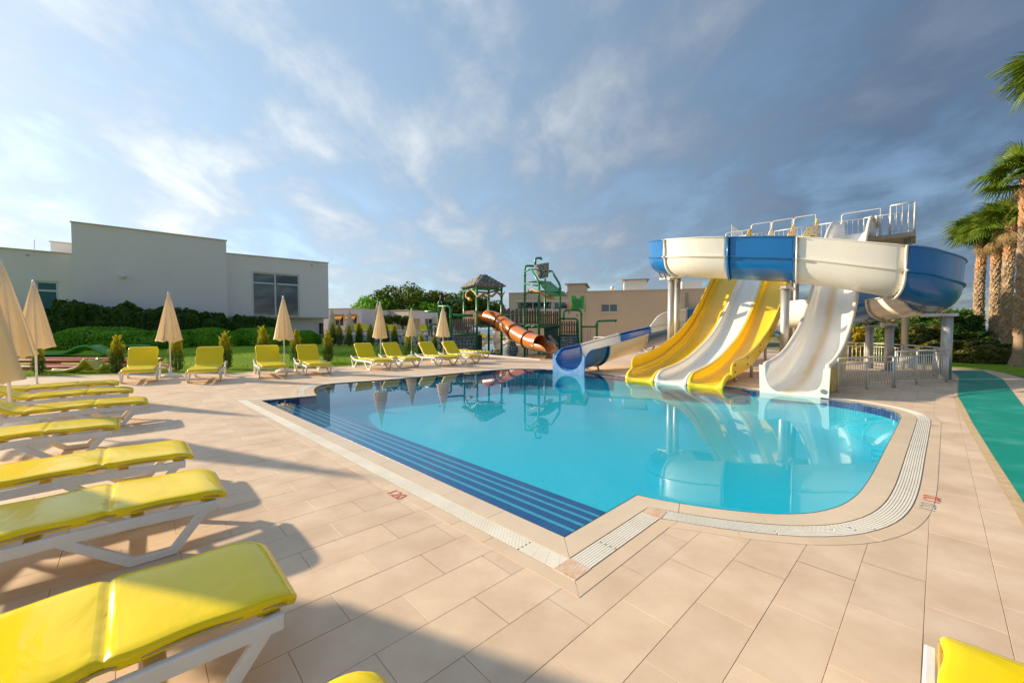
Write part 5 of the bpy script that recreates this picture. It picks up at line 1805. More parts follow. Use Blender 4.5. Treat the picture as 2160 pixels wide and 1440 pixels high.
def leaf_quads(P, size, aspect=1.8, out=None, jit=1.0, bend=None):
    """one kite-shaped leaf per point; `out` biases the leaf's facing"""
    n = len(P)
    nr = NR.normal(size=(n, 3))
    if out is not None: nr = nr * jit + out * 1.6
    nr /= np.linalg.norm(nr, axis=1, keepdims=True) + 1e-9
    t = NR.normal(size=(n, 3)) if bend is None else NR.normal(size=(n, 3)) * .35 + bend
    t -= nr * np.sum(t * nr, 1, keepdims=True); t /= np.linalg.norm(t, axis=1, keepdims=True) + 1e-9
    s = np.cross(nr, t)
    sz = (size * NR.uniform(.6, 1.3, n))[:, None]
    V = np.empty((n, 4, 3))
    V[:, 0] = P - t * sz * aspect * .5; V[:, 1] = P + s * sz * .5 + nr * sz * .12; V[:, 2] = P + t * sz * aspect * .5; V[:, 3] = P - s * sz * .5 + nr * sz * .12
    F = np.arange(n * 4).reshape(n, 4)
    return V.reshape(-1, 3), F
def leaf_obj(name, P, size, m_, parent, **k):
    V, F = leaf_quads(np.asarray(P), size, **k)
    o = bpy.data.objects.new(name, np_mesh(name, V, F, m_)); link(o, parent)
    return o
def sphere_pts(n):
    v = NR.normal(size=(n, 3)); return v / np.linalg.norm(v, axis=1, keepdims=True)
def lump(d, seed, amp, freq=2.2):
    return np.array([1 + amp * mnoise.noise(Vector(x) * freq + Vector((seed * 3.1, seed * 1.7, 0))) for x in d])

# ---- hedges and clipped bushes
def bush(name, label, cat, c, rx, ry, h, m_, n, size, group=None, seed=1, amp=.18, rz=0.0, power=1.0, core=(.020, .04, .008), z=None):
    root = thing(name, label, cat, (c[0], c[1], lawn_h(c[0], c[1]) - .03 if z is None else z), rz, group)
    d = sphere_pts(n); d[:, 2] = np.abs(d[:, 2])
    r = lump(d, seed, amp) * NR.uniform(.93, 1.03, n)
    q = np.sign(d) * np.abs(d) ** power
    P = q * r[:, None] * np.array([rx, ry, h])
    P[:, 2] = np.maximum(P[:, 2], .02)
    outn = d / np.array([rx, ry, h]); outn /= np.linalg.norm(outn, axis=1, keepdims=True)
    leaf_obj('foliage', P, size, m_, root, out=outn, jit=.8)
    # solid core blocks light through the leaves; inner shade is in its colour
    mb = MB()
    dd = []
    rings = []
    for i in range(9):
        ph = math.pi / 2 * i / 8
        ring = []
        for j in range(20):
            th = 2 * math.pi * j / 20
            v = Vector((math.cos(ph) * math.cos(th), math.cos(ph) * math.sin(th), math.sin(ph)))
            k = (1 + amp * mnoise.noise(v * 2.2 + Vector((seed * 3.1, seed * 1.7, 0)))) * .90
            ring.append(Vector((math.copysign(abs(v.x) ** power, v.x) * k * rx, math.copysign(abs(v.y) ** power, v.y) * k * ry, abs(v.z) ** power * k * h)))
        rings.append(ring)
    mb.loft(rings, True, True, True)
    mb.build('shade_core', M_CORE2 if m_ is M_LEAF_BUSH else M_CORE, root, world=False)
    return root
M_CORE = mat('dark_core_shade', (.022, .035, .010), (.035, .05, .014), rough=.95, scale=8, bump=.5)  # dark colour stands for the shade between the leaves
M_CORE2 = mat('green_core', (.05, .14, .012), (.07, .18, .016), rough=.95, scale=8, bump=.5)
def on_lawn(u, v, zoff=.35):
    p = G(u, v, zoff); return p
# tall dark hedge against the hall
def hall_pt(x, off):
    q = A_ + tA * u_of(x, A_, tA, 0); return q - HB * off
segs = ((118, 185, 2.75, 1.2, 'rounded dark hedge end below the teal glazing'), (182, 270, 2.55, 1.0, 'dark clipped hedge against the blank wall, left stretch'), (262, 350, 2.5, 1.0, 'dark clipped hedge against the blank wall, behind the first lawn parasol'), (342, 420, 2.4, 1.0, 'dark clipped hedge against the blank wall, right of the first lawn parasol'), (412, 472, 2.25, 1.0, 'dark clipped hedge at the corner of the blank wall'), (480, 580, 1.9, 1.0, 'dark low hedge under the big window'))
for k, (x0, x1, h, dp, lb) in enumerate(segs):
    p0, p1 = hall_pt(x0, 1.9), hall_pt(x1, 1.9)
    c = (p0 + p1) / 2
    bush('hedge', lb, 'hedge', c, (p1 - p0).length / 2 * 1.22, 1.0 * dp, h, M_LEAF_HEDGE, 9000, .13, 'dark hedge along the hall', k + 1, .30, math.atan2((p1 - p0).y, (p1 - p0).x), power=.55)
# bright clipped mounds before it
mounds = [((105, 345), 735, 1.20, 'long bright green clipped mound behind the toy tracks'), ((60, 135), 733, 1.12, 'bright green clipped mound behind the left parasols'), ((330, 400), 733, 1.10, 'small bright clipped mound behind the first lawn parasol'), ((378, 500), 731, 1.15, 'bright green clipped mound right of the first lawn parasol'), ((488, 620), 729, 1.18, 'bright green clipped mound behind the second lawn parasol'), ((600, 668), 727, 1.0, 'bright green clipped mound close to the recessed door'), ((470, 540), 715, 1.35, 'rounded bright bush under the big window'), ((520, 600), 716, 1.30, 'rounded bright bush behind the second lawn parasol'), ((140, 260), 722, 1.28, 'bright bush peeping over the long mound before the dark hedge')]
for k, ((x0, x1), v, h, lb) in enumerate(mounds):
    p0, p1 = on_lawn(x0, v), on_lawn(x1, v)
    c = (p0 + p1) / 2
    bush('clipped_bush', lb, 'bush', c, (p1 - p0).length / 2 * 1.04, 1.3, h, M_LEAF_BUSH, 15000, .075, 'clipped bushes on the lawn', k + 20, .16, 0, power=.75, core=None)

# ---- golden conifers along the lawn
def thuja_mesh(seed, h=1.35, r=.24):
    n = 3600
    t = NR.uniform(0, 1, n) ** .85
    z = .04 + t * (h - .04)
    prof = np.interp(t, [0, .06, .25, .55, .8, 1], [.45, .85, 1.0, .82, .52, .06]) * r
    a = NR.uniform(0, 2 * math.pi, n)
    lob = 1 + .22 * np.sin(a * 5 + seed + z * 7) + .12 * np.sin(a * 3 - z * 11)
    rr = prof * lob * NR.uniform(.55, 1.06, n)
    P = np.stack([np.cos(a) * rr, np.sin(a) * rr, z], 1)
    bend = np.stack([np.cos(a) * .75, np.sin(a) * .75, np.full(n, 1.25)], 1)
    V, F = leaf_quads(P, .022, 4.2, None, bend=bend)
    # feathery leading shoots
    m = 26
    P2, B2_ = [], []
    for i in range(m):
        a_ = NR.uniform(0, 6.28); zz = NR.uniform(.5, .95) * h; r0 = np.interp(zz / h, [0, .55, 1], [r, r * .8, .02])
        for k in range(14):
            q = k / 14 * .16
            P2.append((math.cos(a_) * (r0 * .8 + q * .75), math.sin(a_) * (r0 * .8 + q * .75), zz + q * 1.1)); B2_.append((math.cos(a_) + NR.normal() * .9, math.sin(a_) + NR.normal() * .9, .9))
    for k in range(40):
        P2.append((NR.normal() * .012, NR.normal() * .012, h - .12 + .22 * k / 40)); B2_.append((NR.normal() * .8, NR.normal() * .8, 1))
    V2, F2 = leaf_quads(np.array(P2), .018, 4.0, None, bend=np.array(B2_))
    return np_mesh('foliage', np.vstack([V, V2]), np.vstack([F, F2 + len(V)]), M_THUJA)
thuja = [thuja_mesh(s, h, r) for s, h, r in ((1, 1.35, .22), (2, 1.25, .2), (3, 1.42, .25))]
trunk_me = MB().tube([(0, 0, -.05), (0, 0, .3), (0, 0, .9)], [.03, .025, .01], 7).mesh('trunk', M_BARK)
def conifer(u, v, top, label, k, group):
    p = G(u, v)
    p.z = lawn_h(p.x, p.y)
    h = (v - top) / FPX * p.y
    root = thing('golden_conifer', label, 'conifer', p, k * 1.3, group)
    for me, nm in ((thuja[k % 3], 'foliage'), (trunk_me, 'trunk')):
        o = bpy.data.objects.new(nm, me); link(o, root)
    s = max(.6, min(1.5, h / 1.4)); root.scale = (s, s, s)
cl = [(82, 790, 726, 'dark green young conifer between the two left parasol poles'), (247, 787, 702, 'young golden-tipped conifer left of the squat lounger, before the toy tracks'), (372, 783, 708, 'young conifer just behind the first lawn parasol'), (476, 778, 700, 'young golden-tipped conifer standing alone between the first and second lawn parasols'),
      (557, 772, 683, 'young golden-tipped conifer rising behind the lounger left of the second lawn parasol'), (625, 766, 700, 'young conifer behind the second lawn parasol'), (692, 765, 699, 'young conifer just right of the fourth lawn lounger'),
      (702, 741, 690, 'young conifer of the back row close to the hall corner'), (716, 741, 699, 'second young conifer of the back row from the hall corner'), (737, 742, 699, 'third young conifer of the back row from the hall corner'), (758, 741, 690, 'fourth young conifer of the back row, behind the fifth lawn lounger'), (782, 743, 698, 'young conifer left of the third lawn parasol pole'),
      (815, 742, 695, 'young golden conifer right of the third lawn parasol pole'), (833, 743, 693, 'young golden conifer in front of the terrace wall, between the last parasols'), (862, 752, 700, 'fuller young conifer behind the sixth lawn lounger'), (888, 748, 702, 'young conifer left of the last lawn parasol'), (917, 744, 702, 'young golden conifer beside the play pool stone wall')]
for k, (u, v, tp_v, lb) in enumerate(cl):
    conifer(u, v, tp_v, lb, k, 'young conifers along the lawn')

# ---- grass blades on the nearer lawn
n = 60000
x = NR.uniform(-17, -2.6, n); y = np.interp(x, edge_x, edge_y) + .06 + (NR.uniform(0, 1, n) ** 1.6) * 9
zz = np.array([lawn_h(a, b) for a, b in zip(x, y)]) - .015
h = NR.uniform(.03, .075, n); w = .006
a = NR.uniform(0, 6.28, n); lean = NR.normal(size=(n, 2)) * .02
V = np.empty((n, 3, 3))
V[:, 0] = np.stack([x - np.cos(a) * w, y - np.sin(a) * w, zz], 1); V[:, 1] = np.stack([x + np.cos(a) * w, y + np.sin(a) * w, zz], 1); V[:, 2] = np.stack([x + lean[:, 0], y + lean[:, 1], zz + h], 1)
M_BLADE = foliage('grass_blade', (.12, .24, .012), (.22, .34, .018), (.32, .36, .04), trans=.35, scale=.8)
o = bpy.data.objects.new('grass', np_mesh('grass', V.reshape(-1, 3), np.arange(n * 3).reshape(n, 3), M_BLADE)); link(o)
tag(o, 'short green mown grass on the lawn', 'grass', kind='stuff')

# ---- trees
def tree(name, label, x, y, z0, h, rx, m_, n, size, seed, group, trunk_h=.35, crown_flat=1.0, spread=.5, clumps=42, tr=.18):
    rg = random.Random(seed)
    root = thing(name, label, 'tree', (x, y, z0), 0, group)
    mb = MB()
    hc = h * trunk_h
    mb.tube([(0, 0, -.1), (.05, 0, hc * .6), (0, .08, hc), (.05, 0, hc + (h - hc) * .5)], [tr, tr * .8, tr * .7, tr * .25], 9)
    C = []
    for i in range(clumps):
        d = Vector((rg.gauss(0, 1), rg.gauss(0, 1), rg.gauss(0, 1))).normalized()
        r_ = rg.uniform(.45, 1.0)
        zc_ = hc + (h - hc) * .5
        C.append((d.x * r_ * rx, d.y * r_ * rx, zc_ + d.z * r_ * (h - hc) * .5 * crown_flat, rg.uniform(.20, .36) * rx))
    for i in range(0, clumps, 3):
        c = C[i]
        mb.tube([(0, 0, hc * .85), (c[0] * .45, c[1] * .45, hc + (c[2] - hc) * .4), (c[0], c[1], c[2])], [tr * .4, tr * .22, .02], 5)
    mb.build('trunk', M_BARK, root, world=False)
    per = n // clumps
    P, O = [], []
    for c in C:
        d = sphere_pts(per); r_ = NR.uniform(.55, 1.08, per)[:, None]
        P.append(np.array(c[:3]) + d * r_ * c[3] * np.array([1, 1, .8])); O.append(d)
    leaf_obj('crown', np.vstack(P), size, m_, root, out=np.vstack(O), jit=1.3)
    return root
gt = 'trees beyond the terrace'
tl = [('leafy_tree', 'bright round tree beyond the terrace, left of the tallest tree', 800, 66, 1.0, 628, 4.0, M_LEAF_BUSH), ('leafy_tree', 'tallest spreading dark tree beyond the terrace', 862, 68, 1.0, 610, 6.2, M_LEAF_TREE), ('leafy_tree', 'low round tree right of the tallest tree, behind the bird figure', 905, 66, 1.0, 636, 3.6, M_LEAF_BUSH), ('leafy_tree', 'dark tree behind the roofed play tower', 985, 66, .5, 618, 4.8, M_LEAF_TREE), ('leafy_tree', 'small round tree seen between the play tower posts and the beige building', 1043, 66, .5, 636, 2.6, M_LEAF_TREE), ('leafy_tree', 'dark tree glimpsed behind the roofed tower on its left', 948, 68, .5, 628, 3.4, M_LEAF_TREE), ('leafy_tree', 'slim dark green tree beside the pavilion', 772, 56, 1.0, 655, 2.0, M_LEAF_HEDGE), ('leafy_tree', 'pale tree beside the pavilion, next to the slim dark one', 785, 60, 1.0, 650, 2.2, M_LEAF_OLIVE), ('clipped_tree', 'ball-clipped small tree before the annexe doors', 849, 50, 1.0, 665, 1.15, M_LEAF_HEDGE), ('clipped_tree', 'ball-clipped small tree behind the third lawn parasol', 814, 49, 1.0, 664, 1.0, M_LEAF_HEDGE)]
for k, (nm, lb, u, dpt, z0, vt, rx, m_) in enumerate(tl):
    p = D(u, 690, dpt)
    top = 1.5 + (694 - vt) / FPX * dpt
    tree(nm, lb, p.x, p.y, z0 - .1, top - z0 + .1, rx, m_, 9000 if rx > 3 else 4500, .30 if rx > 3 else .16, 31 + k, gt, trunk_h=.22 if rx > 1.5 else .45, clumps=46 if rx > 3 else 26)
# evergreens and shrubs behind the flume on the right
pr = D(2000, 700, 24)
def shaggy(label, u, dpt, vt, rx, seed, m_=M_LEAF_PINE, n=9000, z0=0.0, lean=.25):
    """wind-swept evergreen: drooping fan sprays"""
    p = D(u, 700, dpt); top = 1.5 + (694 - vt) / FPX * dpt
    root = thing('evergreen_tree', label, 'tree', (p.x, p.y, z0), 0, 'evergreens behind the slides')
    rg = random.Random(seed)
    MB().tube([(0, 0, -.1), (0, 0, top * .5), (lean * .3, 0, top * .95)], [.12, .09, .02], 8).build('trunk', M_BARK, root, world=False)
    P, B_2 = [], []
    sprays = 120
    for i in range(sprays):
        t = rg.uniform(.06, 1) ** .9
        a = rg.uniform(0, 6.28)
        r0 = rx * (1.05 - .75 * t) * rg.uniform(.55, 1.1)
        c = Vector((math.cos(a) * r0 * .5 + lean * t, math.sin(a) * r0 * .5, top * t * .93))
        d = Vector((math.cos(a), math.sin(a), rg.uniform(.1, .55))).normalized()
        for k in range(n // sprays):
            s = rg.uniform(0, 1)
            q = c + d * (s * r0 * .75) + Vector((rg.gauss(0, 1), rg.gauss(0, 1), rg.gauss(0, .6))) * (.12 * rx * (1.1 - s))
            P.append(tuple(q)); B_2.append(tuple(d + Vector((rg.gauss(0, .3), rg.gauss(0, .3), rg.gauss(0, .3)))))
    leaf_obj('crown', P, .07, m_, root, aspect=3.2, bend=np.array(B_2))
    return root
shaggy('broad shaggy dark evergreen right of the blue bend, before the palms', 2012, 21, 652, 1.55, 3)
shaggy('shaggy evergreen half hidden behind the railing and columns', 1985, 23, 650, 1.3, 4)
shaggy('dark evergreen behind the house and white bend', 1925, 27, 655, 1.8, 6)
shaggy('dark evergreen behind the lower blue trough', 1825, 28, 672, 2.2, 7, n=7000)
shaggy('dark evergreen glimpsed between yellow and white slides', 1700, 40, 628, 3.0, 8, n=7000)
shaggy('small dark evergreen left of the ochre house', 1860, 30, 680, 1.5, 9, n=5000)
sh = [('yellow_shrub', 'yellow flowering shrub behind the railing', 1815, 22.5, 695, 1.1, M_LEAF_YEL), ('yellow_shrub', 'second yellow flowering shrub, close to the ochre house', 1845, 22, 703, 1.0, M_LEAF_YEL), ('green_shrub', 'loose green shrub behind the railing and columns', 1880, 21, 694, 1.0, M_LEAF_TREE), ('green_shrub', 'olive shrub behind the steel columns', 1930, 20.5, 690, 1.2, M_LEAF_OLIVE), ('green_shrub', 'olive green shrub at the foot of the palms, left end', 2022, 19.2, 718, 1.3, M_LEAF_OLIVE), ('green_shrub', 'olive green shrub in the middle of the palm bed', 2062, 18.6, 721, 1.3, M_LEAF_OLIVE), ('green_shrub', 'olive green shrub before the palm trunks', 2098, 17.9, 728, 1.3, M_LEAF_OLIVE), ('green_shrub', 'taller olive shrub beside the leftmost palm trunk', 2056, 20.5, 712, 1.1, M_LEAF_OLIVE), ('green_shrub', 'brownish low hedge bush left of the palm bed', 1985, 19.5, 722, 1.2, M_LEAF_OLIVE)]
for k, (nm, lb, u, dpt, vt, rx, m_) in enumerate(sh):
    p = D(u, 720, dpt); top = 1.5 + (694 - vt) / FPX * dpt
    bush(nm, lb, 'shrub', (p.x, p.y), rx, .9, top, m_, 4200, .10, 'shrubs on the right lawn', 60 + k, .35, 0, power=.8, z=0.0)

# ---- fan palms
M_PALMLEAF = foliage('palm_leaf', (.08, .17, .012), (.18, .26, .018), (.30, .32, .03), trans=.3, scale=.8, rough=.45)
M_PALMDEAD = foliage('dry_palm_leaf', (.30, .20, .08), (.40, .28, .12), (.24, .15, .06), trans=.2, scale=2)
M_PTRUNK = mat('palm_trunk', (.27, .18, .11), (.38, .28, .18), rough=.9, scale=9, bump=.5, bscale=30)
M_BOOT = mat('palm_boot', (.34, .23, .135), (.48, .35, .22), rough=.85, scale=6, bump=.3, island=.25)
M_BOOTR = mat('reddish_palm_boot', (.42, .22, .10), (.52, .31, .16), rough=.85, scale=6, bump=.3, island=.25)
def frond_mesh(seed, L_=1.0, stalk=.9, droop=.35, m_=M_PALMLEAF):
    """fan leaf: stalk along +x, pleated blade of narrow segments with hanging tips"""
    rg = random.Random(seed)
    mb = MB()
    P = [(0, 0, 0), (stalk * .5, 0, .06), (stalk, 0, .02)]
    mb.tube(P, [.022, .016, .012], 5)
    hub = Vector((stalk, 0, .02))
    nseg = 30
    for i in range(nseg):
        a = -2.15 + 4.3 * i / (nseg - 1)
        ln = L_ * (.72 + .28 * math.cos(a * .55)) * rg.uniform(.88, 1.08)
        d = Vector((math.cos(a), math.sin(a), 0)); sd = Vector((-d.y, d.x, 0))
        w = .030 * L_
        pts = []
        for k in range(6):
            t = k / 5
            z = .10 * L_ * t - droop * L_ * max(0, t - .45) ** 1.6 * 2.2 + rg.uniform(-.012, .012)
            z -= .10 * L_ * abs(math.sin(a)) * t
            pts.append((hub + d * (ln * (t - .14 * max(0, t - .6))) + Vector((0, 0, z)), w * (1.25 - .25 * abs(t - .4)) * (1 - t ** 3) + .002))
        V, F = [], []
        for p, ww in pts:
            V += [p - sd * ww, p + Vector((0, 0, .014)), p + sd * ww]
        for k in range(5):
            F += [(3*k, 3*k+3, 3*k+4, 3*k+1), (3*k+1, 3*k+4, 3*k+5, 3*k+2)]
        mb.add(V, F, False)
    return mb.mesh('frond', m_, fix=False)
fr_me = [frond_mesh(1, .80, .75, .45), frond_mesh(2, .88, .85, .65), frond_mesh(3, .78, .8, .30)]
fr_dead = [frond_mesh(7, .62, .55, 1.0, M_PALMDEAD), frond_mesh(8, .58, .5, .9, M_PALMDEAD)]
def palm(label, base, top, r, seed, nf=26, dead=4, sc=1.0, boots=True):
    rg = random.Random(seed)
    base, top = Vector(base), Vector(top)
    root = thing('fan_palm', label, 'palm tree', base, 0, 'fan palms on the right lawn')
    H_ = top.z - base.z
    path, rad = [], []
    bow = Vector((rg.uniform(-.12, .12), rg.uniform(-.1, .1), 0))
    for i in range(15):
        t = i / 14
        path.append((top - base) * t + bow * math.sin(math.pi * t)); rad.append(r * (1.55 - .62 * min(1, t / .06)) if t < .06 else r * (.93 - .18 * t))
    MB().tube([Vector((0, 0, -.1))] + path, [r * 1.6] + rad, 16).build('trunk', M_PTRUNK, root, world=False)
    # stubs of cut leaf stalks, in a spiral; too many to count
    for part, z0, z1, m_ in (('lower_leaf_stubs', .16, .72, M_BOOT), ('upper_leaf_stubs', .72, 1.0, M_BOOTR)):
        mb = MB()
        n_ = int(H_ * 62 * (z1 - z0))
        for k in range(n_):
            t = z0 + (z1 - z0) * k / n_
            a = k * 2.39996 + rg.uniform(-.15, .15)
            c = (top - base) * t + bow * math.sin(math.pi * t)
            rr = r * (.93 - .18 * t)
            d = Vector((math.cos(a), math.sin(a), 0)); s = Vector((-d.y, d.x, 0))
            up = Vector((0, 0, 1))
            ln = rg.uniform(.10, .19) * (1.25 if part[0] == 'u' else 1); w = rg.uniform(.05, .075)
            o_ = rg.uniform(.045, .10)
            p0 = c + d * rr * .92
            p1 = p0 + d * o_ + up * ln
            V = [p0 - s * w - up * .02, p0 + s * w - up * .02, p0 + s * w * .7 + up * ln * .8 , p0 - s * w * .7 + up * ln * .8, p1 - s * w * .45 + d * .0, p1 + s * w * .45, p0 + d * .05 + up * .0]
            mb.add(V, [(0, 1, 6), (0, 6, 5, 4), (0, 4, 3), (6, 1, 5), (1, 2, 5), (2, 3, 4, 5)])
        o = mb.build(part, m_, root, world=False, fix=False); o['kind'] = 'stuff'
    tt = top - base
    for k in range(nf):
        e_ = rg.uniform(-.35, 1.25)
        a = k * 2.39996 + rg.uniform(-.3, .3)
        o = bpy.data.objects.new('frond', rg.choice(fr_me)); link(o, root)
        o.location = tt + Vector((0, 0, rg.uniform(-.1, .1)))
        o.rotation_euler = (rg.uniform(-.4, .4), -e_, a); s = sc * rg.uniform(.8, 1.12); o.scale = (s, s, s)
    for k in range(dead):
        o = bpy.data.objects.new('dry_frond', rg.choice(fr_dead)); link(o, root)
        o.location = tt + Vector((0, 0, -.15)); o.rotation_euler = (rg.uniform(-.3, .3), rg.uniform(.7, 1.3), rg.uniform(0, 6.28)); s = sc * rg.uniform(.8, 1.1); o.scale = (s, s, s)
    return root
def palm_px(label, ub, vb, dpt, ut, vt, wpx, seed, **k):
    b = D(ub, vb, dpt); b.z = 0
    t = D(ut, vt, dpt + .2)
    palm(label, b, t, wpx / FPX * dpt / 2 * .70, seed, **k)
palm_px('fan palm with a slender trunk, first of the row by the straw shades', 2068, 760, 21.5, 2075, 500, 22, 1, sc=1.1)
palm_px('fan palm second in the row by the straw shades', 2095, 760, 20.5, 2103, 492, 22, 2, sc=1.05)
palm_px('fan palm third in the row, its base hidden by the shrubs', 2122, 765, 18.6, 2134, 470, 24, 3, sc=1.0)
palm_px('tallest palm of the row with a thick pale base at the paving', 2148, 772, 16.2, 2168, 372, 30, 4, sc=1.0)
palm_px('very tall palm beyond the row, only hanging fronds in view', 2330, 800, 11.6, 2255, 165, 34, 5, sc=1.12, dead=10)

# straw shades on the beach
M_STRAW = mat('straw_thatch', (.34, .22, .11), (.46, .31, .17), rough=.95, scale=14, bump=.6, bscale=40)
for u, v0, v1, dpt, lb in ((2049, 697, 712, 40, 'straw beach shade left of the palms, seen beside the evergreen'), (2140, 701, 722, 40, 'straw beach shade seen between the palm trunks'), (2036, 700, 712, 44, 'farther straw beach shade, mostly behind the evergreen')):
    p = D(u, 700, dpt); zt_ = 1.5 + (694 - v0) / FPX * dpt + .1
    t = thing('straw_parasol', lb, 'beach shade', (p.x, p.y, -.05), 0, 'straw shades on the beach')
    MB().lathe([(.55, zt_ - .75), (.62, zt_ - .7), (.5, zt_ - .25), (.2, zt_), (.02, zt_ + .05)], 16).build('thatch', M_STRAW, t, world=False)
    MB().tube([(0, 0, 0), (0, 0, zt_)], .05, 8).build('pole', M_BARK, t, world=False)
# person in a pink shirt behind the palm trunk
def person(x, y):
    t = thing('person', 'person in a pink shirt and dark trousers standing beside the thick palm trunk', 'person', (x, y, 0), R(-20))
    J = {'pel': (0, 0, .95), 'spine': (0, 0, 1.2), 'chest': (0, 0, 1.38), 'neck': (0, .01, 1.5), 'head0': (0, .0, 1.58), 'head1': (0, 0, 1.70), 'sl': (-.19, 0, 1.41), 'sr': (.19, 0, 1.41), 'el': (-.25, .02, 1.14), 'er': (.25, .02, 1.14), 'wl': (-.24, -.08, .92), 'wr': (.24, -.08, .92), 'hl': (-.24, -.11, .83), 'hr': (.24, -.11, .83),
         'tl': (-.10, 0, .88), 'tr': (.10, 0, .88), 'kl': (-.11, -.01, .48), 'kr': (.11, -.01, .48), 'al': (-.11, .02, .08), 'ar': (.11, .02, .08), 'fl': (-.12, -.14, .03), 'fr': (.12, -.14, .03)}
    Rr = {'pel': .14, 'spine': .13, 'chest': .155, 'neck': .055, 'head0': .08, 'head1': .095, 'sl': .07, 'sr': .07, 'el': .048, 'er': .048, 'wl': .032, 'wr': .032, 'hl': .035, 'hr': .035, 'tl': .10, 'tr': .10, 'kl': .065, 'kr': .065, 'al': .045, 'ar': .045, 'fl': .04, 'fr': .04}
    E_ = [('pel', 'spine'), ('spine', 'chest'), ('chest', 'neck'), ('neck', 'head0'), ('head0', 'head1'), ('chest', 'sl'), ('chest', 'sr'), ('sl', 'el'), ('el', 'wl'), ('wl', 'hl'), ('sr', 'er'), ('er', 'wr'), ('wr', 'hr'), ('pel', 'tl'), ('pel', 'tr'), ('tl', 'kl'), ('kl', 'al'), ('al', 'fl'), ('tr', 'kr'), ('kr', 'ar'), ('ar', 'fr')]
    ks = list(J)
    def skin(name, keys, grow, m_, root_k):
        me = bpy.data.meshes.new(name)
        ed = [(keys.index(a), keys.index(b)) for a, b in E_ if a in keys and b in keys]
        me.from_pydata([J[k] for k in keys], ed, [])
        o = bpy.data.objects.new(name, me); link(o, t); me.materials.append(m_)
        md = o.modifiers.new('skin', 'SKIN')
        for i, k in enumerate(keys):
            sv = me.skin_vertices[0].data[i]; sv.radius = (Rr[k] + grow,) * 2; sv.use_root = (k == root_k)
        o.modifiers.new('sub', 'SUBSURF').levels = 2; o.modifiers['sub'].render_levels = 2
        return o
    skin('body', ks, 0, mat('skin', (.45, .27, .18), rough=.6), 'pel')
    skin('shirt', ['spine', 'chest', 'sl', 'sr', 'el', 'er', 'pel'], .018, mat('pink_cotton', (.72, .16, .42), (.78, .24, .5), rough=.85, scale=8), 'pel')
    skin('trousers', ['pel', 'tl', 'tr', 'kl', 'kr', 'al', 'ar'], .016, mat('dark_cotton', (.03, .03, .04), rough=.9), 'pel')
    MB().lathe([(.02, -.02), (.085, 0), (.10, .06), (.085, .12), (.02, .15)], 12, c=(0, .02, 1.66)).build('hair', mat('dark_hair', (.03, .02, .015), rough=.6), t, world=False)
p = D(2131, 760, 19.6); person(p.x, p.y)
p = D(2103, 732, 26)
bn = thing('litter_bin', 'small bright green bin seen between the palm trunks', 'bin', (p.x, p.y, 0))
MB().lathe([(.20, 0), (.24, .1), (.27, .70), (.29, .72), (.29, .76), (.22, .84), (.02, .88)], 16).build('drum', mat('green_plastic', (.03, .55, .10), rough=.4), bn, world=False)
MB().box((0, -.25, .62), (.22, .06, .10)).build('slot', M_DARK, bn, world=False)
# ================================================================= water play structure
M_GREEN = mat('green_painted_pipe', (.012, .20, .065), (.03, .28, .09), rough=.38, scale=3, coat=.2, dirt=((.02, .12, .07), 2, .55, .8, .5))
M_LGREEN = mat('light_green_panel', (.03, .36, .05), (.05, .44, .07), rough=.45, scale=3)
M_WOOD = mat('brown_stained_plank', (.13, .065, .035), (.22, .12, .075), rough=.75, scale=3, stretch=(6, 6, 1), bump=.2, island=.25)
M_WOODG = mat('grey_stained_plank', (.20, .14, .115), (.27, .19, .155), rough=.75, scale=3, stretch=(6, 6, 1), bump=.2, island=.2)
M_PINKW = mat('faded_pink_plank', (.50, .33, .26), (.58, .41, .33), rough=.8, scale=3, island=.2)
M_OTUBE = mat('orange_fibreglass', (.62, .17, .028), (.70, .24, .05), rough=.28, scale=1.5, coat=.4, dirt=((.42, .16, .06), 2.2, .55, .75, .6))
M_ORIM = mat('dark_orange_flange', (.42, .09, .02), rough=.35, coat=.3)
M_BLOCK = mat('grey_cast_block', (.20, .195, .185), (.36, .35, .33), rough=.85, scale=6, island=.3)
M_PEBBLE = mat('grey_cast_stone', (.26, .28, .28), (.42, .44, .43), rough=.7, scale=4, island=.2)
M_SAND = mat('sandy_cast_panel', (.55, .40, .24), (.62, .48, .31), rough=.8, scale=3)
M_DKGREEN = mat('dark_green_panel', (.03, .09, .075), (.05, .13, .10), rough=.7, scale=2)
M_SNAKE = mat('orange_snake_skin', (.60, .28, .08), (.45, .20, .06), rough=.5, scale=6)
M_SNAKEY = mat('yellow_snake_head', (.80, .45, .02), (.75, .35, .02), rough=.5, scale=6)
M_BLACK = mat('black_plumage', (.015, .016, .02), (.03, .03, .035), rough=.55, scale=8)
M_BEAK = mat('orange_beak', (.65, .22, .12), rough=.4)
M_PORANGE = mat('orange_plumage', (.72, .28, .06), (.80, .45, .14), rough=.6, scale=8)
M_PBLUE = mat('blue_plumage', (.05, .10, .32), (.04, .16, .38), rough=.6, scale=8)
M_SIGNB = mat('blue_notice', (.10, .26, .55), rough=.4)

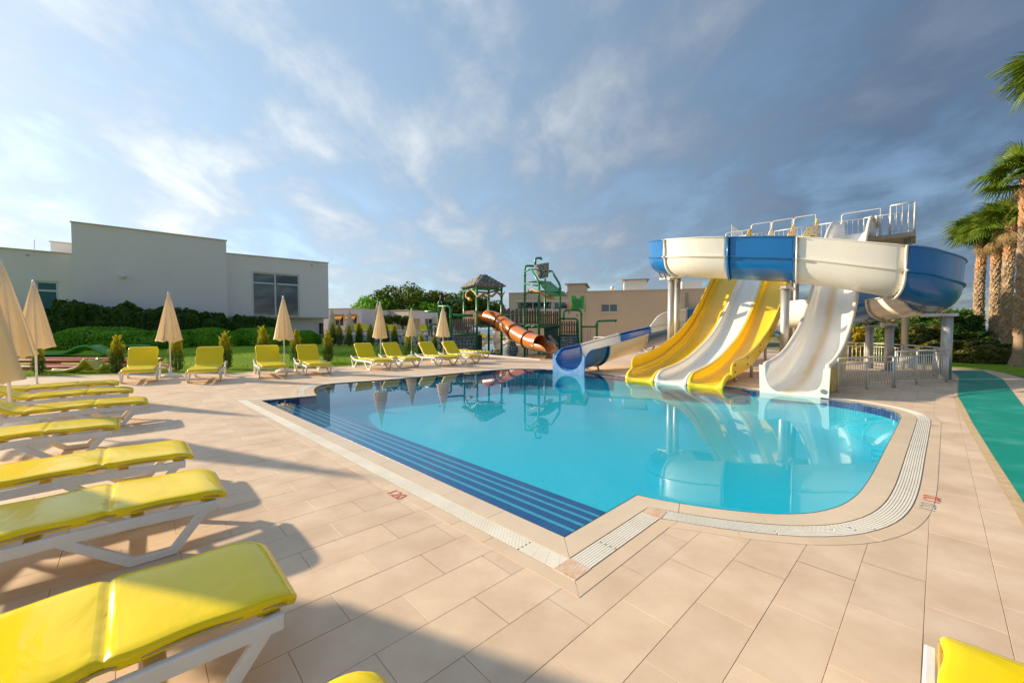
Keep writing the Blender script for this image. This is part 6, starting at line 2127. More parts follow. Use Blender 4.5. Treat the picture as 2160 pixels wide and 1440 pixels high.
def xy(u, d): return Vector(((u - 1080) / FPX * d, d))
def zv(v, d): return EYE + (694 - v) / FPX * d
def P3(u, v, d):
    q = xy(u, d); return Vector((q.x, q.y, zv(v, d)))
def round_path(pts, r=.14, n=5):
    """polyline with rounded bends"""
    pts = [Vector(p) for p in pts]
    out = [pts[0]]
    for i in range(1, len(pts) - 1):
        a, b, c = pts[i - 1], pts[i], pts[i + 1]
        d0 = (a - b); d1 = (c - b)
        k = min(r, d0.length * .45, d1.length * .45)
        p, q = b + d0.normalized() * k, b + d1.normalized() * k
        for j in range(n + 1):
            t = j / n
            out.append(p * (1 - t) ** 2 + b * 2 * t * (1 - t) + q * t * t)
    out.append(pts[-1])
    return out
def pipe(par, pts, r=.075, name='pipe', m_=M_GREEN, bend=.2, collars=()):
    o = MB().tube(round_path(pts, bend), r, 12).build(name, m_, par)
    for c in collars:
        c = Vector(c); MB().tube([c - Vector((0, 0, .05)), c + Vector((0, 0, .05))], r * 1.45, 12).build('collar', m_, o)
    return o
def picket_panel(par, a, b, z0, z1, m_, w=.13, gap=.05, jag=.0, seed=1, rails=True, lean=False):
    """row of upright planks, each one its own piece"""
    rg = random.Random(seed)
    a, b = Vector((a.x, a.y, 0)), Vector((b.x, b.y, 0))
    L_ = (b - a).length; t = (b - a) / L_; n = Vector((t.y, -t.x, 0))
    k = max(1, int(L_ / (w + gap)))
    rz = math.atan2(t.y, t.x)
    for i in range(k):
        u = L_ * (i + .5) / k
        h = (z1 - z0) * (1 + rg.uniform(-jag, jag * .3)) + rg.uniform(-.02, .02)
        if lean: h = (z1 - z0) * (.86 + .14 * abs(math.cos(i * .75)))
        p = a + t * u
        hw = w / 2
        V = []
        for d in (-.014, .014):
            for x, z in ((-hw, 0), (hw, 0), (hw, h - hw * .7), (hw * .45, h), (-hw * .45, h), (-hw, h - hw * .7)):
                V.append(p + t * x + n * d + Vector((0, 0, z0 + z)))
        F = [(0, 1, 2, 3, 4, 5), (11, 10, 9, 8, 7, 6)] + [(j, (j + 1) % 6, 6 + (j + 1) % 6, 6 + j) for j in range(6)]
        MB().add(V, F).build('picket', m_, par)
    if rails:
        for z in (z0 + .12, z0 + (z1 - z0) * .72):
            q = (a + b) / 2 - n * .035
            MB().box((q.x, q.y, z), (L_, .035, .07), rz=rz).build('rail', m_, par)

# ---- roofed tower -----------------------------------------------------------------------------
t1c = xy(1019, 31.8)
tw1 = thing('roofed_play_tower', 'green pipe play tower under a stepped grey block roof, standing in the play pool', 'play tower', (t1c.x, t1c.y, -.4))
cor = [xy(1006, 30.1), xy(1058, 31.2), xy(1031, 33.6), xy(979, 32.6)]
zr = zv(608, 31.8)
for p in cor:
    pipe(tw1, [(p.x, p.y, -.4), (p.x, p.y, zr)], .085, 'post', collars=[(p.x, p.y, 1.0), (p.x, p.y, zr - .7)])
for i in range(4):
    a, b = cor[i], cor[(i + 1) % 4]
    pipe(tw1, [(a.x, a.y, zr - .18), (b.x, b.y, zr - .18)], .07, 'roof_beam')
    pipe(tw1, [(a.x, a.y, 1.72), (b.x, b.y, 1.72)], .06, 'floor_beam')
MB().prism([p * 1.0 for p in cor], 1.74, 1.82).build('platform', M_DKGREEN, tw1)
roof = MB().prism([t1c + (p - t1c) * 1.12 for p in cor], zr, zr + .05).build('roof', M_BLOCK, tw1)
tiers = 7
for k in range(tiers):
    f = 1.16 * (1 - k / (tiers + .45))
    z0 = zr + .05 + k * (zv(580, 31.8) - zr - .05) / tiers; hz = (zv(580, 31.8) - zr - .05) / tiers
    mb = MB()
    q = [t1c + (p - t1c) * f for p in cor]
    for i in range(4):
        a, b = q[i], q[(i + 1) % 4]
        L_ = (b - a).length; m = max(1, int(L_ / .30)); t = (b - a).normalized()
        for j in range(m):
            if j % 1 == 0:
                c = a.lerp(b, (j + .5) / m)
                mb.box((c.x, c.y, z0 + hz * .46), (L_ / m * .70, .26, hz * .80), rz=math.atan2(t.y, t.x))
    mb.build('roof_tier', M_BLOCK, roof)
    if k < tiers - 1:
        MB().prism([t1c + (p - t1c) * f * .985 for p in cor], z0, z0 + hz * .5).build('roof_tier', M_ROOFM, roof)
for i in range(4):            # hip ridges
    a = t1c + (cor[i] - t1c) * 1.1
    MB().bar((a.x, a.y, zr + .2), (t1c.x, t1c.y, zv(579, 31.8) - .10), .10, .08).build('hip_ridge', M_BLOCK, roof)
picket_panel(tw1, cor[3], cor[2], 1.82, 2.95, M_WOODG, seed=2)
picket_panel(tw1, cor[3], cor[0], 1.82, 2.95, M_WOOD, seed=3)
# lower left deck with stone base
lf = [xy(953, 30.6), xy(1001, 30.2)]
picket_panel(tw1, lf[0], lf[1], zv(704, 30.4), zv(672, 30.4), M_WOODG, w=.14, gap=.03, seed=4)
pipe(tw1, [P3(950, 705, 30.5), P3(1003, 705, 30.1)], .06, 'floor_beam')
base1 = thing('stone_plinth', 'grey cobbled plinth in the water under the left end of the play tower', 'plinth', (xy(965, 31).x, 31, -.4))
q0_, q1_ = xy(928, 31.0), xy(1004, 30.5)
MB().prism([q0_, q1_, q1_ + Vector((.3, 2.2)), q0_ + Vector((.3, 2.2))], -.4, zv(707, 30.7)).build('core', M_MORT, base1)
rubble_face(q0_, q1_, -.05, zv(707.5, 30.7), base1, size=.26, seed=9, m_=M_PEBBLE, out=.05)
p = P3(956, 712, 30.3); MB().box((p.x, p.y - .25, p.z), (.30, .02, .16)).build('notice_plate', M_SIGNB, base1)
# pipework left of the tower
pipe(tw1, [P3(926, 700, 30.2) - Vector((0, 0, .3)), P3(926, 634, 30.2), P3(977, 634, 32.0)], .085, 'water_pipe', bend=.25)
pipe(tw1, [P3(926, 646, 30.1), P3(951, 646, 29.6), P3(951, 735, 29.6)], .08, 'water_pipe', bend=.3, collars=[P3(951, 668, 29.6)])
pipe(tw1, [P3(955, 665, 29.7), P3(998, 665.5, 29.7)], .10, 'water_cannon')
p = P3(1000, 665, 29.7); MB().tube([p, p + Vector((.18, 0, .06))], [.05, .075], 10).build('nozzle', M_LAMPW, tw1)
pipe(tw1, [P3(905, 716, 30.4), P3(905, 684, 30.4), P3(922, 684, 30.4)], .075, 'water_pipe', bend=.2)
picket_panel(tw1, xy(907, 30.6), xy(922, 30.6), zv(712, 30.6), zv(688, 30.6), M_WOODG, seed=6)
pipe(tw1, [P3(897, 657, 30.4), P3(925, 657, 30.2)], .08, 'water_pipe')

# ---- bridge between the towers
bd = thing('plank_bridge', 'raised bridge with uneven brown planks between the two play towers', 'bridge', (1, 33, -.4))
bA, bB = xy(1058, 32.6), xy(1140, 32.6)
MB().prism([bA, bB, bB + Vector((0, 1.1)), bA + Vector((0, 1.1))], zv(690, 32.6), zv(686, 32.6)).build('deck_slab', M_DKGREEN, bd)
picket_panel(bd, xy(1060, 32.5), xy(1103, 32.5), zv(683, 32.5), zv(649, 32.5), M_WOODG, w=.26, gap=.05, lean=True, seed=11)
picket_panel(bd, xy(1104, 32.5), xy(1137, 32.5), zv(683, 32.5), zv(651, 32.5), M_WOOD, w=.15, gap=.05, jag=.12, seed=12)
pipe(bd, [P3(1058, 686, 32.4), P3(1140, 686, 32.4)], .06, 'floor_beam')
pipe(bd, [P3(1058, 664, 32.3), P3(1140, 664, 32.3)], .03, 'hand_rail')
for u in (1085, 1112): 
    q = xy(u, 32.9); pipe(bd, [(q.x, q.y, -.4), (q.x, q.y, zv(688, 32.9))], .07, 'post')

# ---- tipping-bucket tower
tw2 = thing('bucket_play_tower', 'tall green pipe tower carrying a cobble-patterned tipping bucket', 'play tower', (xy(1140, 31).x, 31, -.4))
pa_, pb2, pc_, pd_ = xy(1107, 31.6), xy(1137, 30.0), xy(1181, 31.0), xy(1149.5, 33.0)
hubA, hubB = P3(1120, 568, 30.8), P3(1163, 572, 31.8)
pipe(tw2, [(pa_.x, pa_.y, -.4), (pa_.x, pa_.y, zv(561, 31.6)), tuple(P3(1131, 562, 31.4))], .085, 'post', bend=.25, collars=[(pa_.x, pa_.y, 2.2), (pa_.x, pa_.y, 4.2), (pa_.x, pa_.y, 5.7)])
pipe(tw2, [(pb2.x, pb2.y, -.4), (pb2.x, pb2.y, zv(597, 30)), tuple(hubA)], .09, 'post', bend=.3, collars=[(pb2.x, pb2.y, 2.3), (pb2.x, pb2.y, 3.6)])
pipe(tw2, [(pc_.x, pc_.y, -.4), (pc_.x, pc_.y, zv(601, 31)), tuple(hubB)], .085, 'post', bend=.3, collars=[(pc_.x, pc_.y, 2.2), (pc_.x, pc_.y, 4.6)])
pipe(tw2, [(pd_.x, pd_.y, -.4), (pd_.x, pd_.y, zv(588, 33))], .08, 'post', collars=[(pd_.x, pd_.y, 2.6)])
pipe(tw2, [P3(1107, 573, 31.5), hubA], .06, 'brace'); pipe(tw2, [hubB, P3(1151, 577, 32.4)], .06, 'brace')
pipe(tw2, [P3(1129, 563, 31.4), P3(1129, 545, 31.4), P3(1141, 545, 31.6), P3(1141.5, 549, 31.6)], .085, 'filling_spout', bend=.3)
pipe(tw2, [hubA, hubB], .045, 'bucket_axle')
pipe(tw2, [P3(1107, 617, 31.5), P3(1137, 617, 30)], .06, 'cross_pipe'); pipe(tw2, [P3(1137, 614, 30), P3(1181, 616, 31)], .06, 'cross_pipe'); pipe(tw2, [P3(1107, 599, 31.5), P3(1137, 603, 30.0)], .06, 'cross_pipe')
for k, (a, b, v) in enumerate(((pa_, pb2, 688), (pb2, pc_, 688), (pc_, pd_, 690), (pd_, pa_, 690))):
    pipe(tw2, [(a.x, a.y, zv(v, 31)), (b.x, b.y, zv(v, 31))], .06, 'floor_beam')
MB().prism([pa_, pb2, pc_, pd_], zv(690, 31) + .1, zv(690, 31) + .18).build('platform', M_DKGREEN, tw2)
picket_panel(tw2, xy(1139, 30.1), xy(1178, 30.9), zv(687, 30.5), zv(656, 30.5), M_WOOD, w=.135, gap=.04, jag=.03, seed=14)
picket_panel(tw2, xy(1183, 30.9), xy(1219, 30.6), zv(704, 30.6), zv(677, 30.6), M_WOOD, w=.12, gap=.05, jag=.04, seed=15)
pipe(tw2, [P3(1183, 672, 30.8), P3(1219, 672, 30.4), P3(1221, 735, 30.4)], .075, 'water_pipe', bend=.3)
pipe(tw2, [P3(1183, 706, 30.8), P3(1221, 706, 30.5)], .06, 'floor_beam')
p = P3(1217, 668, 30.4); MB().tube([p, p + Vector((0, 0, .18))], [.03, .05], 8).build('nozzle', M_GREEN, tw2)
# cobbled bucket, tilted
bk = P3(1144, 572, 31.3)
bucket = MB()
prof = [(.30, -.56), (.36, -.5), (.50, .0), (.58, .50), (.60, .54), (.55, .54), (.52, .48), (.44, 0), (.30, -.45), (.02, -.46)]
rotb = Matrix.Rotation(R(-10), 3, 'Y') @ Matrix.Rotation(R(6), 3, 'X')
rings = [[bk + rotb @ Vector((r * math.cos(2 * math.pi * j / 24), r * math.sin(2 * math.pi * j / 24), z)) for j in range(24)] for r, z in prof]
M_COB = bpy.data.materials.new('cobble_print'); M_COB.use_nodes = True
def _cob():
    N, L = M_COB.node_tree.nodes, M_COB.node_tree.links
    b = N['Principled BSDF']; b.inputs['Roughness'].default_value = .7
    tc = N.new('ShaderNodeTexCoord'); v = N.new('ShaderNodeTexVoronoi'); v.feature = 'DISTANCE_TO_EDGE'; v.inputs['Scale'].default_value = 4.0
    L.new(tc.outputs['Object'], v.inputs['Vector'])
    mr = N.new('ShaderNodeMapRange'); mr.inputs[1].default_value = .03; mr.inputs[2].default_value = .10; L.new(v.outputs['Distance'], mr.inputs[0])
    mx = N.new('ShaderNodeMix'); mx.data_type = 'RGBA'; mx.inputs[6].default_value = (.025, .028, .03, 1); mx.inputs[7].default_value = (.36, .37, .36, 1); L.new(mr.outputs[0], mx.inputs[0])
    L.new(mx.outputs[2], b.inputs['Base Color'])
    bp = N.new('ShaderNodeBump'); bp.inputs['Strength'].default_value = .6; bp.inputs['Distance'].default_value = .03; L.new(mr.outputs[0], bp.inputs['Height']); L.new(bp.outputs[0], b.inputs['Normal'])
_cob()
bucket.loft(rings, True, True, True).build('bucket', M_COB, tw2)
# slatted green roof sloping towards the right
R0, R1, Q0, Q1 = P3(1133, 593, 30.6), P3(1161, 595, 32.6), P3(1158, 626.5, 29.6), P3(1198, 626, 31.4)
rf = thing('slatted_roof', 'sloping green slatted roof hung on the bucket tower', 'play roof', (R0.x, R0.y, 0))
for k in range(8):
    a0, a1 = R0.lerp(Q0, k / 8), R1.lerp(Q1, k / 8); b0, b1 = R0.lerp(Q0, (k + .72) / 8), R1.lerp(Q1, (k + .72) / 8)
    nrm = (a1 - a0).cross(b0 - a0).normalized()
    if nrm.z < 0: nrm = -nrm
    V = [a0, a1, b1, b0] + [p + nrm * .04 for p in (a0, a1, b1, b0)]
    MB().add(V, [(0, 1, 2, 3), (4, 5, 6, 7), (0, 1, 5, 4), (1, 2, 6, 5), (2, 3, 7, 6), (3, 0, 4, 7)]).build('slat', M_GREEN if k % 2 else M_LGREEN, rf)
for f in (.12, .88):
    MB().bar(R0.lerp(R1, f) - Vector((0, 0, .05)), Q0.lerp(Q1, f) - Vector((0, 0, .05)), .06, .06).build('rafter', M_GREEN, rf)
S0, S1 = P3(1110, 596, 31.2), P3(1136, 598, 33)
for k in range(3):
    a0, a1 = R0.lerp(S0, k / 3), R1.lerp(S1, k / 3); b0, b1 = R0.lerp(S0, (k + .75) / 3), R1.lerp(S1, (k + .75) / 3)
    V = [a0, a1, b1, b0] + [p + Vector((0, 0, .04)) for p in (a0, a1, b1, b0)]
    MB().add(V, [(0, 1, 2, 3), (4, 5, 6, 7), (0, 1, 5, 4), (1, 2, 6, 5), (2, 3, 7, 6), (3, 0, 4, 7)]).build('slat', M_GREEN, rf)
# stone skirts under the bucket tower
sk = thing('cobbled_grotto', 'grey cobbled grotto with a dark hole under the bucket tower', 'plinth', (xy(1190, 31).x, 31.4, -.4))
g0, g1, g2 = xy(1148, 30.7), xy(1179, 31.0), xy(1221, 30.7)
MB().prism([g0, g1, g2, g2 + Vector((0, 1.6)), g0 + Vector((0, 1.6))], -.4, zv(708, 30.8)).build('core', M_MORT, sk)
rubble_face(g1, g2, -.05, zv(708.5, 30.8), sk, size=.22, seed=21, m_=M_PEBBLE, out=.04)
rubble_face(g0, g1, -.05, zv(716, 30.8), sk, size=.22, seed=22, m_=M_PEBBLE, out=.04)
q = g0.lerp(g1, .5); MB().box((q.x, q.y + .15, zv(700, 30.8)), (1.05, .08, .62)).build('back_panel', M_DKGREEN, sk)
V = [P3(1155, 708, 30.55), P3(1161, 706, 30.55), P3(1178, 726, 30.75), P3(1168, 726, 30.75)]
o = MB().add(V, [(0, 1, 2, 3)]).build('sandy_ramp', M_SAND, sk); mod_solid(o, .06)
hc = P3(1200, 722, 30.55)
MB().lathe([(.02, -.02), (.44, -.02), (.44, .03), (.02, .03)], 22).build('hole', M_DARK, sk, world=False)  # dark disc set on the stones stands for the shade inside a hole
hole = sk.children[-1]; hole.location = hc - parent_origin(sk); hole.rotation_euler = (R(90), 0, 0)
p = P3(1214, 711, 30.5); MB().box((p.x, p.y, p.z), (.28, .02, .16)).build('notice_plate', M_SIGNB, sk)
bo = thing('cobbled_boulder', 'rounded dark cobbled boulder in the water left of the orange tube', 'boulder', (xy(1077, 29).x, 29.4, -.4))
d = [[Vector((math.cos(2 * math.pi * j / 20) * .62 * math.cos(i * .19), math.sin(2 * math.pi * j / 20) * .5 * math.cos(i * .19), 1.05 * math.sin(i * .19) + .0)) for j in range(20)] for i in range(9)]
MB().loft(d, True, True, True).build('shell', M_COB, bo, world=False)

# ---- orange tube slide
tube_c = catmull([tuple(P3(1028, 668, 32.0)), tuple(P3(1049, 675, 30.9)), tuple(P3(1075, 692, 29.2)), tuple(P3(1103, 711, 27.5)), tuple(P3(1126, 721.5, 26.5)), tuple(P3(1139, 724, 26.0))], 10)
ts = thing('tube_slide', 'orange enclosed tube slide dropping from the play tower into the water', 'water slide', (0.5, 29, -.4))
TR = .55
def ring_at(i, r, n=24):
    p = Vector(tube_c[i]); q = Vector(tube_c[min(i + 1, len(tube_c) - 1)]) - Vector(tube_c[max(0, i - 1)])
    q.normalize(); s = q.cross(Vector((0, 0, 1))).normalized(); u = s.cross(q)
    return [p + s * (r * math.cos(2 * math.pi * j / n)) + u * (r * math.sin(2 * math.pi * j / n)) for j in range(n)], q
cut = [0, 13, 24, 34, len(tube_c) - 1]
for a, b in zip(cut[:-1], cut[1:]):
    o = MB().loft([ring_at(i, TR)[0] for i in range(a, b + 1)], True, False, True).build('tube_section', M_OTUBE, ts)
    mod_solid(o, .03, -1)
    if a > 0:
        R_, q = ring_at(a, TR)
        mb = MB(); V = []
        rg_ = [ring_at(a, TR + .005)[0], ring_at(a, TR + .075)[0]]
        V = [[p - q * .035 for p in rg_[0]], [p - q * .035 for p in rg_[1]], [p + q * .035 for p in rg_[1]], [p + q * .035 for p in rg_[0]]]
        mb.loft(V, True, False, False, loop=True).build('joint_flange', M_ORIM, ts)
# run-out trough
ec = Vector(tube_c[-1]); ed = Vector(tube_c[-1]) - Vector(tube_c[-3]); ed.z = 0; ed.normalize(); es = ed.cross(Vector((0, 0, 1)))
rings = []
for i in range(10):
    t = i / 9
    hh = TR * (1.0 - .0 * t) * math.sqrt(max(0, 1 - (max(0, t - .3) / .72) ** 2))
    ring = []
    for j in range(13):
        a = math.pi + math.pi * j / 12
        ring.append(ec + ed * (t * 1.25) + es * (math.cos(a) * TR) + Vector((0, 0, max(-.04, 0) + (math.sin(a) + 1) * TR * 1.0 * (hh / TR if hh > 0 else .02) - TR - .02 * t * 4)))
    rings.append(ring)
o = MB().loft(rings, False, False, True).build('run_out', M_OTUBE, ts); mod_solid(o, .03, 0)
pt = [ec + ed * .1 + es * -TR * .95 + Vector((0, 0, .05)), ec + ed * .55 + es * -TR * 1.02 + Vector((0, 0, .05)), ec + ed * .95 + es * -TR * 1.0 + Vector((0, 0, -.25)), ec + ed * 1.05 + es * -TR * .95 + Vector((0, 0, -.75))]
MB().tube([Vector(p) for p in catmull([tuple(p) for p in pt], 6)], .03, 8).build('rim_tube', mat('pale_pink_rim', (.75, .50, .40), rough=.4), ts)
# entrance scoop
p0, q = ring_at(0, TR)
rg_ = [[Vector(p) for p in p0], [Vector(p) - q * .35 + Vector((-.08, 0, .02)) for p in ring_at(0, TR * 1.18)[0]]]
MB().loft([r[11:24] + r[:2] for r in rg_], False, False, True).build('entrance_scoop', M_OTUBE, ts)

# ---- ornaments
def snake(label, pts, r=.085, head_last=True):
    pts = [Vector(p) for p in pts]
    C_2 = [Vector(p) for p in catmull([tuple(p) for p in pts], 8)]
    rad = [r * (.35 + .65 * min(1, i / 8)) for i in range(len(C_2))]
    t = thing('snake_figure', label, 'ornament', (C_2[0].x, C_2[0].y, C_2[0].z))
    MB().tube(C_2, rad, 10).build('body', M_SNAKE, t)
    h = C_2[-1]; dv = (C_2[-1] - C_2[-4]).normalized()
    MB().tube([h - dv * .05, h + dv * .1, h + dv * .28, h + dv * .42], [r, r * 1.7, r * 1.5, r * .5], 10).build('head', M_SNAKEY, t)
snake('orange snake figure winding under the grey block roof', [P3(1065, 616, 31.0), P3(1058, 623, 30.9), P3(1048, 617, 30.7), P3(1037, 625, 30.5), P3(1024, 618, 30.2), P3(1010, 626, 29.9), P3(1001, 616, 30.6), P3(993, 612, 31.4), P3(985, 618, 31.8), P3(984, 626, 31.7), P3(989, 630, 31.5)])
snake('orange snake figure winding under the green slatted roof', [P3(1112, 609, 31), P3(1117, 616, 30.7), P3(1124, 611, 30.4), P3(1132, 615, 30.0), P3(1140, 616, 29.8), P3(1149, 624, 29.8), P3(1157, 627, 29.9)])
def bird(name, label, p, h, body, breast, tailm, facing=1):
    """perched bird figure: body and head one mesh, beak, tail"""
    t = thing(name, label, 'ornament', p)
    s = h
    C_2 = [(-.02, 0, -.18), (0, 0, 0), (.02 * facing, 0, .18), (-.02 * facing, 0, .36), (-.08 * facing, 0, .5)]
    MB().tube([Vector(c) * s for c in catmull(C_2, 5)], [r_ * s for r_ in np.interp(np.linspace(0, 1, 21), [0, .2, .5, .75, .92, 1], [.06, .15, .17, .13, .12, .05])], 12).build('body', body, t, world=False)
    MB().tube([Vector((-.12 * facing, 0, .50)) * s, Vector((-.24 * facing, -.03, .50)) * s, Vector((-.30 * facing, -.04, .40)) * s], [.065 * s, .05 * s, .01 * s], 8).build('beak', breast, t, world=False)
    MB().tube([Vector((0, .02, -.08)) * s, Vector((.05 * facing, .03, -.4)) * s, Vector((.06 * facing, .03, -.62)) * s], [.09 * s, .06 * s, .02 * s], 8).build('tail', tailm, t, world=False)
    MB().tube([Vector((.10 * facing, -.08, .28)) * s, Vector((.13 * facing, -.09, .02)) * s, Vector((.10 * facing, -.04, -.28)) * s], [.04 * s, .09 * s, .02 * s], 8).build('wing', body if body is M_BLACK else M_PORANGE, t, world=False)
bird('toucan_figure', 'black bird figure perched on the left pipes of the play tower', P3(932, 631, 29.9), .95, M_BLACK, M_BEAK, M_BLACK)
bird('parrot_figure', 'orange and blue parrot figure on the pipe beside the green crenellated board', P3(1199, 650, 29.7), .75, M_PORANGE, M_LAMPW, M_PBLUE)
# crenellated green board on a pipe frame
cb = thing('castle_board', 'jagged bright green board on a pipe frame right of the bucket tower', 'play panel', (xy(1208, 29.8).x, 29.8, -.4))
pipe(cb, [P3(1189, 676, 29.9), P3(1189, 654, 29.9), P3(1226, 654, 29.9), P3(1226.5, 735, 29.9)], .075, 'frame_pipe', bend=.3, collars=[P3(1226.5, 664, 29.9)])
out = []
W0, W1, Z0, Z1 = 1206, 1231, 652, 624
e_l, e_r, e_t = [], [], []
for k in range(9): e_r.append((W1 + (1.3 if k % 2 else 0), Z0 + (Z1 - Z0) * k / 8))
top_ = [(W1 - 1, 622), (W1 - 3.5, 625.5), (W1 - 5.5, 622.5), (W1 - 7, 627), (W1 - 9.5, 628.5), (W1 - 12, 631), (W1 - 15, 628), (W1 - 17, 625), (W1 - 19, 622.5), (W1 - 21.5, 625), (W0 + 1, 623)]
for k in range(8, -1, -1): e_l.append((W0 - (1.3 if k % 2 else 0), Z0 + (Z1 - Z0) * k / 8))
ring = e_r + top_ + e_l
F_ = [P3(u, v, 29.75) for u, v in ring]
n = len(F_)
tri = tessellate_polygon([[Vector((p.x, p.z, 0)) for p in F_]])
V = F_ + [p + Vector((0, .12, 0)) for p in F_]
Fc = [tuple(t) for t in tri] + [tuple(n + i for i in reversed(t)) for t in tri] + [(i, (i + 1) % n, n + (i + 1) % n, n + i) for i in range(n)]
bo_ = MB().add(V, Fc).build('board', M_LGREEN, cb)
p = P3(1218, 640, 29.72); MB().cbox((p.x, p.y, p.z), (.62, .05, .52), .02).build('raised_patch', mat('mid_green_panel', (.02, .26, .06), rough=.45), bo_)
# water arms right of it
wa = thing('water_arm', 'green pipe shower arm standing right of the play tower', 'water pipe', (xy(1259, 29.6).x, 29.6, -.4))
pipe(wa, [P3(1259, 738, 29.6), P3(1259, 677, 29.6), P3(1298, 676, 29.4)], .085, 'arm', bend=.2, collars=[P3(1259, 685, 29.6)])
pipe(wa, [P3(1227, 689, 29.8), P3(1257, 689, 29.6)], .075, 'link_pipe')
p = P3(1298, 676, 29.4); MB().tube([p, p + Vector((.06, 0, -.03))], .1, 10).build('arm_end', M_DARK, wa)
pf = thing('pink_fence', 'faded pink board fence below the green water arm', 'fence', (xy(1240, 33).x, 33, 0))
picket_panel(pf, xy(1227, 33.5), xy(1258, 33), 0.0, zv(693, 33.2), M_PINKW, w=.16, gap=.015, seed=31)
# ================================================================= background furniture, toys
gb = 'loungers on the raised terrace'
bl = [('up', 760, 34, (.55, -.83), 'yellow lounger on the terrace left of the slim dark tree'), ('up', 775, 36, (.55, -.83), 'yellow lounger with a high back on the terrace, below the slim dark tree'), ('flat', 735, 32, (.9, -.3), 'flat yellow lounger on the terrace behind the back row conifers'), ('flat', 862, 32, (.95, -.25), 'flat yellow lounger on the terrace edge behind the sixth lawn lounger'), ('flat', 892, 31.5, (.95, -.2), 'flat yellow lounger on the terrace edge beside the play pool wall'), ('up', 825, 40, (.5, -.86), 'yellow lounger before the annexe doors'), ('up', 838, 41, (.5, -.86), 'second yellow lounger before the annexe doors'), ('up', 900, 37, (.4, -.9), 'yellow lounger on the terrace behind the low pipe frame')]
for k, u, d, hd, lb in bl:
    p = xy(u, d); place_lounger(k, p, hd, lb, gb, z=TZ)
gb = 'loungers behind the play pool'
for u, d, lb in ((1012, 54.2, 'yellow lounger beyond the play pool, left of the white planter pots'), (1033, 54.4, 'yellow lounger beyond the play pool beside the white planter pot'), (1062, 54.6, 'yellow lounger beyond the play pool, half behind the orange tube'), (1090, 54.8, 'yellow lounger beyond the play pool, hidden under the bridge')):
    place_lounger('up', xy(u, d), (.6, -.8), lb, gb)
gp = 'closed parasols on the lawn behind'
for k, (u, d, z, lb) in enumerate(((738, 27.6, .2, 'closed cream parasol behind the back row of conifers'), (701, 28.2, .35, 'closed cream parasol at the hall corner behind the conifers'), (868, 21.6, 0.02, 'closed cream parasol on the grass behind the sixth lawn lounger'), (918, 57, TZ, 'far closed cream parasol before the annexe side wall'), (797, 30.5, TZ, 'closed cream parasol almost hidden behind the third lawn parasol'))):
    p = xy(u, d); place_parasol(k % 3, p.x, p.y, k * 1.1, lb, gp, z=z)
M_POT = mat('white_planter', (.74, .72, .69), rough=.5)
for u, d, lb in ((1049, 55.5, 'large white planter pot behind the loungers beyond the play pool'), (1098, 54.0, 'white planter pot seen under the plank bridge')):
    q = xy(u, d)
    t = thing('planter_pot', lb, 'planter', (q.x, q.y, 0), group='white planter pots')
    MB().lathe([(.42, 0), (.45, .05), (.55, 1.1), (.60, 1.12), (.60, 1.2), (.52, 1.2), (.50, 1.05), (.02, 1.05)], 22).build('pot', M_POT, t, world=False)
    P = sphere_pts(500) * np.array([.5, .5, .45]) * NR.uniform(.5, 1, (500, 1)) + np.array([0, 0, 1.35])
    leaf_obj('plant', P, .12, M_LEAF_YEL if u < 1060 else M_LEAF_OLIVE, t)
tr_ = thing('wooden_shed', 'small wooden hut front seen below the plank bridge', 'hut', (xy(1112, 50).x, 50, 0))
MB().box((xy(1112, 50).x, 50.6, .95), (1.4, 1.0, 1.9)).build('wall', mat('dark_timber', (.10, .07, .05), (.16, .11, .08), rough=.8, scale=4), tr_)
MB().box((xy(1112, 50).x, 50.6, 1.98), (1.8, 1.4, .12), taper=.7).build('roof', M_ROOFM, tr_)
MB().box((xy(1112, 50).x, 50.06, .85), (.6, .05, 1.6)).build('door', M_WOODG, tr_)

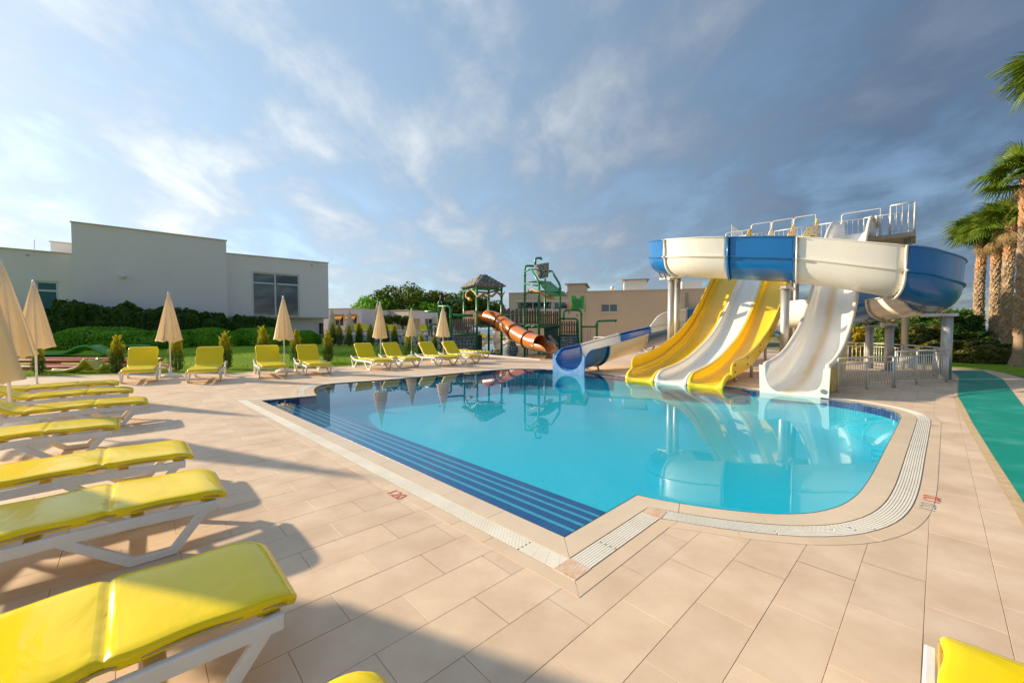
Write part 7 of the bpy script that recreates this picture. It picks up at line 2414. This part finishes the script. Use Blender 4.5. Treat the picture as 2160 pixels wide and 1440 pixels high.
# ---- toy track pieces lying on the lawn
M_TGREEN = mat('green_toy_plastic', (.06, .30, .03), (.09, .36, .04), rough=.4, scale=3)
M_TRED = mat('red_orange_toy_plastic', (.58, .08, .03), (.64, .12, .04), rough=.4, scale=3)
M_TYEL = mat('olive_yellow_toy_plastic', (.50, .44, .04), (.56, .50, .06), rough=.4, scale=3)
def track(name, label, u0, u1, v, prof, m_, width=.7, th=.05):
    """wavy ride-on track piece: prof = [(fraction, height)]"""
    p0, p1 = G(u0, v, .12), G(u1, v, .12)
    t = thing(name, label, 'toy track', ((p0 + p1) / 2).to_2d().to_3d(), 0, 'toy tracks on the lawn')
    n = 60
    rings = []
    for i in range(n + 1):
        f = i / n
        p = p0.lerp(p1, f); g = lawn_h(p.x, p.y)
        z = g + smooth_tab(prof, f)
        rings.append([Vector((p.x, p.y - width / 2, z)), Vector((p.x, p.y - width / 2, z + th + .05)), Vector((p.x, p.y - width / 2 + .05, z + th + .05)), Vector((p.x, p.y - width / 2 + .06, z + th)), Vector((p.x, p.y + width / 2 - .06, z + th)), Vector((p.x, p.y + width / 2 - .05, z + th + .05)), Vector((p.x, p.y + width / 2, z + th + .05)), Vector((p.x, p.y + width / 2, z))])
    MB().loft(rings, True, True, True).build('rail_bed', m_, t)
    for f in (.06, .94):
        p = p0.lerp(p1, f); MB().box((p.x, p.y, lawn_h(p.x, p.y) + .03), (.12, width * 1.15, .05)).build('cross_foot', m_, t)
    return t
track('green_track', 'long green toy track with one big hump on the lawn', 40, 236, 753, [(0, .05), (.35, .05), (.55, .10), (.72, .42), (.80, .47), (.9, .28), (1, .05)], M_TGREEN)
track('green_track', 'straight green toy track behind the squat lounger', 262, 308, 747, [(0, .25), (.5, .26), (1, .25)], M_TGREEN, width=.6)
track('yellow_track', 'olive-yellow toy track with a hump and upturned end before the red tubes', 96, 232, 778, [(0, .02), (.45, .04), (.62, .18), (.72, .40), (.80, .28), (.9, .06), (1, .22)], M_TYEL, width=.5)
track('yellow_track', 'short olive-yellow toy track right of the squat lounger', 318, 360, 778, [(0, .06), (.5, .10), (1, .05)], M_TYEL, width=.4)
def loop_tube(label, u0, u1, v, w, z):
    p0, p1 = G(u0, v, .12), G(u1, v, .12)
    t = thing('red_tube_frame', label, 'toy frame', ((p0 + p1) / 2).to_2d().to_3d(), 0, 'red tube frames on the lawn')
    P = []
    for k in range(13):
        a = math.pi / 2 + math.pi * k / 12; P.append(p0 + Vector((w / 2 + math.cos(a) * w / 2, math.sin(a) * w / 2, 0)))
    for k in range(13):
        a = -math.pi / 2 + math.pi * k / 12; P.append(p1 + Vector((-w / 2 + math.cos(a) * w / 2, math.sin(a) * w / 2, 0)))
    P = [Vector((p.x, p.y, lawn_h(p.x, p.y) + z)) for p in P]
    MB().tube(P, .07, 10, loop=True).build('tube', M_TRED, t)
    for f in (.2, .5, .8):
        p = p0.lerp(p1, f); MB().box((p.x, p.y, lawn_h(p.x, p.y) + z / 2), (.10, w, max(.04, z)), ).build('foot_bar', M_TRED, t)
loop_tube('upper long red tube frame lying on the lawn', 46, 335, 764, .8, .20)
loop_tube('lower long red tube frame lying on the lawn, next to the yellow track', 50, 356, 772, .7, .10)
